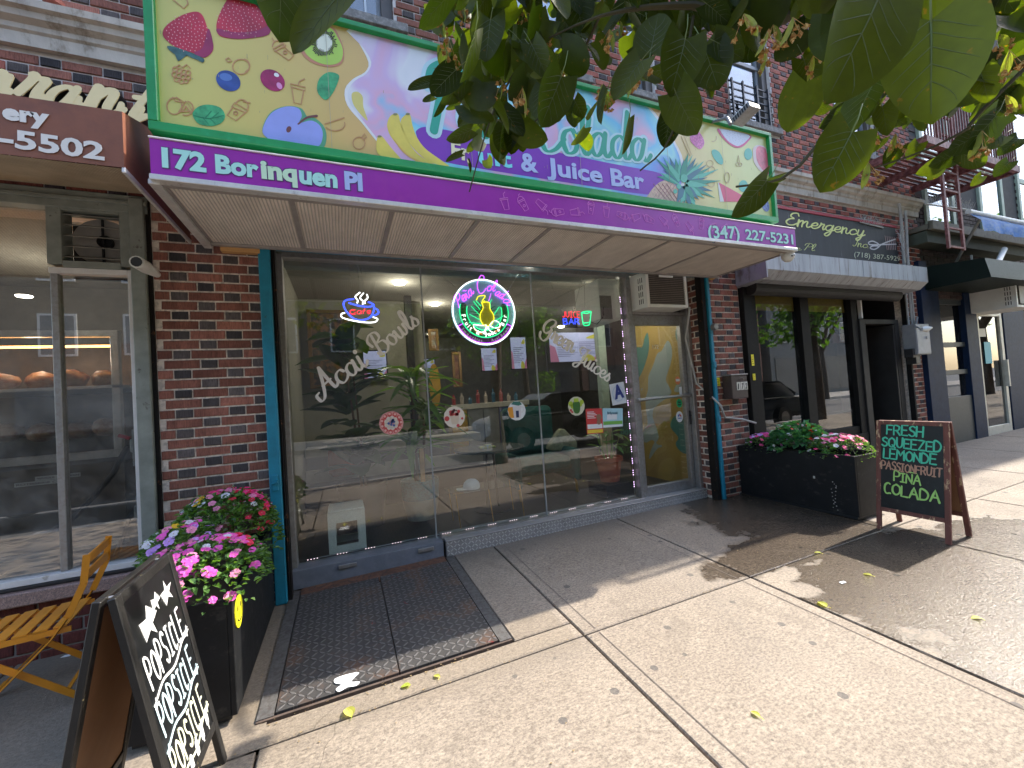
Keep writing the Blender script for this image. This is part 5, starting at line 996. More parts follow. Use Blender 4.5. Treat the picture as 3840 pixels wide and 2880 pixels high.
mb = MB(); mb.tube([(.12, NY, 2.44), (.125, NY, 2.75)], .002, 4); mb.tube([(.25, NY, 2.42), (.21, NY, 2.75)], .002, 4); mb.tube([(.19, NY, 2.47), (.195, NY, 2.6), (.185, NY, 2.75)], .003, 4); part('hanging_chain', mb, ALU, n1)
n2 = thing('juice_neon_sign', 'neon sign reading JUICE BAR in red and blue with a green tumbler', 'neon sign', (2.4, NY, 2.25))
def ncaps(s, p0, p1, ph, m):
    a, b, h = px2(*q18(*p0), NY), px2(*q18(*p1), NY), px2(*q18(*ph), NY); L = b[0] - a[0]; hh = h[1] - a[1]; x = 0; st = []
    for ch in s:
        LL = K_[ch]; st += [[(p[0] + x, p[1]) for p in q] for q in LL]; x += max(p[0] for q in LL for p in q) + .2
    tubes(n2, [[(a[0] + p[0] * L / x, a[1] + p[1] * hh) for p in q] for q in st], m, .0042, 'neon_letters')
ncaps('JUICE', (683, 752), (840, 748), (683, 703), NR); ncaps('BAR', (693, 810), (835, 806), (693, 762), NB)
Q = lambda L: [px2(*q18(*p), NY) for p in L]
tubes(n2, [Q(cr([(843, 712), (855, 800), (870, 820), (905, 815), (912, 795), (922, 705)], 4)), Q(cr([(843, 712), (880, 703), (922, 705), (885, 720), (843, 712)], 4)), Q([(862, 800), (905, 795)])], NG, .006)
mb = MB()
for a, b in ((2.31, 2.15), (2.44, 2.6), (2.6, 2.62)): mb.tube([(a, NY, 2.33), (b, NY, 2.75)], .0025, 4)
part('hanging_chain', mb, ALU, n2)
# ================================================================ ROOM behind the window
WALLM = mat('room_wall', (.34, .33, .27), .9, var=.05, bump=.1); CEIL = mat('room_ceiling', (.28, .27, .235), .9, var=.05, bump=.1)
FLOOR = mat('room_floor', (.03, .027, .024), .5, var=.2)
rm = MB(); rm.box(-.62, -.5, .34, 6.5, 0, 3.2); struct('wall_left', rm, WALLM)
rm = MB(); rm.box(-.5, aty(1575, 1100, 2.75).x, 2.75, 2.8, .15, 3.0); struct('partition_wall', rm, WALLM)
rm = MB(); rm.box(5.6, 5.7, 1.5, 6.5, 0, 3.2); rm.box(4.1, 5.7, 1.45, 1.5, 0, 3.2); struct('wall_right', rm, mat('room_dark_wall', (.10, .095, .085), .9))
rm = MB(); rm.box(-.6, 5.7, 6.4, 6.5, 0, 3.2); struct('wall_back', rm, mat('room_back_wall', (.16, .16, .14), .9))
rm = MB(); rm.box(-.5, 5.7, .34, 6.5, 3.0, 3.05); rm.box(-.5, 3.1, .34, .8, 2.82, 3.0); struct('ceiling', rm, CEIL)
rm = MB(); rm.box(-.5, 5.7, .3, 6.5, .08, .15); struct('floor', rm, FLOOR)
# passage behind the door with the painted mural
def mural():
    m, t, p = newmat('mural_paint'); P = pos(t); n = noise(t, P, .9, 2, .4, 1.0); c = ramp(t, n, [(.40, (.06, .18, .16)), (.44, (.34, .23, .06)), (.56, (.38, .27, .08)), (.60, (.28, .34, .34))]); t.links.new(c, p.inputs['Base Color']); m.node_tree.nodes[0]
    for e in t.nodes:
        if e.type == 'VALTORGB': e.color_ramp.interpolation = 'CONSTANT'
    return m
rm = MB(); rm.box(4.05, 4.10, .36, 1.5, .1, 3.0); props(part('mural', rm, mural(), None), 'wall mural in yellow, teal and grey shapes seen through the shop door', 'mural')
rm = MB(); rm.cbox(3.55, 3.68, 1.5, 1.6, .15, 2.6); single('pale_column', rm, mat('pale_green_paint', (.38, .48, .42), .6), 'pale green painted column behind the door glass', 'column', (3.6, 1.55, .15))
rm = MB(); rm.cbox(3.28, 3.46, 1.2, 1.24, .16, 1.0); single('leaning_board', rm, mat('cream_board', (.55, .46, .27), .6), 'cream board leaning inside the doorway', 'board', (3.37, 1.22, .16))
def lamp(loc, e, c=(1, .9, .75), r=.1):
    l = bpy.data.lights.new('room_lamp_or_fill', 'POINT'); l.energy = e; l.color = c; l.shadow_soft_size = r; o = bpy.data.objects.new('room_lamp_or_fill', l); COL.objects.link(o); o.location = loc
DLE = flat('downlight_glow', (1, .93, .78), emis=7)
for i, (x, y) in enumerate((q10(1100, 470), q10(1395, 645), q10(1365, 897), q18(902, 408), q18(902, 577), q18(905, 690), q18(672, 832), q10(2165, 325))):
    z = 2.985 if i != 7 else 2.81; P_ = atz(x, y, z)
    if P_.y > 6.2: P_ = aty(x, y, 6.1); 
    mb = MB(); mb.lathe([(0, -.012), (.062, -.012), (.075, -.002), (.075, .006)], (P_.x, P_.y, P_.z), 18); t = thing('downlight', 'glowing round ceiling light, ' + ('nearest the cafe neon sign', 'behind the word Bowls, above the picture', 'lowest one left of the round neon sign', 'large one above the juice neon sign', 'second one above the juice neon sign', 'just touching the juice neon sign', 'beside the word Green', 'small one at the top of the right glass joint')[i], 'ceiling light', P_); part('lens', mb, DLE, t)
    if i in (0, 1, 3, 5): lamp((P_.x, P_.y, P_.z - .15), 2.5)
lamp((3.6, .9, 2.3), 1.3, (1, .95, .8)); lamp((2.6, 3.2, 2.4), 2)  # added fill lights without fixtures, for the mural passage and the counter area
# menu screens
def screen(x0, x1, z0, z1, y, label, ry=0, dark=None, tilt=0):
    t = thing('menu_screen', label, 'screen', ((x0 + x1) / 2, y, z0), ry); M0 = world(t); w_ = x1 - x0; h_ = z1 - z0
    mb = MB(); mb.cbox(-w_ / 2 - .02, w_ / 2 + .02, 0, .04, -.02, h_ + .02, .004, M0); part('casing', mb, DARKM, t)
    mb = MB(); mb.box(-w_ / 2, w_ / 2, -.004, -.001, 0, h_, M0); part('display', mb, flat('screen_lilac', (.28, .31, .50), emis=.16), t)
    mb = MB()
    for c_ in range(2 if w_ > .6 else 1):
        for k in range(9): mb.box(-w_ * .36 + c_ * w_ * .42, -w_ * .36 + c_ * w_ * .42 + w_ * (.24 + .08 * (k % 3)) * (1 if w_ > .6 else 1.7), -.006, -.004, h_ * (.18 + k * .06), h_ * (.18 + k * .06) + h_ * .018, M0)
    part('menu_print', mb, flat('menu_text', (.10, .10, .22)), t)
    mb = MB(); mb.prism([(-w_ / 2, 0), (-w_ / 2 + w_ * .16, 0), (-w_ / 2 + w_ * .10, h_ * .5), (-w_ / 2, h_ * .6)], .001, M0 @ frame((0, -.005, 0), (1, 0, 0), (0, -1, 0))); mb.prism([(w_ / 2 - w_ * .22, 0), (w_ / 2, 0), (w_ / 2, h_ * .32), (w_ / 2 - w_ * .1, h_ * .22)], .001, M0 @ frame((0, -.005, 0), (1, 0, 0), (0, -1, 0))); part('corner_print', mb, flat('menu_pink', (.42, .16, .30), emis=.06), t)
    mb = MB(); mb.prism(cr([(w_ * .1, h_ * .02), (w_ * .35, h_ * .02), (w_ * .3, h_ * .2), (w_ * .15, h_ * .22)], 4, True), .001, M0 @ frame((0, -.006, 0), (1, 0, 0), (0, -1, 0))); mb.prism(cr([(w_ * .2, h_ * .8), (w_ * .45, h_ * .8), (w_ * .4, h_ * .95)], 4, True), .001, M0 @ frame((0, -.006, 0), (1, 0, 0), (0, -1, 0))); part('fruit_print', mb, flat('menu_fruit', (.45, .45, .08), emis=.06), t)
def scr(q0, q1, y, label):
    a = aty(*q0, y); b = aty(*q1, y); screen(a.x, b.x, b.z, a.z, y, label)
scr(q18(570, 880), q18(1010, 1110), 3.4, 'wide lit menu screen behind the words Green Juices'); scr(q18(8, 1010), q18(145, 1190), 4.6, 'lit menu screen below the round neon sign'); scr(q18(250, 920), q18(390, 1175), 4.2, 'tall lit menu screen right of the round neon sign')
scr(q10(800, 1035), q10(1000, 1260), 2.68, 'lit menu screen behind the words Acai Bowls'); scr(q10(1265, 1100), q10(1400, 1270), 4.6, 'dim menu screen between the palm plant and the yellow surfboard'); 
mb = MB(); a = aty(*q18(540, 860), 3.45); b = aty(*q18(1090, 1140), 3.45); mb.box(a.x, b.x + .1, 3.45, 3.5, b.z - .1, a.z + .05); single('menu_board_back', mb, DARKM, 'black panel behind the wide menu screen', 'panel', (a.x, 3.5, b.z))
# pictures
def picture(q0, q1, y, label, col):
    a = aty(*q0, y); b = aty(*q1, y); t = thing('picture', label, 'picture', (a.x, y, b.z)); w_ = .05
    mb = MB(); mb.cbox(a.x, b.x, y - .03, y, b.z, b.z + w_); mb.cbox(a.x, b.x, y - .03, y, a.z - w_, a.z); mb.cbox(a.x, a.x + w_, y - .03, y, b.z + w_, a.z - w_); mb.cbox(b.x - w_, b.x, y - .03, y, b.z + w_, a.z - w_); part('frame', mb, mat('gilt_wood', (.20, .11, .03), .4, metal=.3), t)
    mb = MB(); mb.box(a.x + .03, b.x - .03, y - .01, y, b.z + .03, a.z - .03); part('canvas', mb, mat('canvas_' + col, {'dark': (.07, .06, .04), 'red': (.16, .05, .03), 'light': (.30, .28, .22)}[col], .6, var=.8, vs_=7, col2=(.25, .12, .05)), t)
picture(q10(328, 690), q10(705, 1330), 2.6, 'large gilt framed picture behind the tall fig plant', 'dark'); picture(q10(1335, 850), q10(1430, 1030), 3.6, 'small framed palm picture behind the word Bowls', 'light'); picture(q10(1530, 1040), q10(1625, 1330), 4.2, 'tall narrow gilt framed picture left of the screens', 'red')
# surfboards
for q0, q1, m, lab in ((q10(945, 1105), q10(1080, 1450), mat('board_teal', (.06, .24, .26), .3), 'teal surfboard standing behind the palm plant'), (q10(1335, 1140), q10(1450, 1490), mat('board_yellow', (.50, .30, .03), .3), 'yellow surfboard leaning on the back wall')):
    y = 3.9; a = aty(*q0, y); b = aty(*q1, y); cx = (a.x + b.x) / 2; rx = (b.x - a.x) / 2; cz = (a.z + b.z) / 2; rz_ = (a.z - b.z) / 2
    mb = MB(); mb.prism([(cx + rx * sin(k * pi / 12) * (1 if True else 0), cz + rz_ * cos(k * pi / 12)) for k in range(24)][::-1], .04, facade(y)); single('surfboard', mb, m, lab, 'surfboard', (cx, y, b.z))
# counter
ct = thing('counter', 'service counter with yellow and blue front panels at the back of the shop', 'counter', (2.6, 3.3, .15))
mb = MB(); mb.cbox(1.6, 3.0, 2.9, 3.3, 1.28, 1.36); part('worktop', mb, mat('counter_top', (.6, .58, .52), .3), ct)
for k, c_ in enumerate(((.55, .33, .03), (.25, .26, .27), (.30, .32, .34), (.03, .10, .30), (.50, .30, .04))):
    mb = MB(); mb.cbox(1.62 + k * .275, 1.88 + k * .275, 2.93, 3.2, .16, 1.275); part('front_panel', mb, mat('counter_%d' % k, c_, .5, var=.2), ct)
for k in range(9):
    x = 1.7 + k * .14; mb = MB(); h_ = U(.1, .24); mb.lathe([(.03, 0), (.035, h_ * .6), (.015, h_ * .8), (.015, h_)], (x, 3.05, 1.36), 10); single('bottle', mb, mat(('bottle_a', 'bottle_b', 'bottle_c')[k % 3], ((.3, .04, .04), (.4, .35, .3), (.03, .12, .2))[k % 3], .3), ('leftmost', 'middle', 'rightmost')[k // 3] + (' small red bottle on the counter', ' small pale bottle on the counter', ' small blue bottle on the counter')[k % 3], 'bottle', (x, 3.05, 1.36), group=('red bottles on the counter', 'pale bottles on the counter', 'blue bottles on the counter')[k % 3])
mb = MB(); mb.cbox(.9, 1.0, 2.4, 2.5, .15, 3.0); single('black_pole', mb, DARKM, 'black pole in the middle of the shop floor', 'pole', (.95, 2.45, .15))
# bench along the left wall
bn = thing('bench', 'long pale bench with dark cushions behind the plants', 'bench', (.7, 2.6, .15))
mb = MB(); mb.cbox(-.48, 1.9, 2.35, 2.75, .82, .93); part('shelf', mb, mat('bench_pale', (.50, .48, .43), .5), bn)
mb = MB(); mb.cbox(-.48, 1.9, 2.30, 2.34, .45, .66); part('front_board', mb, mat('bench_pale', (.50, .48, .43), .5), bn)
mb = MB(); mb.cbox(-.2, .2, 1.9, 2.28, .6, .95, .05); part('cushion', mb, mat('cushion_orange', (.35, .10, .02), .8), bn)
mb = MB(); mb.cbox(-.48, 1.9, 2.0, 2.3, .15, .5); part('base', mb, DARKM, bn)
# armchair
ac_ = thing('armchair', 'dark teal velvet armchair with a grey green cushion behind the right pane', 'armchair', (2.35, 1.5, .15)); VEL = mat('teal_velvet', (.012, .10, .10), .8, var=.3, bump=.2)
mb = MB(); mb.cbox(1.95, 2.75, 1.1, 1.7, .42, .62, .05); part('seat', mb, VEL, ac_, bevel=.02)
mb = MB(); mb.cbox(2.02, 2.8, 1.65, 1.85, .6, 1.28, .08); part('backrest', mb, VEL, ac_, bevel=.02)
mb = MB(); mb.cbox(1.88, 1.98, 1.0, 1.75, .3, .72, .04); mb.cbox(2.72, 2.82, 1.0, 1.75, .3, .72, .04); part('armrest', mb, VEL, ac_, bevel=.02)
for x in (1.95, 2.75): mb = MB(); mb.tube([(x, 1.1, .42), (x, 1.05, .15)], .018, 8); part('leg', mb, mat('brass_leg', (.45, .28, .08), .3, metal=.8), ac_)
cu = px2(*q184(700, 560), 1.35); mb = MB(); mb.prism(cr([px2(*q184(*p), 1.35) for p in ((685, 460), (745, 505), (805, 570), (790, 640), (690, 640), (575, 630), (620, 540))], 3, True)[::-1], .10, facade(1.45)); single('cushion', mb, mat('sage_cushion', (.34, .36, .26), .9, var=.35, vs_=18, bump=.3), 'grey green patterned cushion propped on the teal armchair', 'cushion', (cu[0], 1.4, .6), smooth=True, bevel=.025)
# round table
tb = thing('round_table', 'round table on thin black legs left of the teal armchair', 'table', (1.55, .95, .15)); TT = aty(*q184(20, 640), .95).z
mb = MB(); mb.lathe([(0, .03), (.40, .03), (.41, .02), (.40, 0), (0, 0)], (1.55, .95, TT), 32); part('tabletop', mb, mat('table_top', (.07, .085, .08), .25), tb)
for k in range(4): mb = MB(); a = k * pi / 2 + .5; mb.tube([(1.55 + .05 * cos(a), .95 + .05 * sin(a), TT), (1.55 + .09 * cos(a), .95 + .09 * sin(a), .2)], .010, 6); part('leg', mb, DARKM, tb)
mb = MB(); mb.lathe([(.22, 0), (.22, .015), (0, .02)], (1.55, .95, .155), 24); part('foot_plate', mb, DARKM, tb)
pk = px2(*q184(60, 615), .9); mb = MB(); mb.cbox(pk[0] - .08, pk[0] + .10, .88, .98, TT + .03, TT + .045); mb.cbox(pk[0] - .02, pk[0] + .05, .9, .95, TT + .045, TT + .065); single('snack_packet', mb, mat('packet', (.45, .48, .12), .4, col2=(.4, .55, .65), vs_=12), 'yellow and white packet lying on the round table', 'packet', (pk[0], .93, TT + .03))
# plants inside
LEAFI = None
def leafmat(name, a, b, trans=.45, rough=.45, spec=.5, tm=(3.6, 3.4, .9)):
    m, t, p = newmat(name); o = [q for q in t.nodes if q.type == 'OUTPUT_MATERIAL'][0]; P = pos(t)
    r = node(t, 'ShaderNodeObjectInfo').outputs['Random']; r2 = node(t, 'ShaderNodeNewGeometry').outputs['Random Per Island']
    c = ramp(t, mathn(t, 'FRACT', mathn(t, 'ADD', r, r2)), [(0, a), (1, b)]); c = mixc(t, 1, c, ramp(t, noise(t, P, 30, 3), [(.3, .85), (.7, 1.12)]), 'MULTIPLY')
    c = mixc(t, mathn(t, 'MULTIPLY', sm(t, noise(t, P, 55, 3, .6), .66, .72), .7), c, (.10, .055, .015))
    t.links.new(c, p.inputs['Base Color']); p.inputs['Roughness'].default_value = rough; p.inputs['Specular IOR Level'].default_value = spec
    tr = node(t, 'ShaderNodeBsdfTranslucent'); t.links.new(mixc(t, 1, c, tm, 'MULTIPLY'), tr.inputs[0]); mx = node(t, 'ShaderNodeMixShader'); mx.inputs[0].default_value = trans
    t.links.new(p.outputs[0], mx.inputs[1]); t.links.new(tr.outputs[0], mx.inputs[2]); t.links.new(mx.outputs[0], o.inputs[0]); MATS[name] = m; return m
ILEAF = leafmat('fig_leaf', (.015, .045, .012), (.05, .11, .025), .2, .35); DRAC = leafmat('dracaena_leaf', (.05, .13, .03), (.14, .28, .07), .25, .35)
STEM = mat('plant_stem', (.16, .10, .06), .8)
def leafmesh(L, W, rows=9, droop=.25, fold=.15, tipp=1.0, base=.0, heart=False, twist=0):
    vs = []; fs = []
    for i in range(rows + 1):
        t_ = i / rows
        if heart: wd = W * (max(0, sin(pi * min(1, (t_ * .86 + .14)) ** .78)) ** .55); 
        else: wd = W * sin(pi * (t_ ** tipp) * .96 + .06) ** .8
        if i == rows: wd = W * .01
        y = L * t_; z = -droop * L * t_ * t_
        back = 0
        for k, s in enumerate((-1, -.5, 0, .5, 1)):
            yb = y - (W * .42 * max(0, 1 - t_ * 5) * abs(s) if heart else 0)
            vs.append((s * wd, yb, z + fold * wd * s * s * 1.2 + .01 * L * sin(7 * t_ + s * 2)))
    for i in range(rows):
        for k in range(4): a = i * 5 + k; fs.append((a, a + 1, a + 6, a + 5))
    return vs, fs
def mtx(o, d, up):   # local y along d
    d = Vector(d).normalized(); up = Vector(up); x = d.cross(up)
    x = x.normalized() if x.length > 1e-4 else d.orthogonal().normalized(); z = x.cross(d); M = Matrix((x, d, z)).transposed().to_4x4(); M.translation = Vector(o); return M
def asmesh(name, vs, fs, m, smooth=True):
    mb = MB(); mb.add(vs, fs); return mesh(name, mb, m, smooth)
figm = [asmesh('leaf', *leafmesh(.38, .12, 8, U(.1, .4), .25, .85), ILEAF) for k in range(4)]
fg = thing('fig_plant', 'tall dark fiddle leaf fig in a black pot at the left of the window', 'plant', (.12, .95, .15)); random.seed(21)
zt = 2.35
mb = MB(); mb.tube([(.14, .95, .6), (.10, .93, 1.3), (.04, .9, 1.9), (.02, .88, zt)], [.014, .012, .010, .006], 7); mb.tube([(.18, .98, .6), (.14, 1.0, 1.4), (.10, .98, 2.1)], [.012, .01, .005], 6); part('stem', mb, STEM, fg)
for k in range(56):
    z = U(.75, 2.35); a = U(0, 2 * pi); s = Vector((.08 - (z - 1) * .04, .94, z)); inst('leaf', figm[k % 4], fg, mtx(s + Vector((cos(a), sin(a), 0)) * .03, (cos(a), sin(a) * .8, U(-.2, .7)), (0, 0, 1)) @ Matrix.Diagonal((1, U(.7, 1.15), 1, 1)))
pt = thing('plant_pot', 'large black plastic pot holding the fig', 'pot', (.15, .96, .15)); mb = MB(); mb.lathe([(0, 0), (.19, 0), (.235, .40), (.25, .40), (.25, .44), (.22, .44), (.21, .38), (0, .38)], (.15, .96, .22), 28); part('pot_body', mb, mat('black_pot', (.025, .025, .027), .35), pt, smooth=True)
dr2 = thing('dracaena_plant', 'bushy green corn plant with drooping strap leaves in a blue pot', 'plant', (.72, .95, .15)); drm = [asmesh('leaf', *leafmesh(.46, .044, 10, dd, .3, .7), DRAC) for dd in (.5, .8, .3, 1.0)]
cx, cy = .73, .95
for top, sx_ in ((1.72, -.03), (1.35, .09), (1.02, -.08)):
    mb = MB(); mb.tube([(cx + sx_ * .5, cy, .6), (cx + sx_, cy, top - .05)], .016, 7); part('stem', mb, STEM, dr2)
    for k in range(24):
        a = k * 2.4; z = top - .18 + k * .011; inst('leaf', drm[k % 4], dr2, mtx((cx + sx_, cy, z), (cos(a), sin(a), U(.25, 1.3)), (0, 0, 1)) @ Matrix.Diagonal((1, U(.75, 1.1), 1, 1)))
mb = MB(); mb.cbox(cx + .0, cx + .045, cy - .09, cy - .05, .55, .95); part('stake', mb, mat('raw_timber', (.55, .30, .11), .7), dr2)
pt = thing('plant_pot', 'round pot with a blue patterned upper band and plain pale base holding the corn plant', 'pot', (cx, cy, .15)); mb = MB(); mb.lathe([(0, 0), (.15, 0), (.185, .16), (.195, .22)], (cx, cy, .2), 28); part('base', mb, mat('pot_pale', (.33, .33, .29), .4, var=.15), pt, smooth=True)
mb = MB(); mb.lathe([(.196, .22), (.205, .40), (.20, .42), (.185, .40), (0, .38)], (cx, cy, .2), 28); part('patterned_band', mb, mat('pot_blue', (.02, .12, .16), .35, var=.5, vs_=35, bump=.3, col2=(.05, .25, .28)), pt, smooth=True)
tp = aty(*q184(1065, 690), .75); pt = thing('plant_pot', 'terracotta pot in the corner beside the door', 'pot', (tp.x, .75, .3)); rr = .155
mb = MB(); mb.lathe([(0, 0), (rr * .75, 0), (rr, .24), (rr * 1.12, .25), (rr * 1.14, .30), (rr * .98, .30), (rr * .95, .27), (0, .27)], (tp.x, .75, tp.z - .30), 28); part('pot_body', mb, mat('terracotta', (.42, .11, .06), .6, var=.15), pt, smooth=True)
mb = MB(); mb.cbox(tp.x - .2, tp.x + .2, .55, .95, .15, tp.z - .302); single('plant_stand', mb, DARKM, 'low dark stand under the terracotta pot', 'stand', (tp.x, .75, .15))
pp = thing('pot_plant', 'broad leaved plant with long stalks in the terracotta pot', 'plant', (tp.x, .75, tp.z)); PL = leafmat('lily_leaf', (.08, .18, .06), (.20, .34, .14), .3, .4); lm = [asmesh('leaf', *leafmesh(.16, .05, 8, dd, .2, .75), PL) for dd in (.2, .5)]; mb = MB()
for k in range(13):
    a = U(0, 2 * pi); r_ = U(.03, .12); h_ = U(.12, .30); e = Vector((tp.x + cos(a) * r_ * 1.4, .75 + sin(a) * r_, tp.z + h_)); mb.tube([(tp.x + cos(a) * .04, .75 + sin(a) * .04, tp.z - .04), (e + Vector((0, 0, -.05))), e], .004, 5)
    inst('leaf', lm[k % 2], pp, mtx(e, (cos(a), sin(a), U(-.2, .8)), (0, 0, 1)))
part('stalks', mb, PL, pp)
# cap on a glass side table, white stool
gt = thing('glass_table', 'low glass table on brass hairpin legs under the cap', 'table', (1.25, .62, .15)); mb = MB(); mb.cbox(.95, 1.75, .42, .82, .50, .51); part('tabletop', mb, glassmat('table_glass', 1.5, (.85, .92, .9), 0), gt)
for x, y in ((1.0, .47), (1.7, .47), (1.0, .77), (1.7, .77), (1.35, .47)): mb = MB(); mb.tube([(x, y, .50), (x + .03, y, .16)], .006, 6); part('leg', mb, mat('brass_leg', (.45, .28, .08), .3, metal=.8), gt)
cp = thing('cap', 'pale blue baseball cap lying on the glass table', 'cap', (1.18, .6, .51)); cm = mat('cap_cloth', (.55, .62, .66), .9, var=.1, vs_=20, bump=.3)
mb = MB(); mb.lathe([(.085, 0), (.088, .03), (.078, .065), (.05, .09), (.02, .098), (0, .10)], (1.20, .58, .512), 20); part('crown', mb, cm, cp, smooth=True)
mb = MB(); mb.prism(cr([(1.14, .53), (1.06, .54), (1.04, .60), (1.07, .65), (1.15, .64)], 4, True), .006, Matrix.Translation((0, 0, .515))); part('peak', mb, cm, cp)
sl_ = thing('plastic_stool', 'white plastic stool with a square hole at the left end of the window', 'stool', (.0, .5, .16)); a = aty(*q14(455, 1160), .42); b = aty(*q14(770, 1500), .42)
x0, x1, z0, z1 = -.165, .125, .17, .52; WP = mat('woven_white', (.55, .62, .58), .5, var=.12, vs_=70, bump=.6, bs=60); stp = MB()
for y in (.40, .70):
    stp.prism([(x0 - .02, z0), (x0 + .03, z0), (x0 + .06, z0 + .02), (x1 - .06, z0 + .02), (x1 - .03, z0), (x1 + .02, z0), (x1 - .03, z1), (x0 + .03, z1)], .02, facade(y + .01))
st_ = MB(); y = .40
for y in (.40, .70): st_.box(x0 - .01, x0 + .055, y, y + .02, z0, z1 - .0); st_.box(x1 - .055, x1 + .01, y, y + .02, z0, z1); st_.box(x0 + .055, x1 - .055, y, y + .02, z1 - .09, z1); st_.box(x0 + .055, x1 - .055, y, y + .02, z0 + .0, z0 + .06)
part('side_panel', st_, WP, sl_); mb = MB(); mb.cbox(x0 - .005, x1 + .005, .395, .725, z1, z1 + .02, .008); part('seat', mb, WP, sl_); mb = MB(); mb.box(x0 - .01, x0 + .01, .42, .70, z0, z1); mb.box(x1 - .01, x1 + .01, .42, .70, z0, z1); part('end_panel', mb, WP, sl_)
# air conditioner seen from inside
iac = aty(*q18(970, 500), .9); t = thing('air_conditioner', 'white air conditioner wrapped in plastic inside the right pane', 'air conditioner', (2.85, .7, 2.2)); mb = MB(); mb.cbox(aty(*q18(975, 600), .45).x, aty(*q18(1150, 600), .45).x, .42, .95, aty(*q18(1050, 775), .45).z, aty(*q18(1050, 440), .45).z, .012); part('casing', mb, WHITE, t); mb = MB()
for k in range(14): mb.box(2.86 + k * .012, 2.865 + k * .012, .415, .419, 2.28, 2.56)
part('grille_fins', mb, mat('vent_black', (.02, .02, .02), .8), t); mb = MB(); mb.tube([(2.9, .41, 2.42), (2.88, .41, 2.3), (2.8, .42, 2.22), (2.72, .42, 2.24), (2.7, .42, 2.3)], .004, 5); part('cable', mb, DARKM, t)
# ================================================================ LEFT SHOP (bakery / rotisserie)
def q0(x, y): return (x * .452, 700 + y * .452)
def q1(x, y): return (x * .452, 1400 + y * .452)
OLIVE = mat('grey_green_paint', (.22, .24, .21), .6, var=.2, vs_=10, bump=.35, col2=(.10, .09, .08), f2=(.62, .68)); WHF = mat('white_frame', (.68, .66, .64), .55, var=.1, bump=.2, col2=(.45, .42, .38), f2=(.6, .7))
ls_ = thing('shop_window', 'large pane of the chicken shop at the far left with a white inner frame', 'window', (-1.7, .05, .5)); LG = glassmat('left_shop_glass', 2.7, (.8, .8, .78), 0, 1, .16)  # grey veil in this glass imitates hazy street reflections
mb = MB(); mb.box(-4.2, -1.735, .05, .056, .515, 2.95); mb.box(-1.70, -1.335, .05, .056, .515, 2.46); part('pane', mb, LG, ls_)
mb = MB(); mb.cbox(-1.33, -1.30, .0, .07, .50, 2.50); mb.cbox(-1.735, -1.33, .0, .07, 2.462, 2.50); part('white_frame', mb, WHF, ls_)
mb = MB(); mb.cbox(-1.737, -1.70, .02, .08, .51, 2.50); part('mullion', mb, ALU, ls_)
mb = MB(); mb.cbox(-4.2, -1.30, -.01, .09, .47, .51); part('bottom_rail', mb, WHF, ls_); mb = MB(); mb.cbox(-4.2, -1.30, -.02, .02, .45, .469); part('rubber_strip', mb, DARKM, ls_)
t = post(-1.298, -1.215, 3.0, .05, 'frame_post', 'chipped grey green post between the chicken shop window and the brick pier', OLIVE, -.04, .06)
mb = MB(); mb.cbox(-1.215, -1.19, -.01, .05, .05, 3.0); part('shadow_gap', mb, RUSTBLK, t)
mb = MB(); mb.cbox(-4.2, -1.2, -.02, .08, 2.90, 3.02); mb.cbox(-4.2, -1.2, -.035, .08, 2.95, 2.975); hd_ = thing('head_rail', 'grimy grey green head rail over the chicken shop window', 'rail', (-2, 0, 2.9)); part('rail', mb, OLIVE, hd_)
sb = thing('window_ledge', 'pink granite ledge below the chicken shop window', 'ledge', (-2.5, 0, .36))
for x0, x1 in ((-4.2, -2.66), (-2.655, -1.21)): mb = MB(); mb.cbox(x0, x1, -.06, .06, .36, .445, .008); part('granite_slab', mb, mat('pink_granite', (.34, .22, .19), .5, var=.4, vs_=90, bump=.3, col2=(.15, .12, .11)), sb)
lw = thing('low_brick_wall', 'low dark red brick wall behind the orange chair', 'wall', (-2.4, 0, -.01)); mb = MB(); mb.box(-4.2, -1.2, .012, .4, -.06, .36); part('mortar_bed', mb, mat('mortar_dark', (.28, .25, .22), .95), lw)
DRK = brickmat('dark_red_brick', (.12, .03, .025), (.17, .045, .035)); DB = brickmesh(.2, .068, DEP, 77); DB.materials.append(DRK)
for r in range(5):
    for k in range(15):
        x = -4.1 + k * .215 + (.107 if r % 2 else 0)
        if x + .1 < -1.2: inst('brick', DB, lw, Matrix.Translation((x, DEP / 2, .005 + r * .082)))
# extractor fan with louvres
fn = thing('extractor_fan', 'extractor fan behind open louvres at the top of the chicken shop window', 'fan', (-1.55, .05, 2.5))
mb = MB(); mb.cbox(-1.735, -1.66, -.01, .12, 2.52, 2.91); mb.cbox(-1.36, -1.30, -.01, .12, 2.52, 2.91); mb.cbox(-1.66, -1.36, -.01, .12, 2.50, 2.545); mb.cbox(-1.66, -1.36, -.01, .12, 2.885, 2.91); part('fan_frame', mb, OLIVE, fn)
mb = MB(); mb.box(-1.74, -1.3, .3, .31, 2.5, 2.9); part('fan_back', mb, mat('fan_black', (.012, .012, .012), .8), fn)
mb = MB(); mb.lathe([(0, 0), (.165, 0), (.165, .02), (0, .02)], (0, 0, 0), 32, Matrix.Translation((-1.51, .16, 2.73)) @ Matrix.Rotation(pi / 2, 4, 'X')); part('fan_disc', mb, mat('fan_disc', (.40, .37, .33), .6, var=.15), fn); mb = MB(); mb.lathe([(0, 0), (.04, 0), (.045, .04)], (0, 0, 0), 14, Matrix.Translation((-1.48, .13, 2.72)) @ Matrix.Rotation(pi / 2, 4, 'X')); mb.bar((-1.50, .12, 2.56), (-1.50, .12, 2.9), .012, .012); part('fan_hub', mb, mat('fan_black', (.012, .012, .012), .8), fn)
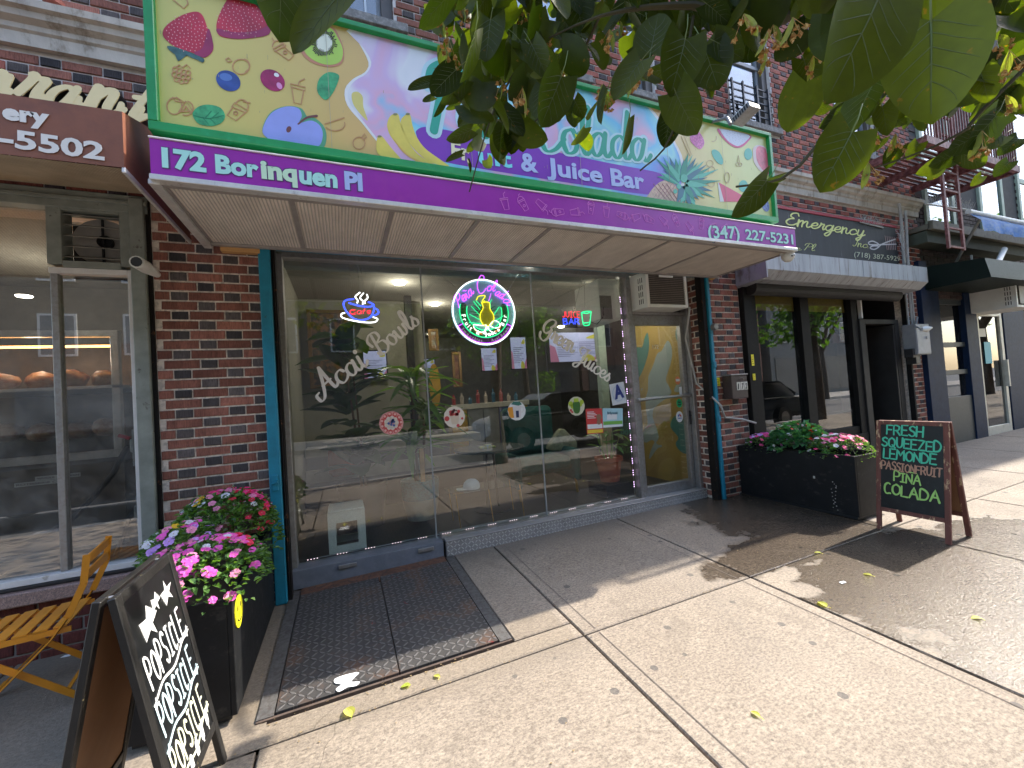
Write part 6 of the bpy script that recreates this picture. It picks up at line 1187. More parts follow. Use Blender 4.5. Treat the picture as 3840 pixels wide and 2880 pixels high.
for k in range(5): z = 2.585 + k * .072; mb = MB(); mb.bar((-1.665, .03, z), (-1.355, .03, z - .004), .045, .004, up=(0, -.5, 1)); part('louvre', mb, mat('louvre', (.20, .19, .16), .5, metal=.3), fn)
# white spotlight / camera under the brown awning
sc_ = aty(535, 990, -.15); t = thing('security_camera', 'white bullet camera tucked under the brown awning', 'camera', (-1.12, -.2, 2.85)); d0 = aty(508, 985, -.35); d1 = aty(570, 1000, -.12); d0 = aty(515, 980, -.4); d1 = aty(595, 1035, -.1)
mb = MB(); mb.tube([aty(512, 982, -.42), aty(545, 1002, -.3), aty(590, 1030, -.12)], [.038, .04, .02], 14); part('housing', mb, WHITE, t, smooth=True); mb = MB(); mb.tube([aty(510, 981, -.425), aty(512, 982, -.42)], .03, 12); part('lens', mb, DARKM, t)
# brown awning with lettering
BX1 = -.955; ba = thing('awning', 'brown box awning of the neighbouring chicken shop with a white telephone number', 'awning', (-2.4, -.5, 2.73))
BRW = mat('brown_paint', (.23, .082, .042), .55, var=.15, vs_=3, bump=.2, col2=(.15, .055, .035), f2=(.4, .8))
mb = MB(); mb.add([(-4.2, -1.0, 2.71), (BX1, -1.0, 2.73), (BX1, -1.0, 3.02), (-4.2, -1.0, 2.99), (BX1, -.02, 2.73), (BX1, -.02, 3.40), (-4.2, -.02, 3.38), (BX1 + .0, -.02, 3.4)], [(0, 1, 2, 3), (1, 4, 5, 2), (3, 2, 5, 6)]); part('awning_shell', mb, BRW, ba)
mb = MB(); mb.add([(-4.2, -.98, 2.735), (BX1 - .01, -.98, 2.735), (BX1 - .01, -.04, 3.03), (-4.2, -.04, 3.03)], [(0, 3, 2, 1)]); part('ribbed_soffit', mb, ribmat('soffit_tan', (.50, .40, .27)), ba)
mb = MB(); mb.cbox(BX1 - .012, BX1 + .004, -1.0, -.02, 2.705, 2.735); part('edge_strip', mb, SILV, ba)
CRL = flat('cream_letters', (.72, .70, .66)); LSH = flat('letter_shadow', (.10, .05, .05))
def t1(x, y): return (x * .452, y * .452)
for m_, d_, ox in ((LSH, .0, 3), (CRL, .0012, 0)):
    for s, a, b, c, bd in (('ery', (25 + ox, 985), (415 + ox, 1040), (25 + ox, 860), .05), ('-5502', (-5 + ox, 1210), (870 + ox, 1330), (-5 + ox, 1060), .03)):
        fit(ba, s, t1(*a), t1(*b), t1(*c), -1.0, m_, bold=bd, dy=d_ + .001, name='lettering' if ox == 0 else 'letter_shadow')
rl = thing('sign_letters', 'cream raised script letters with black sides on the wall over the brown awning', 'letters', (-1.5, -.1, 3.55)); CRP = mat('gold_letter', (.80, .66, .34), .4, var=.05, bump=0); BKL = mat('letter_side', (.02, .018, .016), .5)
def rletter(s, p0, p1, ph):
    a, b, c = px2(*t1(*p0), -.11), px2(*t1(*p1), -.11), px2(*t1(*ph), -.11); L = b[0] - a[0]; h = (c[1] - a[1])
    for y_, th, mm, nm_ in ((-.004, .10, BKL, 'letter_side'), (-.106, .008, CRP, 'letter_face')):
        mb = MB(); script(mb, s, facade(y_) @ Matrix.Translation((a[0], a[1], 0)), L, h, pen=.30, thin=.6, th=th, shear=.4); part(nm_, mb, mm, rl)
rletter('r', (-60, 790), (60, 790), (-60, 600)); rletter('r', (110, 830), (350, 830), (110, 610)); rletter('a', (370, 880), (640, 880), (370, 690)); rletter('n', (700, 920), (990, 920), (700, 710)); rletter('t', (1050, 990), (1190, 990), (1050, 815))
for x, y in ((20, 780), (330, 800), (650, 850), (1000, 900), (1170, 930)):
    a = px2(*t1(x - 25, y + 45), -.11); b = px2(*t1(x + 10, y - 35), -.11); mb = MB(); mb.ribbon([a, b], lambda t_, d: .035, .1, facade(-.006)); part('letter_side', mb, BKL, rl); mb = MB(); mb.ribbon([a, b], lambda t_, d: .035, .006, facade(-.107)); part('letter_face', mb, CRP, rl)
# beacon on the stone band
bc = aty(205, 25, -.07); t = thing('alarm_beacon', 'faded red round alarm light on the stone band at the top left', 'lamp', (bc.x, -.1, 4.2)); mb = MB(); mb.lathe([(.02, 0), (.05, .01), (.055, .035), (.03, .05), (.015, .055)], (bc.x, -.08, 4.215), 16); part('lamp_body', mb, mat('faded_red', (.42, .13, .09), .6), t, smooth=True); mb = MB(); mb.tube([(bc.x - .03, -.08, 4.23), (bc.x - .5, -.08, 4.24)], .012, 8); part('conduit', mb, mat('white_pipe', (.7, .68, .66), .5), t)
# inside the left shop
rm = MB(); rm.box(-5, -1.25, 2.6, 2.65, 0, 3.1); struct('wall_back', rm, mat('kitchen_wall', (.16, .155, .14), .8)); rm = MB(); rm.box(-1.25, -1.2, .3, 2.6, 0, 3.1); rm.box(-5, -1.2, .2, 2.6, 3.02, 3.05); struct('wall_right', rm, mat('kitchen_side', (.24, .235, .21), .8)); rm = MB(); rm.box(-5, -1.2, .1, 2.6, .2, .4); struct('floor', rm, FLOOR)
oc = thing('warming_cabinet', 'steel and glass warming cabinet full of roast chickens', 'cabinet', (-2.1, .6, .5)); STL = mat('steel_trim', (.6, .6, .58), .3, metal=.7, var=.2, bump=.05)
za = aty(*q0(600, 1190), .5).z; zb = aty(*q1(600, 650), .5).z; xr = aty(*q0(980, 1300), .5).x; zm = aty(*q1(600, 120), .5).z
mb = MB(); mb.cbox(-4, xr, .5, .55, za - .05, za); mb.cbox(-4, xr, .5, .55, zb - .07, zb - .01); mb.cbox(xr - .05, xr, .5, .55, zb - .01, za - .05); mb.cbox(-4, xr, .5, .56, .52, .55); part('frame', mb, STL, oc)
mb = MB(); mb.cbox(-4, xr, .5, 1.2, zm - .015, zm + .01); part('shelf', mb, STL, oc)
mb = MB(); mb.box(-4, xr, 1.2, 1.22, .5, za); mb.box(-4, xr, .52, .53, .55, zb - .07); part('back_panel', mb, mat('cabinet_dark', (.13, .11, .09), .5, metal=.3, var=.3), oc)
for s, a_, b_, c_ in (('WHOLE CHICKEN', (310, 890), (665, 870), (310, 870)), ('ROTISSERIE CHICKEN', (135, 940), (520, 905), (135, 915))):
    pass
lbm = flat('label_white', (.62, .62, .58)); 
for q0_, q1_, s in (((290, 880), (668, 868), 'WHOLE         CKEN'), ((118, 935), (480, 905), 'ROTISSERIE C')):
    a = px2(*q1(*q0_), .49); b = px2(*q1(*q1_), .49); mb = MB(); mb.box(a[0], b[0], .49, .492, a[1] - .012, a[1] + .018); lb_ = part('label_strip', mb, lbm, oc); mb = MB(); text(mb, s, facade(.4895) @ Matrix.Translation((a[0] + .01, a[1] - .004, 0)), width=(b[0] - a[0]) * .93, capheight=.014, bold=.02); part('lettering', mb, flat('label_text', (.15, .14, .14)), lb_)
random.seed(4); CHK = mat('roast_chicken', (.36, .22, .12), .4, var=.4, vs_=16, bump=.4, col2=(.25, .09, .03))
def blobm(s):
    bm = bmesh.new(); bmesh.ops.create_icosphere(bm, subdivisions=2, radius=1)
    for v in bm.verts: v.co *= 1 + .12 * sin(3 * v.co.x + s) * cos(4 * v.co.z + s); v.co.x *= .105; v.co.y *= .08; v.co.z *= .075
    me = bpy.data.meshes.new('roast_chicken'); bm.to_mesh(me); bm.free(); me.materials.append(CHK); me.polygons.foreach_set('use_smooth', [True] * len(me.polygons)); return me
BL = [blobm(k) for k in range(3)]
for row, z_ in ((0, zm + .085), (1, zm - .32)):
    for k in range(5):
        o = bpy.data.objects.new('roast_chicken', BL[k % 3]); COL.objects.link(o); o.location = (xr - .18 - k * .205, .78 + U(-.05, .05), z_ + U(-.01, .02)); o.rotation_euler = (0, U(-.2, .2), U(-.5, .5)); props(o, ('rightmost', 'second from the right', 'third from the right', 'fourth from the right', 'fifth from the right')[k] + ' of the roast chickens on the ' + ('upper', 'lower')[row] + ' shelf of the warming cabinet', 'roast chicken', ('chickens on the upper cabinet shelf', 'chickens on the lower cabinet shelf')[row])
mb = MB(); mb.cbox(-3.8, xr - .08, .7, .74, za - .10, za - .085); t = thing('heat_lamp', 'glowing orange heat lamp under the top of the warming cabinet', 'lamp', (-2.6, .7, za - .1)); part('glow_strip', mb, flat('heat_glow', (1, .45, .12), emis=3), t); lamp((-2.2, .75, za - .16), 0.6, (1, .78, .6), .05); lamp((-2.6, 1.6, 2.6), 3)
P_ = atz(*q0(200, 905), 2.95); mb = MB(); mb.lathe([(0, -.01), (.05, -.01), (.055, 0)], (aty(*q0(200, 905), 1.4)), 18); t = thing('downlight', 'glowing round ceiling light reflected over the chicken cabinet', 'ceiling light', aty(*q0(200, 905), 1.4)); part('lens', mb, DLE, t)
cb = thing('cable', 'thick black cable running up to a grey plug behind the chicken shop glass', 'cable', (-1.5, .25, .5)); mb = MB(); mb.tube([aty(*q1(*p), .3) for p in ((0, 1430), (200, 1400), (450, 1300), (620, 1190), (800, 1000), (940, 830), (1010, 690), (1060, 600))], .018, 7); mb.tube([aty(*q1(*p), .3) for p in ((960, 1520), (1020, 1350), (1070, 1200), (1130, 1130))], .016, 7); part('cable_run', mb, DARKM, cb)
for (x, y) in ((1100, 600), (1135, 1150)): a = aty(*q1(x, y), .26); mb = MB(); mb.cbox(a.x - .02, a.x + .07, .26, .3, a.z - .05, a.z + .05, .01); mb.cbox(a.x + .0, a.x + .045, .25, .31, a.z - .15, a.z + .12); part('plug', mb, mat('plug_grey', (.42, .46, .48), .5), cb)
a = aty(*q1(1030, 530), .25); mb = MB(); mb.tube([a + Vector((-.03, 0, .015)), a + Vector((.03, 0, -.01))], .014, 6); part('red_tag', mb, flat('tag_red', (.6, .03, .08)), cb)
# ================================================================ RIGHT SHOP (dark shopfront with shutter hood)
def q27(x, y): return (2700 + x * .5154, 750 + y * .5154)
BKP = mat('black_paint', (.008, .0075, .007), .65, spec=.2, var=.2, vs_=8, bump=.2, col2=(.03, .027, .025), f2=(.62, .7)); CHAR = mat('charcoal_paint', (.022, .021, .02), .6, spec=.3, var=.2, vs_=5, bump=.2)
t = post(4.655, 4.80, 2.80, zg(4.7, 0), 'shutter_post', 'black shutter post left of the dark shop windows', BKP); mb = MB(); mb.cbox(4.80, 4.90, .0, .12, .1, 2.75); part('inner_jamb', mb, BKP, t)
rs = thing('shop_window', 'pair of dark framed windows of the neighbouring shop with ochre blinds at the top', 'window', (6, .1, .8)); RG = glassmat('dark_shop_glass', 2.3, (.75, .77, .75), 0, 1.0, .03)
for a, b in ((4.99, 5.87), (6.05, 7.02)):
    mb = MB(); mb.box(a, b, .10, .106, .66, 2.68); part('pane', mb, RG, rs); mb = MB(); mb.box(a, b, .13, .135, 2.36, 2.68); part('blind', mb, mat('ochre_blind', (.55, .38, .10), .7, var=.15), rs)
mb = MB()
for a, b in ((4.90, 4.99), (5.87, 6.05), (7.02, 7.16)): mb.cbox(a, b, .04, .16, .55, 2.75)
mb.cbox(4.9, 7.16, .06, .16, .55, .66); mb.cbox(4.9, 8.4, .04, .16, 2.68, 2.78); mb.cbox(4.9, 7.16, .03, .15, .05, .55); mb.box(4.99, 7.02, .14, .15, .66, .9); part('window_frame', mb, BKP, rs)
t = thing('doorway', 'open black doorway with a charcoal frame beside the dark windows', 'door', (7.7, .1, .1))
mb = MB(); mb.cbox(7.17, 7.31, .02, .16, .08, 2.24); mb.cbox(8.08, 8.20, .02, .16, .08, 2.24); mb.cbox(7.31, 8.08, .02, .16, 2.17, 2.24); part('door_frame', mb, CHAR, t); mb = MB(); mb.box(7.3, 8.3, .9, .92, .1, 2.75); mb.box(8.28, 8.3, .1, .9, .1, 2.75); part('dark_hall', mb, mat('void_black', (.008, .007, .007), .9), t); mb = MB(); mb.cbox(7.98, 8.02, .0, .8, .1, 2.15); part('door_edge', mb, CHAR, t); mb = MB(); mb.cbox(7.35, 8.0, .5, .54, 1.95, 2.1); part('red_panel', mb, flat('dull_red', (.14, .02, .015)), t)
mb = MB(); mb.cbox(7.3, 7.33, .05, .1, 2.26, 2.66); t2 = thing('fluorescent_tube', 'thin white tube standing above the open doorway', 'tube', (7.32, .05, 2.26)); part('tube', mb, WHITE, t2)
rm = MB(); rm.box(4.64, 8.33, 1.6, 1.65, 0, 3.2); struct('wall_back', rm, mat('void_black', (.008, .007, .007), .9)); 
t = post(8.30, 8.345, 2.78, .1, 'shutter_post', 'black shutter post right of the open doorway', BKP)
# hood
hx0, hx1 = 4.42, 7.66; hd = thing('shutter_hood', 'weathered grey metal shutter hood over the dark shopfront', 'shutter hood', (6, -.3, 2.6)); HOOD = mat('galvanised_hood', (.33, .35, .38), .5, metal=.15, var=.18, vs_=4, bump=.3, col2=(.13, .105, .085), f2=(.52, .70), stretch=(3.5, 1, .3))
hx0, hx1, hy = 4.62, 8.12, -.40
a = aty(*q27(345, 385), hy); b = aty(*q27(1505, 490), hy); c_ = aty(*q27(340, 500), hy); zt_, zb_ = b.z + .0, c_.z; hx1 = b.x; hx0 = aty(*q27(340, 500), hy).x
mb = MB(); prf = [(0, zt_ + .12), (hy, zt_), (hy, zb_), (hy + .10, zb_ - .09), (0, zb_ - .12)]
mb.add([(x, y, z) for x in (hx0, hx1) for y, z in prf], [(i, i + 1, i + 6, i + 5) for i in range(4)] + [(4, 3, 2, 1, 0), (5, 6, 7, 8, 9)]); part('hood_shell', mb, HOOD, hd)
mb = MB(); mb.cbox(hx0 - .02, hx0 + .0, hy - .01, 0, zb_ - .1, zt_ + .1); part('end_plate', mb, HOOD, hd); mb = MB(); mb.cbox(hx0 + 1.9, hx0 + 1.92, hy - .004, hy + .01, zb_, zt_); part('seam', mb, HOOD, hd); mb = MB(); mb.lathe([(0, 0), (.09, 0), (.09, 3.2), (0, 3.2)], (0, 0, 0), 14, Matrix.Translation((hx0 + .1, -.1, zb_ - .14)) @ Matrix.Rotation(pi / 2, 4, 'Y')); part('shutter_roll', mb, CHAR, hd)
# sign of the neighbouring firm
es = thing('shop_sign', 'faded black banner with yellow script lettering and a pair of scissors', 'sign', (6.8, -.05, 3.0)); BNR = mat('black_banner', (.016, .018, .022), .6, var=.3, vs_=4, bump=.2, col2=(.10, .11, .12), f2=(.6, .75), stretch=(2, 1, .3))
mb = MB(); mb.cbox(5.0, 8.22, -.045, -.004, 2.86, 3.705); part('banner', mb, BNR, es); mb = MB(); mb.cbox(5.0, 8.24, -.055, -.004, 3.69, 3.73); part('red_edge', mb, mat('red_edge', (.35, .03, .05), .6), es)
YLT = flat('yellow_letters', (.72, .74, .25)); EY = -.046
fit(es, 'Emergency', q27(475, 175), q27(1050, 265), q27(475, 85), EY, YLT, kind='script', pen=.38, shear=.25, thin=.45); fit(es, 'Pl.', q27(610, 362), q27(700, 372), q27(610, 312), EY, YLT, kind='script', pen=.25, shear=.25); fit(es, 'Inc.', q27(968, 335), q27(1085, 352), q27(968, 280), EY, YLT, kind='script', pen=.27, shear=.25)
fit(es, '(718) 387-5929', q27(975, 412), q27(1310, 445), q27(975, 375), EY, flat('pale_yellow_letters', (.55, .55, .38)), bold=.0, shear=.2); fit(es, 'e', q27(555, 365), q27(590, 368), q27(555, 330), EY, YLT, kind='script', pen=.3)
mb = MB(); SC_ = lambda L: [px2(*q27(*p), EY) for p in L]; F_ = facade(EY - .002)
mb.ribbon(cr(SC_([(1150, 318), (1110, 300), (1078, 310), (1090, 325), (1130, 326), (1280, 322)]), 4), lambda a_, d: .018, .001, F_); mb.ribbon(cr(SC_([(1150, 335), (1110, 335), (1090, 350), (1120, 360), (1150, 345), (1180, 320), (1275, 285)]), 4), lambda a_, d: .018, .001, F_); part('scissors_print', mb, flat('scissor_silver', (.60, .58, .58)), es)
mb = MB()
for k in range(6): mb.ribbon(SC_([(1200 + k * 14, 262 + k * 2), (1215 + k * 12, 362)]), lambda a_, d: .012, .001, facade(EY - .001))
part('comb_print', mb, flat('comb_pink', (.45, .30, .28)), es)
# pigeon spikes
def spikes(p0, p1, n, h, label, loc):
    t = thing('pigeon_spikes', label, 'spikes', p0); mb = MB(); p0, p1 = Vector(p0), Vector(p1); mb.bar(p0, p1, .03, .006)
    for k in range(n):
        b_ = p0.lerp(p1, k / n)
        for s in (-1, 0, 1): mb.tube([b_, b_ + Vector((U(-.03, .03), s * .05 - .01, h * U(.7, 1.1)))], .0022, 3)
    part('spike_strip', mb, mat('spike_steel', (.55, .53, .50), .4, metal=.5), t)
a = aty(*q27(1020, 165), -.05); b = aty(*q27(1185, 205), -.05); spikes(a, b, 14, .13, 'pigeon spikes standing on the top edge of the black banner', a)
a = aty(3470, 765, -.45); b = aty(3650, 790, -.45); spikes(a, b, 26, .14, 'pigeon spikes on the ledge behind the red ladder', a)
a = aty(3375, 880, -.1); b = aty(3395, 985, -.1); spikes(a, b, 12, .12, 'tangle of pigeon spikes beside the pipes at the end of the banner', a)
# camera on awning corner
dc = aty(2955, 962, -.93); t = thing('security_camera', 'cream dome camera under the right corner of the purple awning', 'camera', dc); mb = MB(); mb.lathe([(0, -.055), (.03, -.05), (.055, -.02), (.06, .01), (.05, .03), (0, .03)], dc, 20); part('dome', mb, WHITE, t, smooth=True); mb = MB(); mb.cbox(dc.x - .05, dc.x + .06, dc.y - .03, dc.y + .05, dc.z + .02, dc.z + .05); part('bracket', mb, WHITE, t)
mb = MB(); mb.lathe([(0, .004), (.009, .004), (.009, 0)], (0, 0, 0), 10, Matrix.Translation((dc.x - .022, dc.y - .052, dc.z - .012)) @ Matrix.Rotation(pi / 2, 4, 'X')); mb.lathe([(0, .004), (.008, .004), (.008, 0)], (0, 0, 0), 10, Matrix.Translation((dc.x + .004, dc.y - .057, dc.z - .005)) @ Matrix.Rotation(pi / 2, 4, 'X')); part('lens', mb, BLK, t)
# electric box with pipes
PIPE = mat('pipe_grey', (.36, .36, .34), .5, var=.15); eb = thing('electric_box', 'dented grey metal electric box on the narrow brick pier', 'electric box', (8.4, -.1, 1.65))
mb = MB(); mb.cbox(8.22, 8.62, -.17, -.002, 1.66, 2.14, .006); part('box', mb, mat('box_grey', (.27, .28, .29), .5, metal=.2, var=.12, bump=.3, bs=20), eb); mb = MB(); mb.cbox(8.23, 8.60, -.178, -.17, 1.675, 2.125, .003); mb.cbox(8.48, 8.52, -.19, -.178, 1.9, 1.94); part('door', mb, mat('box_door', (.33, .34, .36), .5, metal=.2, var=.15), eb); mb = MB(); mb.cbox(8.26, 8.38, -.13, -.01, 1.52, 1.66); mb.cbox(8.16, 8.24, -.14, -.03, 1.62, 1.76); part('meter', mb, DARKM, eb)
pi_ = thing('conduit_pipes', 'grey pipes rising from the electric box to the stone band', 'pipes', (8.4, -.08, 2.1)); mb = MB()
for x, z1_ in ((8.30, 3.1), (8.40, 3.0), (8.47, 3.6)): mb.tube([(x, -.06, 2.14), (x, -.06, z1_)], .016, 8)
mb.tube([(8.30, -.07, 3.0), (8.32, -.08, 3.5), (8.28, -.10, 3.9), (8.22, -.12, 4.05)], .022, 8); mb.tube([(8.40, -.07, 3.0), (8.42, -.09, 3.6), (8.38, -.12, 3.95)], .022, 8); part('pipe_run', mb, PIPE, pi_)
mb = MB(); a = aty(3455, 1235, -.35); mb.tube([aty(3440, 1190, -.06), aty(3435, 1225, -.15), a], .012, 7); t = thing('wall_lamp', 'white bulb lamp on a curved arm beside the grey hood', 'lamp', a); part('arm', mb, PIPE, t); mb = MB(); mb.tube([a, a + Vector((.07, -.03, .0)), a + Vector((.17, -.05, .015))], [.03, .045, .012], 10); part('bulb', mb, WHITE, t, smooth=True)
# ================================================================ FAR SHOP (dark blue)
DBL = mat('dark_blue_paint', (.006, .018, .05), .6, spec=.2, var=.2, bump=.15); TEALG = mat('grey_teal_paint', (.030, .040, .045), .5, var=.1, bump=.1)
nb = thing('blue_shopfront', 'dark blue painted shopfront with grey panels at the far right', 'shopfront', (11, 0, .1))
mb = MB(); mb.cbox(8.76, 9.0, -.06, .1, .1, 3.2); mb.cbox(10.25, 10.66, -.02, .1, .1, 2.75); mb.cbox(11.72, 12.6, -.01, .1, .1, 3.0); mb.cbox(9.005, 9.4, -.02, .1, .1, 2.8); part('blue_posts', mb, DBL, nb)
mb = MB(); mb.cbox(9.4, 10.25, .0, .12, .1, .92); mb.cbox(9.4, 10.25, .02, .12, 1.30, 1.38); mb.cbox(9.4, 10.25, .02, .12, 1.78, 1.86); mb.cbox(9.4, 10.25, .02, .12, 2.52, 2.6); mb.cbox(11.7, 16, .03, .12, .1, 1.55); part('panel', mb, TEALG, nb)
NG_ = glassmat('far_shop_glass', 1.6, (.35, .4, .42), 0, 1, .05); mb = MB(); mb.box(9.4, 10.25, .06, .066, .92, 2.52); mb.box(11.72, 16, .06, .066, 1.55, 2.8); mb.box(10.76, 11.58, .03, .036, .3, 2.33); part('pane', mb, NG_, nb)
mb = MB(); mb.cbox(10.68, 10.76, .0, .08, .12, 2.45); mb.cbox(11.58, 11.68, .0, .08, .12, 2.45); mb.cbox(10.76, 11.58, .0, .08, 2.33, 2.45); mb.cbox(10.76, 11.58, .0, .08, .12, .3); mb.cbox(11.55, 11.6, -.06, .0, 1.0, 1.5); part('white_door', mb, mat('cream_aluminium', (.55, .54, .47), .45, metal=.2), nb)
mb = MB(); mb.box(9.3, 16, .9, .92, .1, 3.2); mb.cbox(9.4, 10.3, .1, .14, 2.45, 2.75); part('interior', mb, mat('shop_dim', (.012, .015, .016), .8, var=.5, vs_=2), nb); mb = MB(); mb.box(10.95, 11.2, .02, .024, 1.45, 1.85); part('blue_notice', mb, flat('notice_cyan', (.03, .40, .50)), nb); mb = MB(); mb.box(10.82, 11.05, .02, .024, 1.95, 2.1); mb.box(9.5, 9.95, .1, .12, 2.55, 2.9); part('pale_notice', mb, flat('notice_pale', (.55, .52, .45)), nb)
# darker upper wall of that building
nb2 = thing('dark_brick_building', 'dark brick building with pale green windows behind the fire escape', 'building', (12, 0, 2.6)); mb = MB(); mb.box(9.0, 30, .012, .45, 2.6, 13.2); mb.box(12.6, 30, .02, .4, 0, 2.6); part('wall', mb, mat('dark_mortar', (.06, .057, .054), .95), nb2)
DK2 = brickmat('sooty_brick', (.04, .03, .028), (.085, .055, .05), True); mb = MB(); r_ = 0; random.seed(9)
for r in range(70):
    z = 2.62 + r * .0708
    for k in range(30):
        x = 9.0 + k * .215 + (r % 2) * .107
        if (9.1 < x < 12.8) and 4.3 < z < 6.7: continue
        y = U(-.002, .002); mb.add([(x, y, z), (x + .203, y, z), (x + .203, y, z + .058), (x, y, z + .058), (x - .001, .012, z - .001), (x + .204, .012, z - .001), (x + .204, .012, z + .059), (x - .001, .012, z + .059)], [(0, 1, 2, 3), (4, 5, 1, 0), (5, 6, 2, 1), (6, 7, 3, 2), (7, 4, 0, 3)])
part('brickwork', mb, DK2, nb2, kind='stuff')
for x in (9.25, 11.2, 12.9): 
    mb = MB(); mb.cbox(x, x + .1, -.03, .1, 3.75, 6.6); mb.cbox(x + .9, x + 1.0, -.03, .1, 3.75, 6.6); mb.cbox(x + .1, x + .9, -.02, .1, 5.1, 5.2); wf = part('window', mb, mat('pale_green_frame', (.30, .36, .27), .6), nb2); mb = MB(); mb.box(x + .1, x + .9, -.005, .008, 3.75, 6.6); part('pane', mb, UG, wf)
# ledge, old awning rails, dark awning, blue awning
mb = MB(); mb.cbox(8.6, 12.5, -.30, .0, 3.62, 3.70); mb.cbox(8.6, 12.5, -.34, -.28, 3.60, 3.74); t = thing('cornice_ledge', 'pale peeling ledge under the fire escape', 'ledge', (10, -.2, 3.6)); part('ledge', mb, mat('peeling_paint', (.13, .12, .09), .8, var=.3, col2=(.15, .14, .1)), t); mb = MB(); mb.cbox(8.6, 12.4, -.26, -.02, 3.42, 3.60); part('fascia', mb, mat('olive_dark', (.05, .06, .04), .8), t)
mb = MB(); a = aty(3215, 1010, -.5); mb.add([(8.9, -.05, 3.10), (10.9, -.05, 3.10), (10.9, -.75, 3.02), (8.9, -.75, 3.02), (10.9, -.80, 2.72), (8.9, -.80, 2.72), (8.9, -.05, 2.72), (10.9, -.05, 2.72)], [(0, 1, 2, 3), (3, 2, 4, 5), (0, 3, 5, 6), (1, 7, 4, 2), (5, 4, 7, 6)]); t = thing('awning', 'small black green glossy awning of the blue shop', 'awning', (9.9, -.4, 2.72)); part('canopy', mb, mat('bottle_green', (.004, .010, .006), .5, spec=.2), t)
def ac3():
    t = aircon((10.45, -.02, 2.36), .85, .42, .55, 'large white air conditioner jutting out over the far right door', logo=False, n=14)
    mb = MB(); mb.box(10.56, 11.2, -.573, -.571, 2.42, 2.72); part('coil', mb, mat('coil_light', (.40, .40, .36), .6), t)
ac3()
mb = MB(); n_ = 26; v = []; x0_, x1_ = 8.95, 12.6
for k in range(n_ + 1):
    x = x0_ + (x1_ - x0_) * k / n_; s = .025 * sin(k * 1.9) + .01 * sin(k * 4.1); v += [(x, -.62, 3.75), (x, -.74 + s, 3.60), (x, -.76 + s * 1.5, 3.42 + (.03 if k % 3 else -.0) - .02 * k / n_)]
for i in range(n_): mb.f += [(3 * i, 3 * i + 3, 3 * i + 4, 3 * i + 1), (3 * i + 1, 3 * i + 4, 3 * i + 5, 3 * i + 2)]; mb.mi += [0, 0]
mb.v = v; t = thing('awning', 'torn blue cloth awning with a white roller at the far right', 'awning', (10.8, -.7, 3.4)); part('cloth', mb, mat('blue_cloth', (.10, .20, .42), .85, var=.25, vs_=8, bump=.3, col2=(.20, .28, .40)), t, smooth=True); mb = MB(); mb.tube([(8.93, -.62, 3.78), (12.65, -.62, 3.80)], .035, 12); part('roller', mb, mat('white_roller', (.75, .75, .70), .5), t); mb = MB(); mb.bar((9.4, -.6, 3.76), (9.9, -.02, 3.1), .03, .03); mb.bar((9.4, -.45, 3.2), (9.42, -.45, 2.75), .02, .02); part('support_arm', mb, PIPE, t)
mb = MB(); a = aty(3750, 950, -.6); mb.tube([aty(3765, 935, -.6), aty(3742, 985, -.7)], [.04, .035], 12); t = thing('security_camera', 'white bullet camera above the far right air conditioner', 'camera', a); part('housing', mb, WHITE, t)
# ================================================================ FIRE ESCAPE
FER = mat('fire_escape_red', (.13, .035, .03), .6, var=.2, vs_=9, bump=.3, col2=(.26, .10, .09)); fe = thing('fire_escape', 'red brown iron fire escape with slatted platforms and a hanging ladder', 'fire escape', (8.5, -.5, 4.3))
FX0, FX1, FY = 7.2, 9.85, -.88
def platform(z, seen):
    for x in (FX0, FX0 + .88, FX0 + 1.75, FX1): mb = MB(); mb.bar((x, 0, z), (x, FY, z), .05, .10); part('beam', mb, FER, fe)
    mb = MB(); mb.bar((FX0 - .03, FY, z), (FX1 + .03, FY, z), .05, .10); part('front_beam', mb, FER, fe)
    slats = MB()
    for k in range(11):
        y = -.06 - k * .076
        if FX0: 
            q = MB() if seen else slats; q.bar((FX0, y, z + .055), (FX1, y, z + .055), .042, .008)
            if seen: part('slat', q, FER, fe)
    if not seen: part('platform_slats', slats, FER, fe)
    if seen:
        for k in range(34):
            x = FX0 + k * (FX1 - FX0) / 33; mb = MB(); mb.bar((x, FY, z + .05), (x, FY, z + .95), .014, .014); part('baluster', mb, FER, fe)
    mb = MB(); mb.bar((FX0, FY, z + .95), (FX1, FY, z + .95), .035, .02); mb.bar((FX0, FY, z + .95), (FX0, 0, z + .95), .035, .02); mb.bar((FX1, FY, z + .95), (FX1, 0, z + .95), .035, .02); part('handrail', mb, FER, fe)
platform(4.42, True)
lx0 = aty(3570, 935, -.8).x; ly = -.72; lx0 = aty(3560, 945, ly).x; lx1 = aty(3615, 945, ly).x; lz = aty(3585, 935, ly).z
for x in (lx0, lx1): mb = MB(); mb.bar((x, ly, lz), (x, ly + .0, 5.4), .05, .03); part('ladder_rail', mb, FER, fe)
for k in range(9): mb = MB(); z = lz + .03 + k * .27; mb.bar((lx0, ly, z), (lx1, ly, z), .025, .025); part('rung', mb, FER, fe)
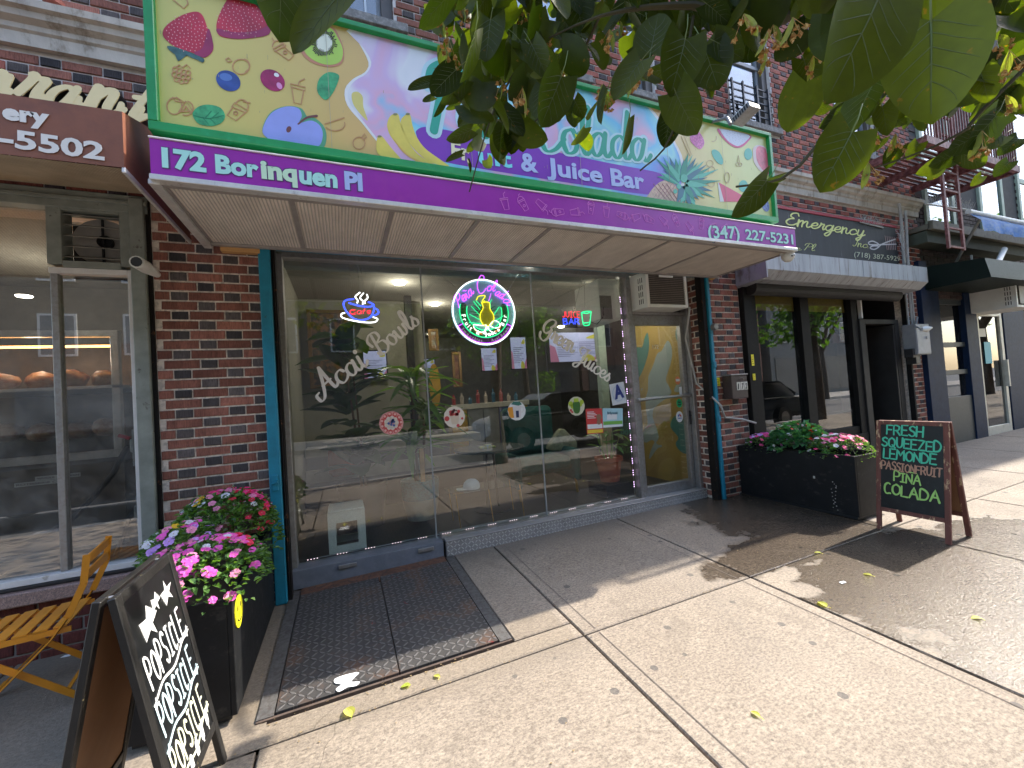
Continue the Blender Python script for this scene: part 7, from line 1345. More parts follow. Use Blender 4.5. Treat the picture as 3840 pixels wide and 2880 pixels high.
# ================================================================ PLANTERS
PLB = mat('planter_black', (.009, .0095, .0105), .6, spec=.25, var=.25, vs_=5, bump=.25, bs=40, col2=(.035, .033, .03), f2=(.56, .70), stretch=(1, 1, 1.5)); SOIL = mat('soil', (.05, .035, .025), .95, bump=.8)
def planter(x0, x1, y0, y1, h, label):
    zb = zg((x0 + x1) / 2, (y0 + y1) / 2) + .0; t = thing('planter', label, 'planter', ((x0 + x1) / 2, (y0 + y1) / 2, zb)); w_ = .025
    for a in ((x0, x0 + w_, y0, y1), (x1 - w_, x1, y0, y1), (x0 + w_, x1 - w_, y0, y0 + w_), (x0 + w_, x1 - w_, y1 - w_, y1)): mb = MB(); mb.cbox(a[0], a[1], a[2], a[3], zb + .03, zb + h, .003); part('side_board', mb, PLB, t)
    mb = MB(); mb.box(x0 + .03, x1 - .03, y0 + .03, y1 - .03, zb, zb + .031); part('base', mb, DARKM, t)
    mb = MB(); mb.box(x0 + w_, x1 - w_, y0 + w_, y1 - w_, zb + h - .09, zb + h - .06); part('soil', mb, SOIL, t); return t, zb + h
p1, pz1 = planter(-.97, -.535, -1.225, -.06, .58, 'black timber planter of pink flowers beside the turquoise post')
p2, pz2 = planter(4.40, 4.85, -1.235, .0 - .005, .60, 'long black timber planter in front of the 172 letter box')
mb = MB(); 
for k in range(16): y_, z_ = -1.04 + U(-.025, .025), .12 + k * .018; mb.box(4.398 - k * .00005, 4.4005, y_, y_ + U(.004, .012), z_, z_ + U(.003, .010))
mb.box(4.398, 4.4005, -.87, -.852, .40, .425); part('white_scuff', mb, flat('scuff', (.42, .42, .40)), p2)
mb = MB(); c = aty(910, 2292, -1.235); mb.prism([(c.x + .025 * cos(k / 16 * 2 * pi) * .9, c.z + .105 * sin(k / 16 * 2 * pi)) for k in range(16)], .004, facade(-1.236)) if False else mb.lathe([(0, 0), (.075, 0), (.075, .005), (0, .005)], (0, 0, 0), 24, Matrix.Translation((-.534, -1.13, .47)) @ Matrix.Rotation(pi / 2, 4, 'Y')); t = thing('warning_disc', 'round yellow smiling disc fixed to the edge of the left planter', 'disc', (-.53, -1.13, .4)); part('disc', mb, flat('disc_yellow', (.90, .82, .02)), t)
mb = MB()
for y, z in ((-1.155, .495), (-1.105, .495)): mb.box(-.5285, -.528, y - .008, y + .008, z - .012, z + .012)
mb.tube([(-.528, -1.13 + .045 * cos(a), .47 + .045 * sin(a)) for a in [pi * 1.15 + k * .18 for k in range(10)]], .003, 4); part('face_print', mb, BLK, t)
# foliage and flowers
IMP = leafmat('impatiens_leaf', (.03, .085, .025), (.12, .24, .06), .3, .45)
def bed(x0, x1, y0, y1, zt, dome, nleaf, label, flowers, lsize=.028, lm=None, fs=.024, over=.05, name='flowering_plant'):
    t = thing(name, label, 'flowers', ((x0 + x1) / 2, (y0 + y1) / 2, zt - .06)); mb = MB(); cx, cy = (x0 + x1) / 2, (y0 + y1) / 2; rx, ry = (x1 - x0) / 2 + over, (y1 - y0) / 2 + over
    def surf(u, v, k=1.0):
        r2 = min(1, u * u + v * v); return Vector((cx + u * rx, cy + v * ry, zt - .06 + (dome + .06) * k * sqrt(max(0, 1 - r2 ** 1.6))))
    for i in range(nleaf):
        a = U(0, 2 * pi); r_ = sqrt(rnd()); u, v = r_ * cos(a), r_ * sin(a); k = U(.55, 1.0) if rnd() < .4 else U(.85, 1.02); p_ = surf(u, v, k); L = lsize * U(.7, 1.4); d = Vector((u + U(-.7, .7), v + U(-.7, .7), U(-.3, .7))); vs_, fs_ = LQ[i % 3]; M = mtx(p_, d, (U(-.3, .3), U(-.3, .3), 1)) @ Matrix.Scale(L, 4); mb.add(vs_, fs_, M)
    part('foliage', mb, lm or IMP, t, kind='stuff')
    for col, n, (au, bu, av, bv) in flowers:
        for i in range(n):
            for _ in range(30):
                u, v = U(au, bu), U(av, bv)
                if u * u + v * v < 1.0: break
            p_ = surf(u, v, 1.0) + Vector((0, 0, .012)); me = FLW(col, fs); d = Vector((U(-.4, .4) + u * .5, U(-.4, .4) + v * .6 - .25, 1)).normalized()
            M = Matrix.Translation(p_) @ d.to_track_quat('Z', 'Y').to_matrix().to_4x4() @ Matrix.Rotation(U(0, 6), 4, 'Z') @ Matrix.Scale(U(.8, 1.2), 4); inst('flower', me, t, M)
    return t
LQ = []
for k in range(3):
    f_ = .15 + .1 * k; LQ.append(([(0, 0, 0), (.32, .35, f_), (.36, .7, f_), (0, 1.15, -.1), (-.36, .7, f_), (-.32, .35, f_), (0, .55, 0)], [(0, 1, 6), (1, 2, 6), (2, 3, 6), (3, 4, 6), (4, 5, 6), (5, 0, 6)]))
FLC = {}; FCOL = {'magenta': (.88, .13, .58), 'pink': (.92, .32, .52), 'red': (.85, .03, .09), 'lilac': (.62, .34, .82), 'white': (.82, .80, .86), 'orange': (.80, .07, .02), 'yellow': (.85, .55, .03), 'rose': (.90, .06, .28)}
def FLW(c, s):
    if (c, s) in FLC: return FLC[(c, s)]
    m, t, p = newmat('petal_' + c); col = FCOL[c]; p.inputs['Base Color'].default_value = c4(col); p.inputs['Roughness'].default_value = .5; o = [q for q in t.nodes if q.type == 'OUTPUT_MATERIAL'][0]; tr = node(t, 'ShaderNodeBsdfTranslucent'); tr.inputs[0].default_value = c4(col); mx = node(t, 'ShaderNodeMixShader'); mx.inputs[0].default_value = .35; t.links.new(p.outputs[0], mx.inputs[1]); t.links.new(tr.outputs[0], mx.inputs[2]); t.links.new(mx.outputs[0], o.inputs[0])
    mb = MB()
    for k in range(5):
        a = 2 * pi * k / 5; w_ = .52; R_ = Matrix.Rotation(a, 4, 'Z'); mb.add([tuple(s * q for q in v) for v in ((0, 0, 0), (.55, -w_, .12), (.95, -.3, .05), (.98, .3, .02), (.55, w_, .16), (.5, 0, .0))], [(0, 1, 5), (1, 2, 5), (2, 3, 5), (3, 4, 5), (4, 0, 5)], R_)
    mb.cur = 1; mb.add([(s * .14 * cos(a), s * .14 * sin(a), s * .08) for a in (0, 1.25, 2.5, 3.75, 5)], [(0, 1, 2, 3, 4)])
    FLC[(c, s)] = mesh('flower', mb, [m, flat('flower_eye', (.55, .30, .25))]); return FLC[(c, s)]
random.seed(31)
bed(-.98, -.50, -.62, -.08, pz1, .36, 1700, 'mound of red and rose busy lizzies nearest the brick pier', [('red', 20, (.0, .95, -.95, .6)), ('rose', 34, (-.3, .8, -.2, .9)), ('pink', 22, (-.9, .6, -.9, .9)), ('white', 14, (-.9, .9, -.8, .9)), ('yellow', 2, (-.5, -.2, -.5, -.2))], over=.06)
bed(-1.02, -.72, -.95, -.50, pz1, .26, 700, 'lilac and white busy lizzies behind the black chalkboard', [('lilac', 11, (-.9, .9, -.95, .8)), ('magenta', 12, (-.9, .9, -.95, .8)), ('white', 10, (-.9, .2, -.5, .9)), ('pink', 5, (-.8, .8, -.8, .8)), ('yellow', 2, (-.3, .3, -.3, .3))])
bed(-.95, -.50, -1.22, -.62, pz1, .20, 1300, 'sunlit magenta busy lizzies spilling over the front of the left planter', [('magenta', 60, (-.9, .95, -.98, .4)), ('pink', 26, (-.8, .9, -.9, .9)), ('white', 8, (-.9, .4, -.4, .9)), ('red', 6, (.3, .95, -.1, .9))], over=.07)
VINL = leafmat('vinca_leaf', (.03, .08, .03), (.08, .17, .05), .3, .4); BIGL = leafmat('big_leaf', (.03, .12, .06), (.07, .22, .10), .25, .35)
bed(4.42, 4.83, -.42, -.05, pz2, .13, 600, 'purple and white flowers at the wall end of the right planter', [('lilac', 20, (-.95, .6, -.9, .95)), ('white', 12, (-.9, .6, -.3, .95)), ('magenta', 22, (-.95, .4, -.9, .6)), ('rose', 8, (-.95, -.2, -.4, .2))], lm=VINL, lsize=.022, fs=.02)
bed(4.42, 4.85, -.80, -.38, pz2, .24, 480, 'tall leafy plant with orange red flowers in the middle of the right planter', [('orange', 24, (-.6, .9, -.95, .6)), ('pink', 8, (-.9, .6, -.9, .6)), ('white', 4, (-.8, .6, -.9, .3))], lm=BIGL, lsize=.062, fs=.028)
bed(4.42, 4.83, -1.22, -.76, pz2, .16, 900, 'low pink and red flowers at the street end of the right planter', [('rose', 34, (-.95, .9, -.95, .3)), ('pink', 34, (-.95, .9, -.95, .9)), ('white', 14, (-.9, .3, -.5, .9)), ('magenta', 4, (-.3, .9, -.3, .9))], lm=IMP, lsize=.018, fs=.022)
mb = MB(); mb.cbox(4.39, 4.395, -.48, -.455, pz2 - .02, pz2 + .05); mb.cbox(4.3895, 4.396, -.478, -.457, pz2 + .02, pz2 + .05); single('plant_label', mb, flat('tag_white', (.75, .75, .78)), 'small white plant tag between the purple flowers and the leafy plant', 'tag', (4.39, -.47, pz2 - .02))
# ================================================================ A-FRAME BOARDS
def aboard(xf, xb, y0, y1, H_, frm, label, front, rear_sign=False):
    xm = (xf + xb) / 2; ym = (y0 + y1) / 2; z0 = zg(xm, ym); t = thing('sandwich_board', label, 'sandwich board', (xm, ym, z0)); rw = .035
    def panelM(xfoot, s):   # local x along y, local y up the panel, z outward
        o = Vector((xfoot, y0 if s > 0 else y1, zg(xfoot, ym))); top = Vector((xm + s * .018, o.y, z0 + H_)); up = (top - o).normalized(); xx = Vector((0, 1 if s > 0 else -1, 0)); nn = xx.cross(up); M = Matrix((xx, up, nn)).transposed().to_4x4(); M.translation = o; return M, (top - o).length
    W_ = y1 - y0; Ms = []
    for xfoot, s, nm_ in ((xf, 1, 'front'), (xb, -1, 'rear')):
        M, L = panelM(xfoot, s); Ms.append((M, L)); 
        for a in (0, W_ - rw): mb = MB(); mb.cbox(a, a + rw, 0, L, -.012, .012, .003, M); part('leg', mb, frm, t)
        mb = MB(); mb.cbox(rw, W_ - rw, L - rw, L, -.011, .011, .002, M); part('top_rail', mb, frm, t); mb = MB(); mb.cbox(rw, W_ - rw, L * .17, L * .17 + rw, -.011, .011, .002, M); part('bottom_rail', mb, frm, t)
        mb = MB(); mb.box(rw, W_ - rw, L * .17 + rw, L - rw, -.004, .004, M)
        part('slate', mb, (SLATE if (nm_ == front) else MATS.get('hardboard') or mat('hardboard', (.26, .13, .06), .7, var=.1, vs_=6, bump=.15)), t)
        if nm_ != front: mb = MB(); mb.box(rw, W_ - rw, L * .17 + rw, L - rw, .0045, .007, M); part('outer_slate', mb, SLATE, t)
    mb = MB(); mb.tube([(xm + .012, y0 + .05, z0 + H_ - .01), (xm - .012, y0 + .05, z0 + H_ - .01)], .006, 6); mb.tube([(xm + .012, y1 - .05, z0 + H_ - .01), (xm - .012, y1 - .05, z0 + H_ - .01)], .006, 6); part('hinge', mb, ALU, t); return t, Ms
SLATE = mat('chalk_slate', (.008, .0085, .009), .35, var=.35, vs_=5, bump=.05, col2=(.03, .031, .033), f2=(.5, .8))
OLDW = mat('worn_red_wood', (.16, .055, .04), .65, var=.3, vs_=12, bump=.5, col2=(.55, .38, .22), f2=(.56, .62), stretch=(1, 1, .35)); BLW = mat('worn_black_wood', (.014, .013, .012), .5, var=.3, vs_=14, bump=.4, col2=(.45, .36, .18), f2=(.66, .70))
t, Ms = aboard(4.70, 4.37, -1.87, -1.38, .955, OLDW, 'worn red framed chalkboard reading FRESH SQUEEZED LEMONDE standing by the right planter', 'none')
# writing goes on the face toward the shop door (low x), seen from the street at left
def boardframe(xfoot, xm_, ystart, yend, z0, H_):   # origin lower left seen from outside on the low x side
    o = Vector((xfoot, ystart, zg(xfoot, ystart))); top = Vector((xm_, ystart, z0 + H_)); up = (top - o).normalized(); xx = Vector((0, -1 if yend < ystart else 1, 0)); nn = xx.cross(up); M = Matrix((xx, up, nn)).transposed().to_4x4(); M.translation = o; return M
def chalk(t, M, s, u0, u1, v, h, m, off, pen=.15, rot=0, space=.16):
    mb = MB(); caps(mb, s, M @ Matrix.Translation((u0, v, off)) @ Matrix.Rotation(rot, 4, 'Z'), u1 - u0, h, pen=pen, th=.0008, jit=.07, space=space); part('lettering', mb, m, t)
MW = boardframe(4.37, 4.517, -1.38, -1.87, zg(4.535, -1.62), .955)
TG = flat('chalk_teal', (.08, .60, .38)); LGN = flat('chalk_lime', (.40, .70, .18)); BRC = flat('chalk_brown', (.50, .27, .18))
OFF = .0085
for s, u0, u1, v, h, m_ in (('FRESH', .08, .34, .845, .082, TG), ('SQUEEZED', .045, .45, .735, .082, TG), ('LEMONDE', .055, .42, .63, .082, TG), ('PASSIONFRUIT', .04, .45, .535, .068, BRC), ('PINA', .13, .32, .44, .078, LGN), ('COLADA', .06, .44, .325, .09, LGN)): chalk(t, MW, s, u0, u1, v, h, m_, OFF, rot=-.05)
mb = MB(); caps(mb, 'I', MW @ Matrix.Translation((.245, .525, OFF)) @ Matrix.Rotation(-pi / 2, 4, 'Z'), .01, .05, pen=.1) if False else mb.ribbon([(.235, .528), (.285, .524)], lambda a_, d: .008, .0008, MW @ Matrix.Translation((0, 0, OFF))); part('lettering', mb, LGN, t)
t, Ms = aboard(-.545, -.905, -1.885, -1.425, .915, BLW, 'black framed chalkboard with one word chalked three times under white stars', 'none')
xm_ = (-.545 - .905) / 2; MW = boardframe(-.545, xm_ + .018, -1.885, -1.425, zg(xm_, -1.65), .915); CW = flat('chalk_white', (.85, .86, .85)); CBL = flat('chalk_blue', (.62, .80, .85)); CYE = flat('chalk_cream', (.82, .84, .62))
def star(t, M, u, v, r_, rot): mb = MB(); mb.prism([(1.45 * (r_ if k % 2 == 0 else r_ * .34) * sin(pi * k / 5 + rot) + u, 1.25 * (r_ if k % 2 == 0 else r_ * .38) * cos(pi * k / 5 + rot) + v) for k in range(10)][::-1], .0008, M @ Matrix.Translation((0, 0, .0085))); part('star', mb, CW, t)
star(t, MW, .155, .770, .050, .1); star(t, MW, .235, .812, .028, .3); star(t, MW, .335, .806, .040, -.1)
for k, (m_, v) in enumerate(((CW, .575), (CBL, .41), (CYE, .245))):
    chalk(t, MW, 'POPSICLE', .07, .41, v, .110, m_, .0085, pen=.085, rot=.10, space=.34)
    mb = MB(); mb.ribbon(cr([(.08, v - .035), (.15, v - .012), (.25, v - .02), (.35, v + .02), (.40, v + .022)], 6), lambda a_, d: .010, .0008, MW @ Matrix.Translation((0, 0, .0085)))
    for uu, vv in ((.065, v - .045), (.405, v + .035)): mb.ribbon([(uu - .015, vv), (uu + .015, vv + .008)], lambda a_, d: .005, .0008, MW @ Matrix.Translation((0, 0, .0085))); mb.ribbon([(uu - .012, vv - .012), (uu + .018, vv - .004)], lambda a_, d: .005, .0008, MW @ Matrix.Translation((0, 0, .0085))); mb.ribbon([(uu - .004, vv - .022), (uu + .004, vv + .018)], lambda a_, d: .005, .0008, MW @ Matrix.Translation((0, 0, .0085)))
    part('chalk_wave', mb, m_, t)
for k in range(5):
    u = .12 + k * .065; v = .205 + .012 * k; mb = MB(); mb.prism(cr([(u - .012, v - .03), (u - .013, v + .015), (u, v + .032), (u + .013, v + .015), (u + .012, v - .03)], 3, True), .0008, MW @ Matrix.Translation((0, 0, .0085))); mb.ribbon([(u, v - .03), (u, v - .052)], lambda a_, d: .006, .0008, MW @ Matrix.Translation((0, 0, .0085))); part('ice_pop_drawing', mb, CW, t)
# ================================================================ ORANGE FOLDING CHAIR
OCH = mat('orange_paint', (.62, .24, .012), .42, var=.12, vs_=8, bump=.1); ang = radians(10)
ch = thing('folding_chair', 'orange metal folding chair with slatted seat at the far left', 'chair', (-1.60, -.52, -.008), ang); CM = world(ch)
def cp_(y, pts, w=.030, th=.007):   # flat strip following side profile points (x, z)
    mb = MB()
    for a, b in zip(pts[:-1], pts[1:]): A_ = CM @ Vector((a[0], y, a[1])); B_ = CM @ Vector((b[0], y, b[1])); mb.bar(A_, B_, th, w, up=(CM.to_3x3() @ Vector((1, 0, 1)).normalized()))
    return mb
for y in (-.20, .20):
    part('front_leg', cp_(y, [(.27, .765), (.255, .62), (.19, .46), (.13, .37), (-.22, .012)]), OCH, ch)
    part('rear_leg', cp_(y * .86, [(-.20, .415), (.02, .22), (.24, .012)]), OCH, ch)
    part('seat_rail', cp_(y * .93, [(-.22, .405), (.20, .40)], .028, .006), OCH, ch)
for z, x in ((.735, .268), (.655, .262)): mb = MB(); mb.bar(CM @ Vector((x, -.20, z)), CM @ Vector((x, .20, z)), .010, .045, up=(0, 0, 1)); part('back_slat', mb, OCH, ch)
for k in range(6): x = -.20 + k * .072; mb = MB(); mb.bar(CM @ Vector((x, -.19, .422)), CM @ Vector((x, .19, .422)), .052, .008); part('seat_slat', mb, OCH, ch)
mb = MB(); mb.bar(CM @ Vector((-.16, -.19, .075)), CM @ Vector((-.16, .19, .075)), .018, .006); part('cross_bar', mb, OCH, ch); mb = MB(); mb.bar(CM @ Vector((.17, -.17, .08)), CM @ Vector((.17, .17, .08)), .018, .006); part('cross_bar', mb, OCH, ch)
mb = MB()
for y in (-.172, .172): mb.bar(CM @ Vector((.225, y, .0)), CM @ Vector((.255, y, .012)), .02, .024)
part('foot_cap', mb, mat('orange_cap', (.7, .3, .08), .5), ch)
# ================================================================ LITTER
LIT = leafmat('fallen_leaf', (.35, .42, .05), (.62, .60, .16), .2, .6); random.seed(77)
def on(px, py, dz=.004):
    d = ray(px, py); t_ = (.02 - .072 - CAM.z + dz) / 1; 
    k = (0.02 + .02 * CAM.y + dz - CAM.z) / (d.z - .012 * d.x - .02 * d.y); return CAM + d * k
for px, py, L, a, lab in ((1320, 2690, .085, .3, 'pale green fallen leaf on the joint in front of the hatch'), (3100, 2278, .075, -.4, 'yellow green fallen leaf lying on the long pavement joint'), (3270, 2160, .05, .2, 'small green fallen leaf on the wet slab'), (3680, 2320, .05, 1.0, 'yellow fallen leaf at the right edge of the wet slab'), (1650, 2540, .04, .8, 'tiny dry leaf just right of the hatch corner'), (1540, 2570, .05, 1.4, 'curled yellow leaf in front of the cellar hatch'), (2850, 2690, .04, .1, 'tiny leaf on the bright front slab'), (745, 2605 - 370, .05, .5, 'fallen leaf on the ledge side'), (440, 2600 - 0, .05, .3, 'fallen leaf on the pavement under the orange chair'), (3080, 2075, .045, .6, 'small green leaf at the tip of the puddle edge')):
    if lab.endswith('ledge side'): continue
    p_ = on(px, py); vs_, fs_ = leafmesh(L, L * .3, 6, .15, .35, .8); mb = MB(); mb.add(vs_, fs_, Matrix.Translation(p_ + Vector((0, 0, .003))) @ Matrix.Rotation(a, 4, 'Z') @ Matrix.Rotation(.08, 4, 'X')); mb.tube([p_ + Vector((0, 0, .004)), p_ + Vector((-cos(a) * 0 - sin(-a) * -.02, -.02, .004))], .0012, 4); single('fallen_leaf', mb, LIT, lab, 'leaf', p_)
p_ = on(1295, 2560, .016); o_ = [(-.05, .06), (.02, .065), (.07, .05), (.045, .02), (.03, -.01), (.07, -.03), (.05, -.055), (.01, -.045), (-.03, -.06), (-.045, -.03), (-.02, -.005), (-.05, .02)]
mb = MB(); mb.prism(cr(o_, 3, True), .0015, Matrix.Translation(p_)); single('paper_scrap', mb, mat('paper', (.85, .86, .88), .7, bump=.4), 'torn white scrap of paper lying on the cellar hatch', 'paper', p_)
for px, py, lab in ((250, 2460, 'small white scrap under the orange chair'), (3300 - 140, 2355 - 170, 'tiny white scrap on the wet slab'), (3520, 1665, 'crumpled grey scrap on the far pavement')):
    p_ = on(px, py, .003); mb = MB(); mb.prism([(-.025, -.008), (.02, -.012), (.028, .008), (-.015, .014)], .003, Matrix.Translation(p_)); single('litter', mb, MATS['paper'], lab, 'litter', p_)
# debris along the wall foot and joints (nobody could count it)
mb = MB()
for k in range(520):
    if k < 300: x, y = random.choice(((U(-.5, -.3), U(-1.1, -.1)), (U(4.0, 4.4), U(-.15, .08)), (U(-.46, .86), -1.3 + U(-.03, .02)), (U(.8, 4), .125 - abs(random.gauss(0, .02))), (U(3.0, 4.3), U(-.4, 0))))
    else: x, y = U(-1.6, 6), random.choice((-1.44 + U(-.01, .01), U(-3, 0)))
    s_ = U(.002, .007); z = zg(x, y) + .003; a = U(0, 6); mb.add([(x + s_ * cos(a + q) * U(.6, 1.6), y + s_ * sin(a + q), z + U(0, .003)) for q in (0, 2, 4)], [(0, 1, 2)])
props(part('debris', mb, mat('dry_bits', (.28, .20, .10), .9, var=.6, vs_=60)), 'dry bits and crumbs along the joints and wall foot', 'debris', kind='stuff')
# ================================================================ THE STREET BEHIND THE CAMERA (seen in the glass)
def car(loc, col, label, rz=0):
    t = thing('parked_car', label, 'car', loc, rz, 'cars parked along the kerb'); M0 = world(t); CP = mat('car_' + col[0], col[1], .25, metal=.4, var=.03, bump=0); GLS = mat('car_glass', (.02, .025, .03), .05)
    lo = [(-2.3, .35), (-2.32, .62), (-2.2, .86), (-1.3, .98), (2.15, .98), (2.3, .75), (2.3, .35)]; up_ = [(-1.35, .97), (-.55, 1.46), (-.2, 1.52), (1.2, 1.52), (1.6, 1.45), (2.18, .97)]
    Mx = lambda y: M0 @ frame((0, y, 0), (1, 0, 0), (0, -1, 0))
    mb = MB(); mb.prism(cr(lo, 3, True), 1.8, Mx(.9)); part('body', mb, CP, t, bevel=.04)
    mb = MB(); mb.prism(cr(up_, 3, True), 1.5, Mx(.75)); part('cabin', mb, GLS, t, bevel=.05)
    mb = MB(); mb.ribbon(cr(up_, 3), lambda a, d: .06, 1.54, Mx(.77)); part('roof', mb, CP, t)
    for x in (-1.45, 1.42):
        for y in (-.92, .72): mb = MB(); mb.lathe([(0, 0), (.2, 0), (.34, .0), (.34, .2), (0, .2)], (0, 0, 0), 22, M0 @ Matrix.Translation((x, y + .2, .34)) @ Matrix.Rotation(pi / 2, 4, 'X')); w_ = part('wheel', mb, mat('tyre', (.02, .02, .02), .8), t); mb = MB(); mb.lathe([(0, 0), (.2, 0), (.2, .21), (0, .21)], (0, 0, 0), 14, M0 @ Matrix.Translation((x, y + .205, .34)) @ Matrix.Rotation(pi / 2, 4, 'X')); part('rim', mb, ALU, w_)
    for y in (-.7, .7): mb = MB(); mb.cbox(-2.34, -2.25, y - .14, y + .14, .64, .76, .02, M0); part('headlight', mb, mat('headlamp', (.7, .7, .7), .2), t)
    return t
car((5.9, -6.9, -.1), ('silver', (.6, .6, .6)), 'silver car parked opposite the right pane, seen as a reflection'); car((-4.2, -6.2, -.2), ('black', (.01, .01, .012)), 'black car parked to the left, seen as a reflection', pi); car((12.0, -6.2, -.2), ('white', (.6, .6, .6)), 'white car parked opposite the dark shop windows')
def house(x0, x1, y, h, col, label, n):
    t = thing('apartment_building', label, 'building', ((x0 + x1) / 2, y, 0)); mb = MB(); mb.box(x0, x1, y - 10, y, -.1, h); part('wall', mb, mat('house_' + str(n), col, .9, var=.1), t); k = 0; x = x0 + 1.2
    while x < x1 - 1.6:
        z = 4.2
        while z < h - 2: mb = MB(); mb.box(x, x + 1.15, y, y + .06, z, z + 1.7); w_ = part('window', mb, mat('house_frame', (.5, .5, .48), .6), t); mb = MB(); mb.box(x + .08, x + 1.07, y + .061, y + .065, z + .08, z + 1.62); part('pane', mb, mat('house_pane', (.05, .06, .08), .1), w_); z += 3.0
        x += 2.6
    mb = MB(); mb.box(x0 + .5, x1 - .5, y, y + .05, .2, 3.0); part('shopfront', mb, mat('house_shop', (.08, .08, .08), .4), t); return t
house(-34, -12.5, -18, 13, (.58, .50, .40), 'beige brick apartment house across the street, far left', 0); house(-12, 13.8, -18, 13, (.13, .11, .085), 'brown apartment house across the street', 1); house(14, 30, -18, 12, (.22, .12, .09), 'red brick apartment house across the street to the right', 2); house(31, 55, -18, 14, (.20, .20, .19), 'pale apartment house at the far right across the street', 3)
# ================================================================ TREES
BARK = mat('bark', (.10, .075, .055), .95, var=.4, vs_=20, bump=1, bs=40); CROWN = leafmat('crown_leaf', (.03, .09, .015), (.09, .19, .03), .4, .5)
def tree(x, y, h, r_, label, n=2600, seed=1):
    random.seed(seed); t = thing('street_tree', label, 'tree', (x, y, zg(x, y) if y > -5 else -.1)); mb = MB(); mb.tube([(x, y, -.1), (x + .05, y, 1.5), (x - .05, y, 3)], [.2, .15, .13], 10); part('trunk', mb, BARK, t, smooth=True)
    for k in range(6): a = k * 1.05; mb = MB(); mb.tube([(x - .05, y, 2.6 + .2 * (k % 3)), (x + cos(a) * r_ * .4, y + sin(a) * r_ * .4, h * .6), (x + cos(a) * r_ * .75, y + sin(a) * r_ * .75, h * .8)], [.09, .05, .02], 7); part('branch', mb, BARK, t)
    mb = MB(); cl = [(Vector((x, y, h * .68)) + Vector((random.gauss(0, 1) * r_ * .42, random.gauss(0, 1) * r_ * .42, random.gauss(0, 1) * h * .11)), U(.5, 1.1)) for _ in range(26)]
    for k in range(n): c, q = random.choice(cl); d = Vector((random.gauss(0, 1), random.gauss(0, 1), random.gauss(0, 1))).normalized() * q * U(.5, 1); mb.add(*LQ[k % 3], mtx(c + d, (U(-1, 1), U(-1, 1), U(-1, .2)), (0, 0, 1)) @ Matrix.Scale(U(.13, .22), 4))
    part('crown', mb, CROWN, t, kind='stuff'); return t
tree(13.5, -4.3, 7, 2.2, 'street tree further along the pavement, seen in the dark windows', 2600, 2); tree(8.5, -14.5, 7.5, 2.6, 'street tree on the other side of the road', 3000, 3); tree(3.2, -14.5, 8, 2.8, 'street tree across the road facing the shop', 3200, 4); tree(20, -14.5, 8, 2.6, 'street tree across the road to the right', 2600, 5); tree(28, -12.5, 9, 3, 'street tree across the road far to the right', 2600, 6); tree(24, -4.3, 8, 2.6, 'most distant street tree on this side of the road', 2200, 7)
# ================================================================ LINDEN overhanging the pavement
LIN = leafmat('linden_leaf', (.012, .021, .003), (.036, .050, .006), .42, .42, .28, tm=(6.2, 6.2, 1.1))
def veinleaf(seed_):
    random.seed(seed_); L = 1; W = .47; vs, fs = leafmesh(L, W, 12, U(.02, .16), U(.05, .2), heart=True)
    mb = MB(); mb.add(vs, fs); mb.cur = 1; R = 12
    def P(u, s):     # surface point: u along 0..1, s -1..1
        i = min(R - 1, int(u * R)); f = u * R - i; k = (s + 1) * 2; j = min(3, int(k)); g = k - j
        q = lambda a, b: Vector(vs[a * 5 + b]); return (q(i, j).lerp(q(i, j + 1), g)).lerp(q(i + 1, j).lerp(q(i + 1, j + 1), g), f) - Vector((0, 0, .001))
    mb.tube([P(k / 10, 0) for k in range(10)], [.013 - .0011 * k for k in range(10)], 4, False)
    for s in (-1, 1):
        for u0 in (.0, .12, .26, .42, .58): mb.tube([P(u0 + k * .07, s * k * .21) for k in range(5)], [.007, .006, .005, .004, .002], 3, False)
    mb.cur = 2; mb.tube([(0, .02, 0), (0, -.25, -.02), (.02, -.55, -.10)], [.014, .010, .010], 5)
    return mesh('leaf', mb, [LIN, mat('leaf_vein', (.11, .145, .04), .5, var=.05, bump=0), mat('petiole', (.16, .20, .06), .6, var=.05, bump=0)], True)
LV = [veinleaf(k) for k in range(6)]
lt = thing('linden_tree', 'linden tree whose leafy branches hang into the top of the view', 'tree', (3.2, -4.5, -.03)); random.seed(42)
mb = MB(); mb.tube([(3.2, -4.5, -.1), (3.15, -4.5, 1.2), (3.25, -4.45, 2.6), (3.0, -4.3, 4.2)], [.17, .14, .125, .10], 12); part('trunk', mb, BARK, lt, smooth=True)
def at(px, py, dist): d = ray(px, py).normalized(); return CAM + d * dist
BP = [[(3.15, -4.4, 3.4), (2.4, -3.8, 3.3), (1.6, -3.2, 2.9), at(2950, 60, 1.7), at(2600, 20, 1.5), at(2250, 60, 1.4), at(1950, 200, 1.5)], [(3.0, -4.3, 4.0), (1.8, -3.4, 3.9), (.6, -3.0, 3.2), at(1800, -250, 1.4), at(1300, -250, .9)], [at(3100, -120, 1.3), at(3350, 60, 1.2), at(3000, 620, 1.1), at(2760, 700, 1.05)], [(2.6, -4.0, 3.3), at(3900, 200, 1.8), at(3600, 500, 1.7), at(3250, 640, 1.7)], [at(2600, 60, 1.5), at(2520, 500, 1.35), at(2400, 640, 1.3)], [at(2000, 160, 1.5), at(1850, 420, 1.5), at(1760, 720, 1.5)], [at(2250, 60, 1.45), at(2100, 350, 1.5), at(1900, 560, 1.55)]]
for k, b in enumerate(BP): mb = MB(); pts = cr([tuple(q) for q in b], 4); n_ = len(pts); r0_ = .05 if k < 2 else (.006 if k < 4 else .004); mb.tube(pts, [max(.0022, r0_ * (1 - i / n_) ** (1.6 if k < 2 else .6)) for i in range(n_)], 7); part('branch', mb, mat('twig', (.055, .05, .025), .8), lt)
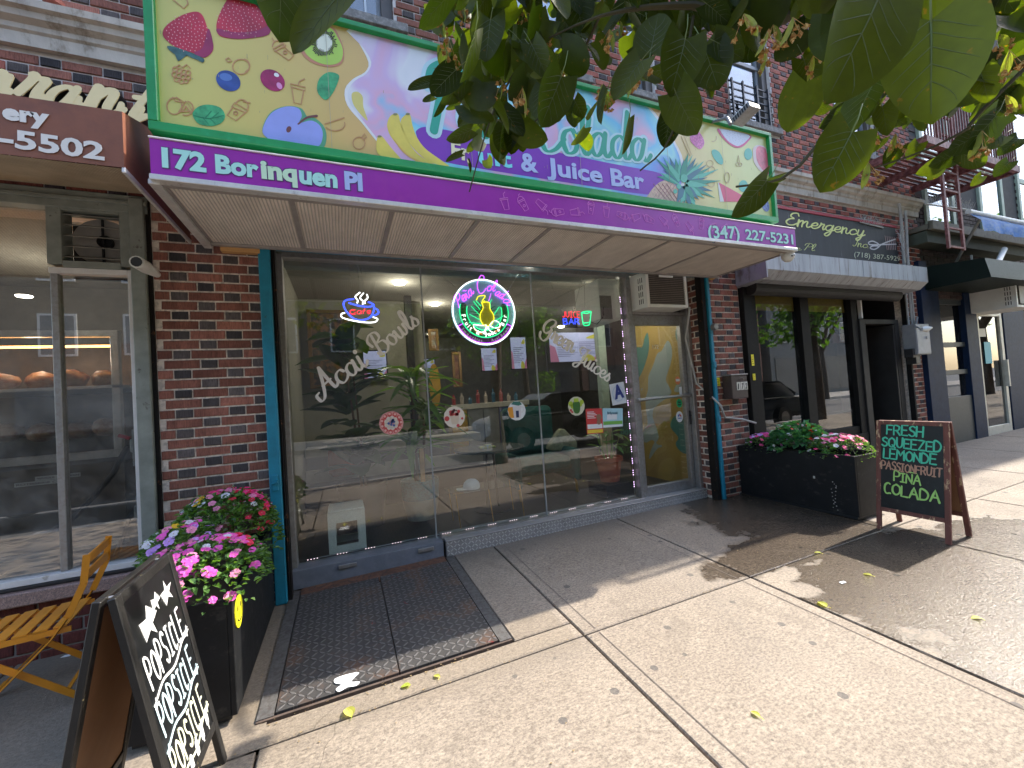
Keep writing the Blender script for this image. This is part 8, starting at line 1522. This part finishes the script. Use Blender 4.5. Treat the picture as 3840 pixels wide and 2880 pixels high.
cnt = [0]
S_D = 3840 / 2212
def hero(bx, by, tx, ty, size=.105, facing=0.0, wide=1.0, v=None):
    """leaf whose base and tip show at the given points of the photo, size metres long"""
    bx, by, tx, ty = bx * S_D, by * S_D, tx * S_D, ty * S_D; Lp = sqrt((bx - tx) ** 2 + (by - ty) ** 2); dist = size * FOC / Lp / 1.0 * (1.0)
    b = CAM + ray(bx, by) * dist; e = CAM + ray(tx, ty) * dist; y = (e - b); L = y.length; view = (CAM - b).normalized()
    x = y.normalized().cross(view); n = x.cross(y.normalized()); R_ = Matrix.Rotation(facing, 3, y.normalized()); up = R_ @ n
    M = mtx(b, y, up) @ Matrix.Diagonal((L * wide * .9, L, L, 1)); cnt[0] += 1; inst('leaf', LV[(cnt[0] if v is None else v) % 6], lt, M); return M
H = [(2011, 44, 2014, 265, .12, .2, .95), (1905, -30, 1816, 203, .12, .7, 1.0), (1888, 180, 1830, 290, .10, .8, .85), (1840, 285, 1775, 412, .10, .35, .95), (1655, 392, 1588, 468, .075, .6, .75), (1690, 380, 1640, 400, .06, .8, .5), (2150, 250, 2090, 322, .09, .6, .8),
     (605, -70, 612, 78, .11, .4, 1.1), (745, -20, 627, 108, .10, .9, .7), (970, -15, 908, 63, .10, .8, .75), (1010, -40, 990, 22, .08, 1.1, .8), (1120, -30, 1170, 20, .09, .6, .9),
     (1405, 116, 1422, 26, .09, .2, 1.05), (1480, 84, 1455, 198, .11, .3, 1.0), (1520, 100, 1553, 192, .10, .2, 1.15), (1592, 66, 1640, 128, .10, .3, 1.1), (1460, 200, 1502, 290, .095, .3, 1.0), (1446, 256, 1438, 316, .075, .2, 1.0), (1384, 132, 1325, 214, .09, .6, .8), (1312, 192, 1290, 263, .08, 1.1, .5), (1360, 255, 1347, 334, .08, 1.1, .5), (1240, -10, 1262, 68, .10, .2, 1.05), (1474, 84, 1516, 32, .09, .3, 1.0),
     (973, 158, 929, 178, .07, .5, .9), (935, 178, 880, 192, .07, .7, .6), (1004, 172, 958, 226, .085, .5, .7), (962, 210, 938, 254, .08, .9, .5), (938, 209, 912, 218, .05, .6, .7), (1028, 66, 1004, 180, .11, 1.1, .45), (992, 106, 974, 166, .09, .7, .8), (1060, 42, 1048, 132, .10, .4, 1.0), (1094, 136, 1056, 178, .085, .3, 1.1), (1058, 172, 1032, 200, .07, .4, 1.0), (1052, 208, 1024, 230, .08, .5, .8), (1034, 234, 988, 270, .085, .6, .8), (1018, 280, 966, 306, .08, .5, .7), (1096, 277, 1086, 334, .085, .2, 1.15), (1124, 290, 1130, 326, .07, .2, 1.1), (1142, 254, 1152, 301, .075, .2, 1.1), (1112, 236, 1118, 295, .085, .3, .9), (1170, 134, 1150, 198, .10, .3, 1.15), (1208, 116, 1215, 162, .08, .2, 1.1), (1212, 165, 1170, 274, .11, .4, .85), (1240, 216, 1262, 252, .075, .3, 1.0), (1234, 242, 1242, 275, .07, .3, 1.0), (1024, 310, 1008, 328, .05, .5, .9), (998, 333, 962, 347, .06, .6, .5), (1010, 345, 1018, 372, .05, .9, .5), (1185, 60, 1190, 110, .09, .5, 1.0), (1110, 100, 1130, 150, .09, .5, 1.0), (1080, 190, 1090, 240, .08, .6, .9)]
for h in H: hero(*h[:4], size=h[4], facing=h[5] * random.choice((-1, 1)), wide=h[6])
# sunlit leaves further right
for bx, by, tx, ty in ((2110, 292, 2050, 328), (2164, 292, 2112, 322), (2066, 334, 2014, 356), (2078, 332, 2130, 356), (2030, 352, 1986, 374), (2030, 360, 2004, 388), (2202, 168, 2142, 198), (2208, 206, 2142, 228), (2160, 258, 2114, 286), (2190, 245, 2150, 262), (2200, 300, 2160, 330), (1812, 236, 1792, 262), (1790, 226, 1762, 246), (2205, 130, 2160, 150), (2180, 350, 2150, 378), (1985, 310, 1960, 345), (1940, 318, 1915, 360), (1905, 300, 1880, 330), (1925, 140, 1890, 180), (1930, 90, 1900, 140), (2140, 110, 2120, 160), (2205, 60, 2160, 95), (2120, 380, 2100, 400)): hero(bx, by, tx, ty, .085, U(-.6, .6), .85)
# filler in drooping sprays
bound = [(880, 120), (930, 200), (1000, 300), (1060, 400), (1110, 330), (1200, 300), (1260, 330), (1330, 250), (1420, 230), (1500, 230), (1560, 200), (1640, 190), (1700, 60), (1740, 250), (1800, 330), (1880, 380), (1960, 330), (2080, 330), (2150, 300), (2230, 300)]
def by_(x):
    for (a, b), (c, d) in zip(bound[:-1], bound[1:]):
        if a <= x <= c: return b + (d - b) * (x - a) / (c - a)
    return 0
k = 0
while cnt[0] < 230 and k < 5000:
    k += 1; x = U(960, 2240); y = U(-140, 400)
    lim = by_(x) * (.75 if x > 1700 else .86)
    if y > lim: continue
    if 1640 < x < 1730 and y > 10: continue
    if 1200 < x < 1700 and y > 60 and rnd() < .62: continue
    if x > 1850 and y > 200 and rnd() < .5: continue
    Lp = U(38, 75); a = random.gauss(pi / 2, .7); hero(x, y, x + cos(a) * Lp, y + sin(a) * Lp, U(.07, .105), U(-1.2, 1.2), U(.75, 1))
mb = MB(); vs6 = [([tuple(v.co) for v in m.vertices][:65], [tuple(p.vertices) for p in m.polygons][:48]) for m in LV[:3]]; k = 0; n_ = 0
while n_ < 430 and k < 9000:
    k += 1; x = U(940, 2260); y = U(-160, 400); lim = by_(x) * (.72 if x > 1700 else .9)
    if y > lim or (1640 < x < 1735 and y > 20): continue
    if 1420 < x < 1700 and y > 40 and rnd() < .8: continue
    if rnd() < .6: continue
    if 1150 < x < 1420 and y > 120 and rnd() < .45: continue
    b_ = at(x * S_D, y * S_D, U(1.3, 2.7) if x < 1700 else U(1.8, 3.6)); n_ += 1
    if b_.x > b_.z - (1.1 if b_.y > -1.6 else -.1): continue
    mb.add(*vs6[k % 3], mtx(b_, (U(-.7, .7), U(-.6, .6), U(-1.3, -.1)), (U(-1, 1), U(-1, 1), U(-.3, 1))) @ Matrix.Scale(U(.07, .11), 4))
part('foliage', mb, LIN, lt, kind='stuff', smooth=True)
# flower bracts and seed clusters
LIM = leafmat('bract', (.12, .16, .03), (.22, .26, .07), .4, .5); SEEDM = mat('linden_flower', (.42, .20, .05), .8, var=.3, vs_=60, col2=(.60, .45, .2))
mb = MB(); ml = MB()
for j in range(46):
    x = U(950, 2200); y = U(0, 1) * by_(x) * .98
    c = at(x * S_D, y * S_D, U(1.1, 2.0)); ml.add(*leafmesh(.06, .008, 5, .2, .1), mtx(c, (U(-.4, .4), U(-.4, .4), -1), (1, 0, 0)))
    for q in range(6):
        e = c + Vector((U(-.018, .018), U(-.018, .018), -.035 + U(-.015, .015))); mb.tube([c, e], .0006, 3)
        for r in range(5): mb.add([(-.005, 0, 0), (.005, 0, 0), (0, .006, .005), (0, -.004, .005)], [(0, 1, 2), (0, 3, 1), (0, 2, 3)], Matrix.Translation(e) @ Matrix.Rotation(U(0, 6), 4, 'Z') @ Matrix.Rotation(U(0, 6), 4, 'X'))
part('flower_clusters', mb, SEEDM, lt, kind='stuff'); part('bracts', ml, LIM, lt, kind='stuff')
# unseen rest of the crown, shaped along the sun line to shade near leaves
mb = MB(); vs6 = [([tuple(v.co) for v in m.vertices][:65], [tuple(p.vertices) for p in m.polygons][:48]) for m in LV[:3]]
for j in range(3600):
    s = U(0, 1); X = .9 + 4.4 * s; Z = X + 1.36 + random.gauss(0, .2); Y = random.gauss(-3.15, .5)
    if j % 3 == 0: X = U(-.8, 4.5); Y = U(-5.6, -2.2); Z = max(X + 1.5, 3.0) + U(0, 1.2)
    if X > Z - 1.12: continue
    P_ = Vector((X, Y, Z)); d_ = P_ - CAM; dep = d_.dot(FW); L = U(.08, .12)
    if dep > 0:
        u_ = d_.dot(RT) / dep * FOC + 1920; v_ = 1440 - d_.dot(UP) / dep * FOC
        if -150 < u_ < 3990 and v_ > -80 and not (u_ > 3000 and v_ < 450): continue
    q = vs6[j % 3]; mb.add(q[0], q[1], mtx(P_, (U(-1, 1), U(-1, 1), U(-1.2, .0)), (U(-.6, .6), U(-.6, .6), 1)) @ Matrix.Scale(L, 4))
part('crown', mb, LIN, lt, kind='stuff')
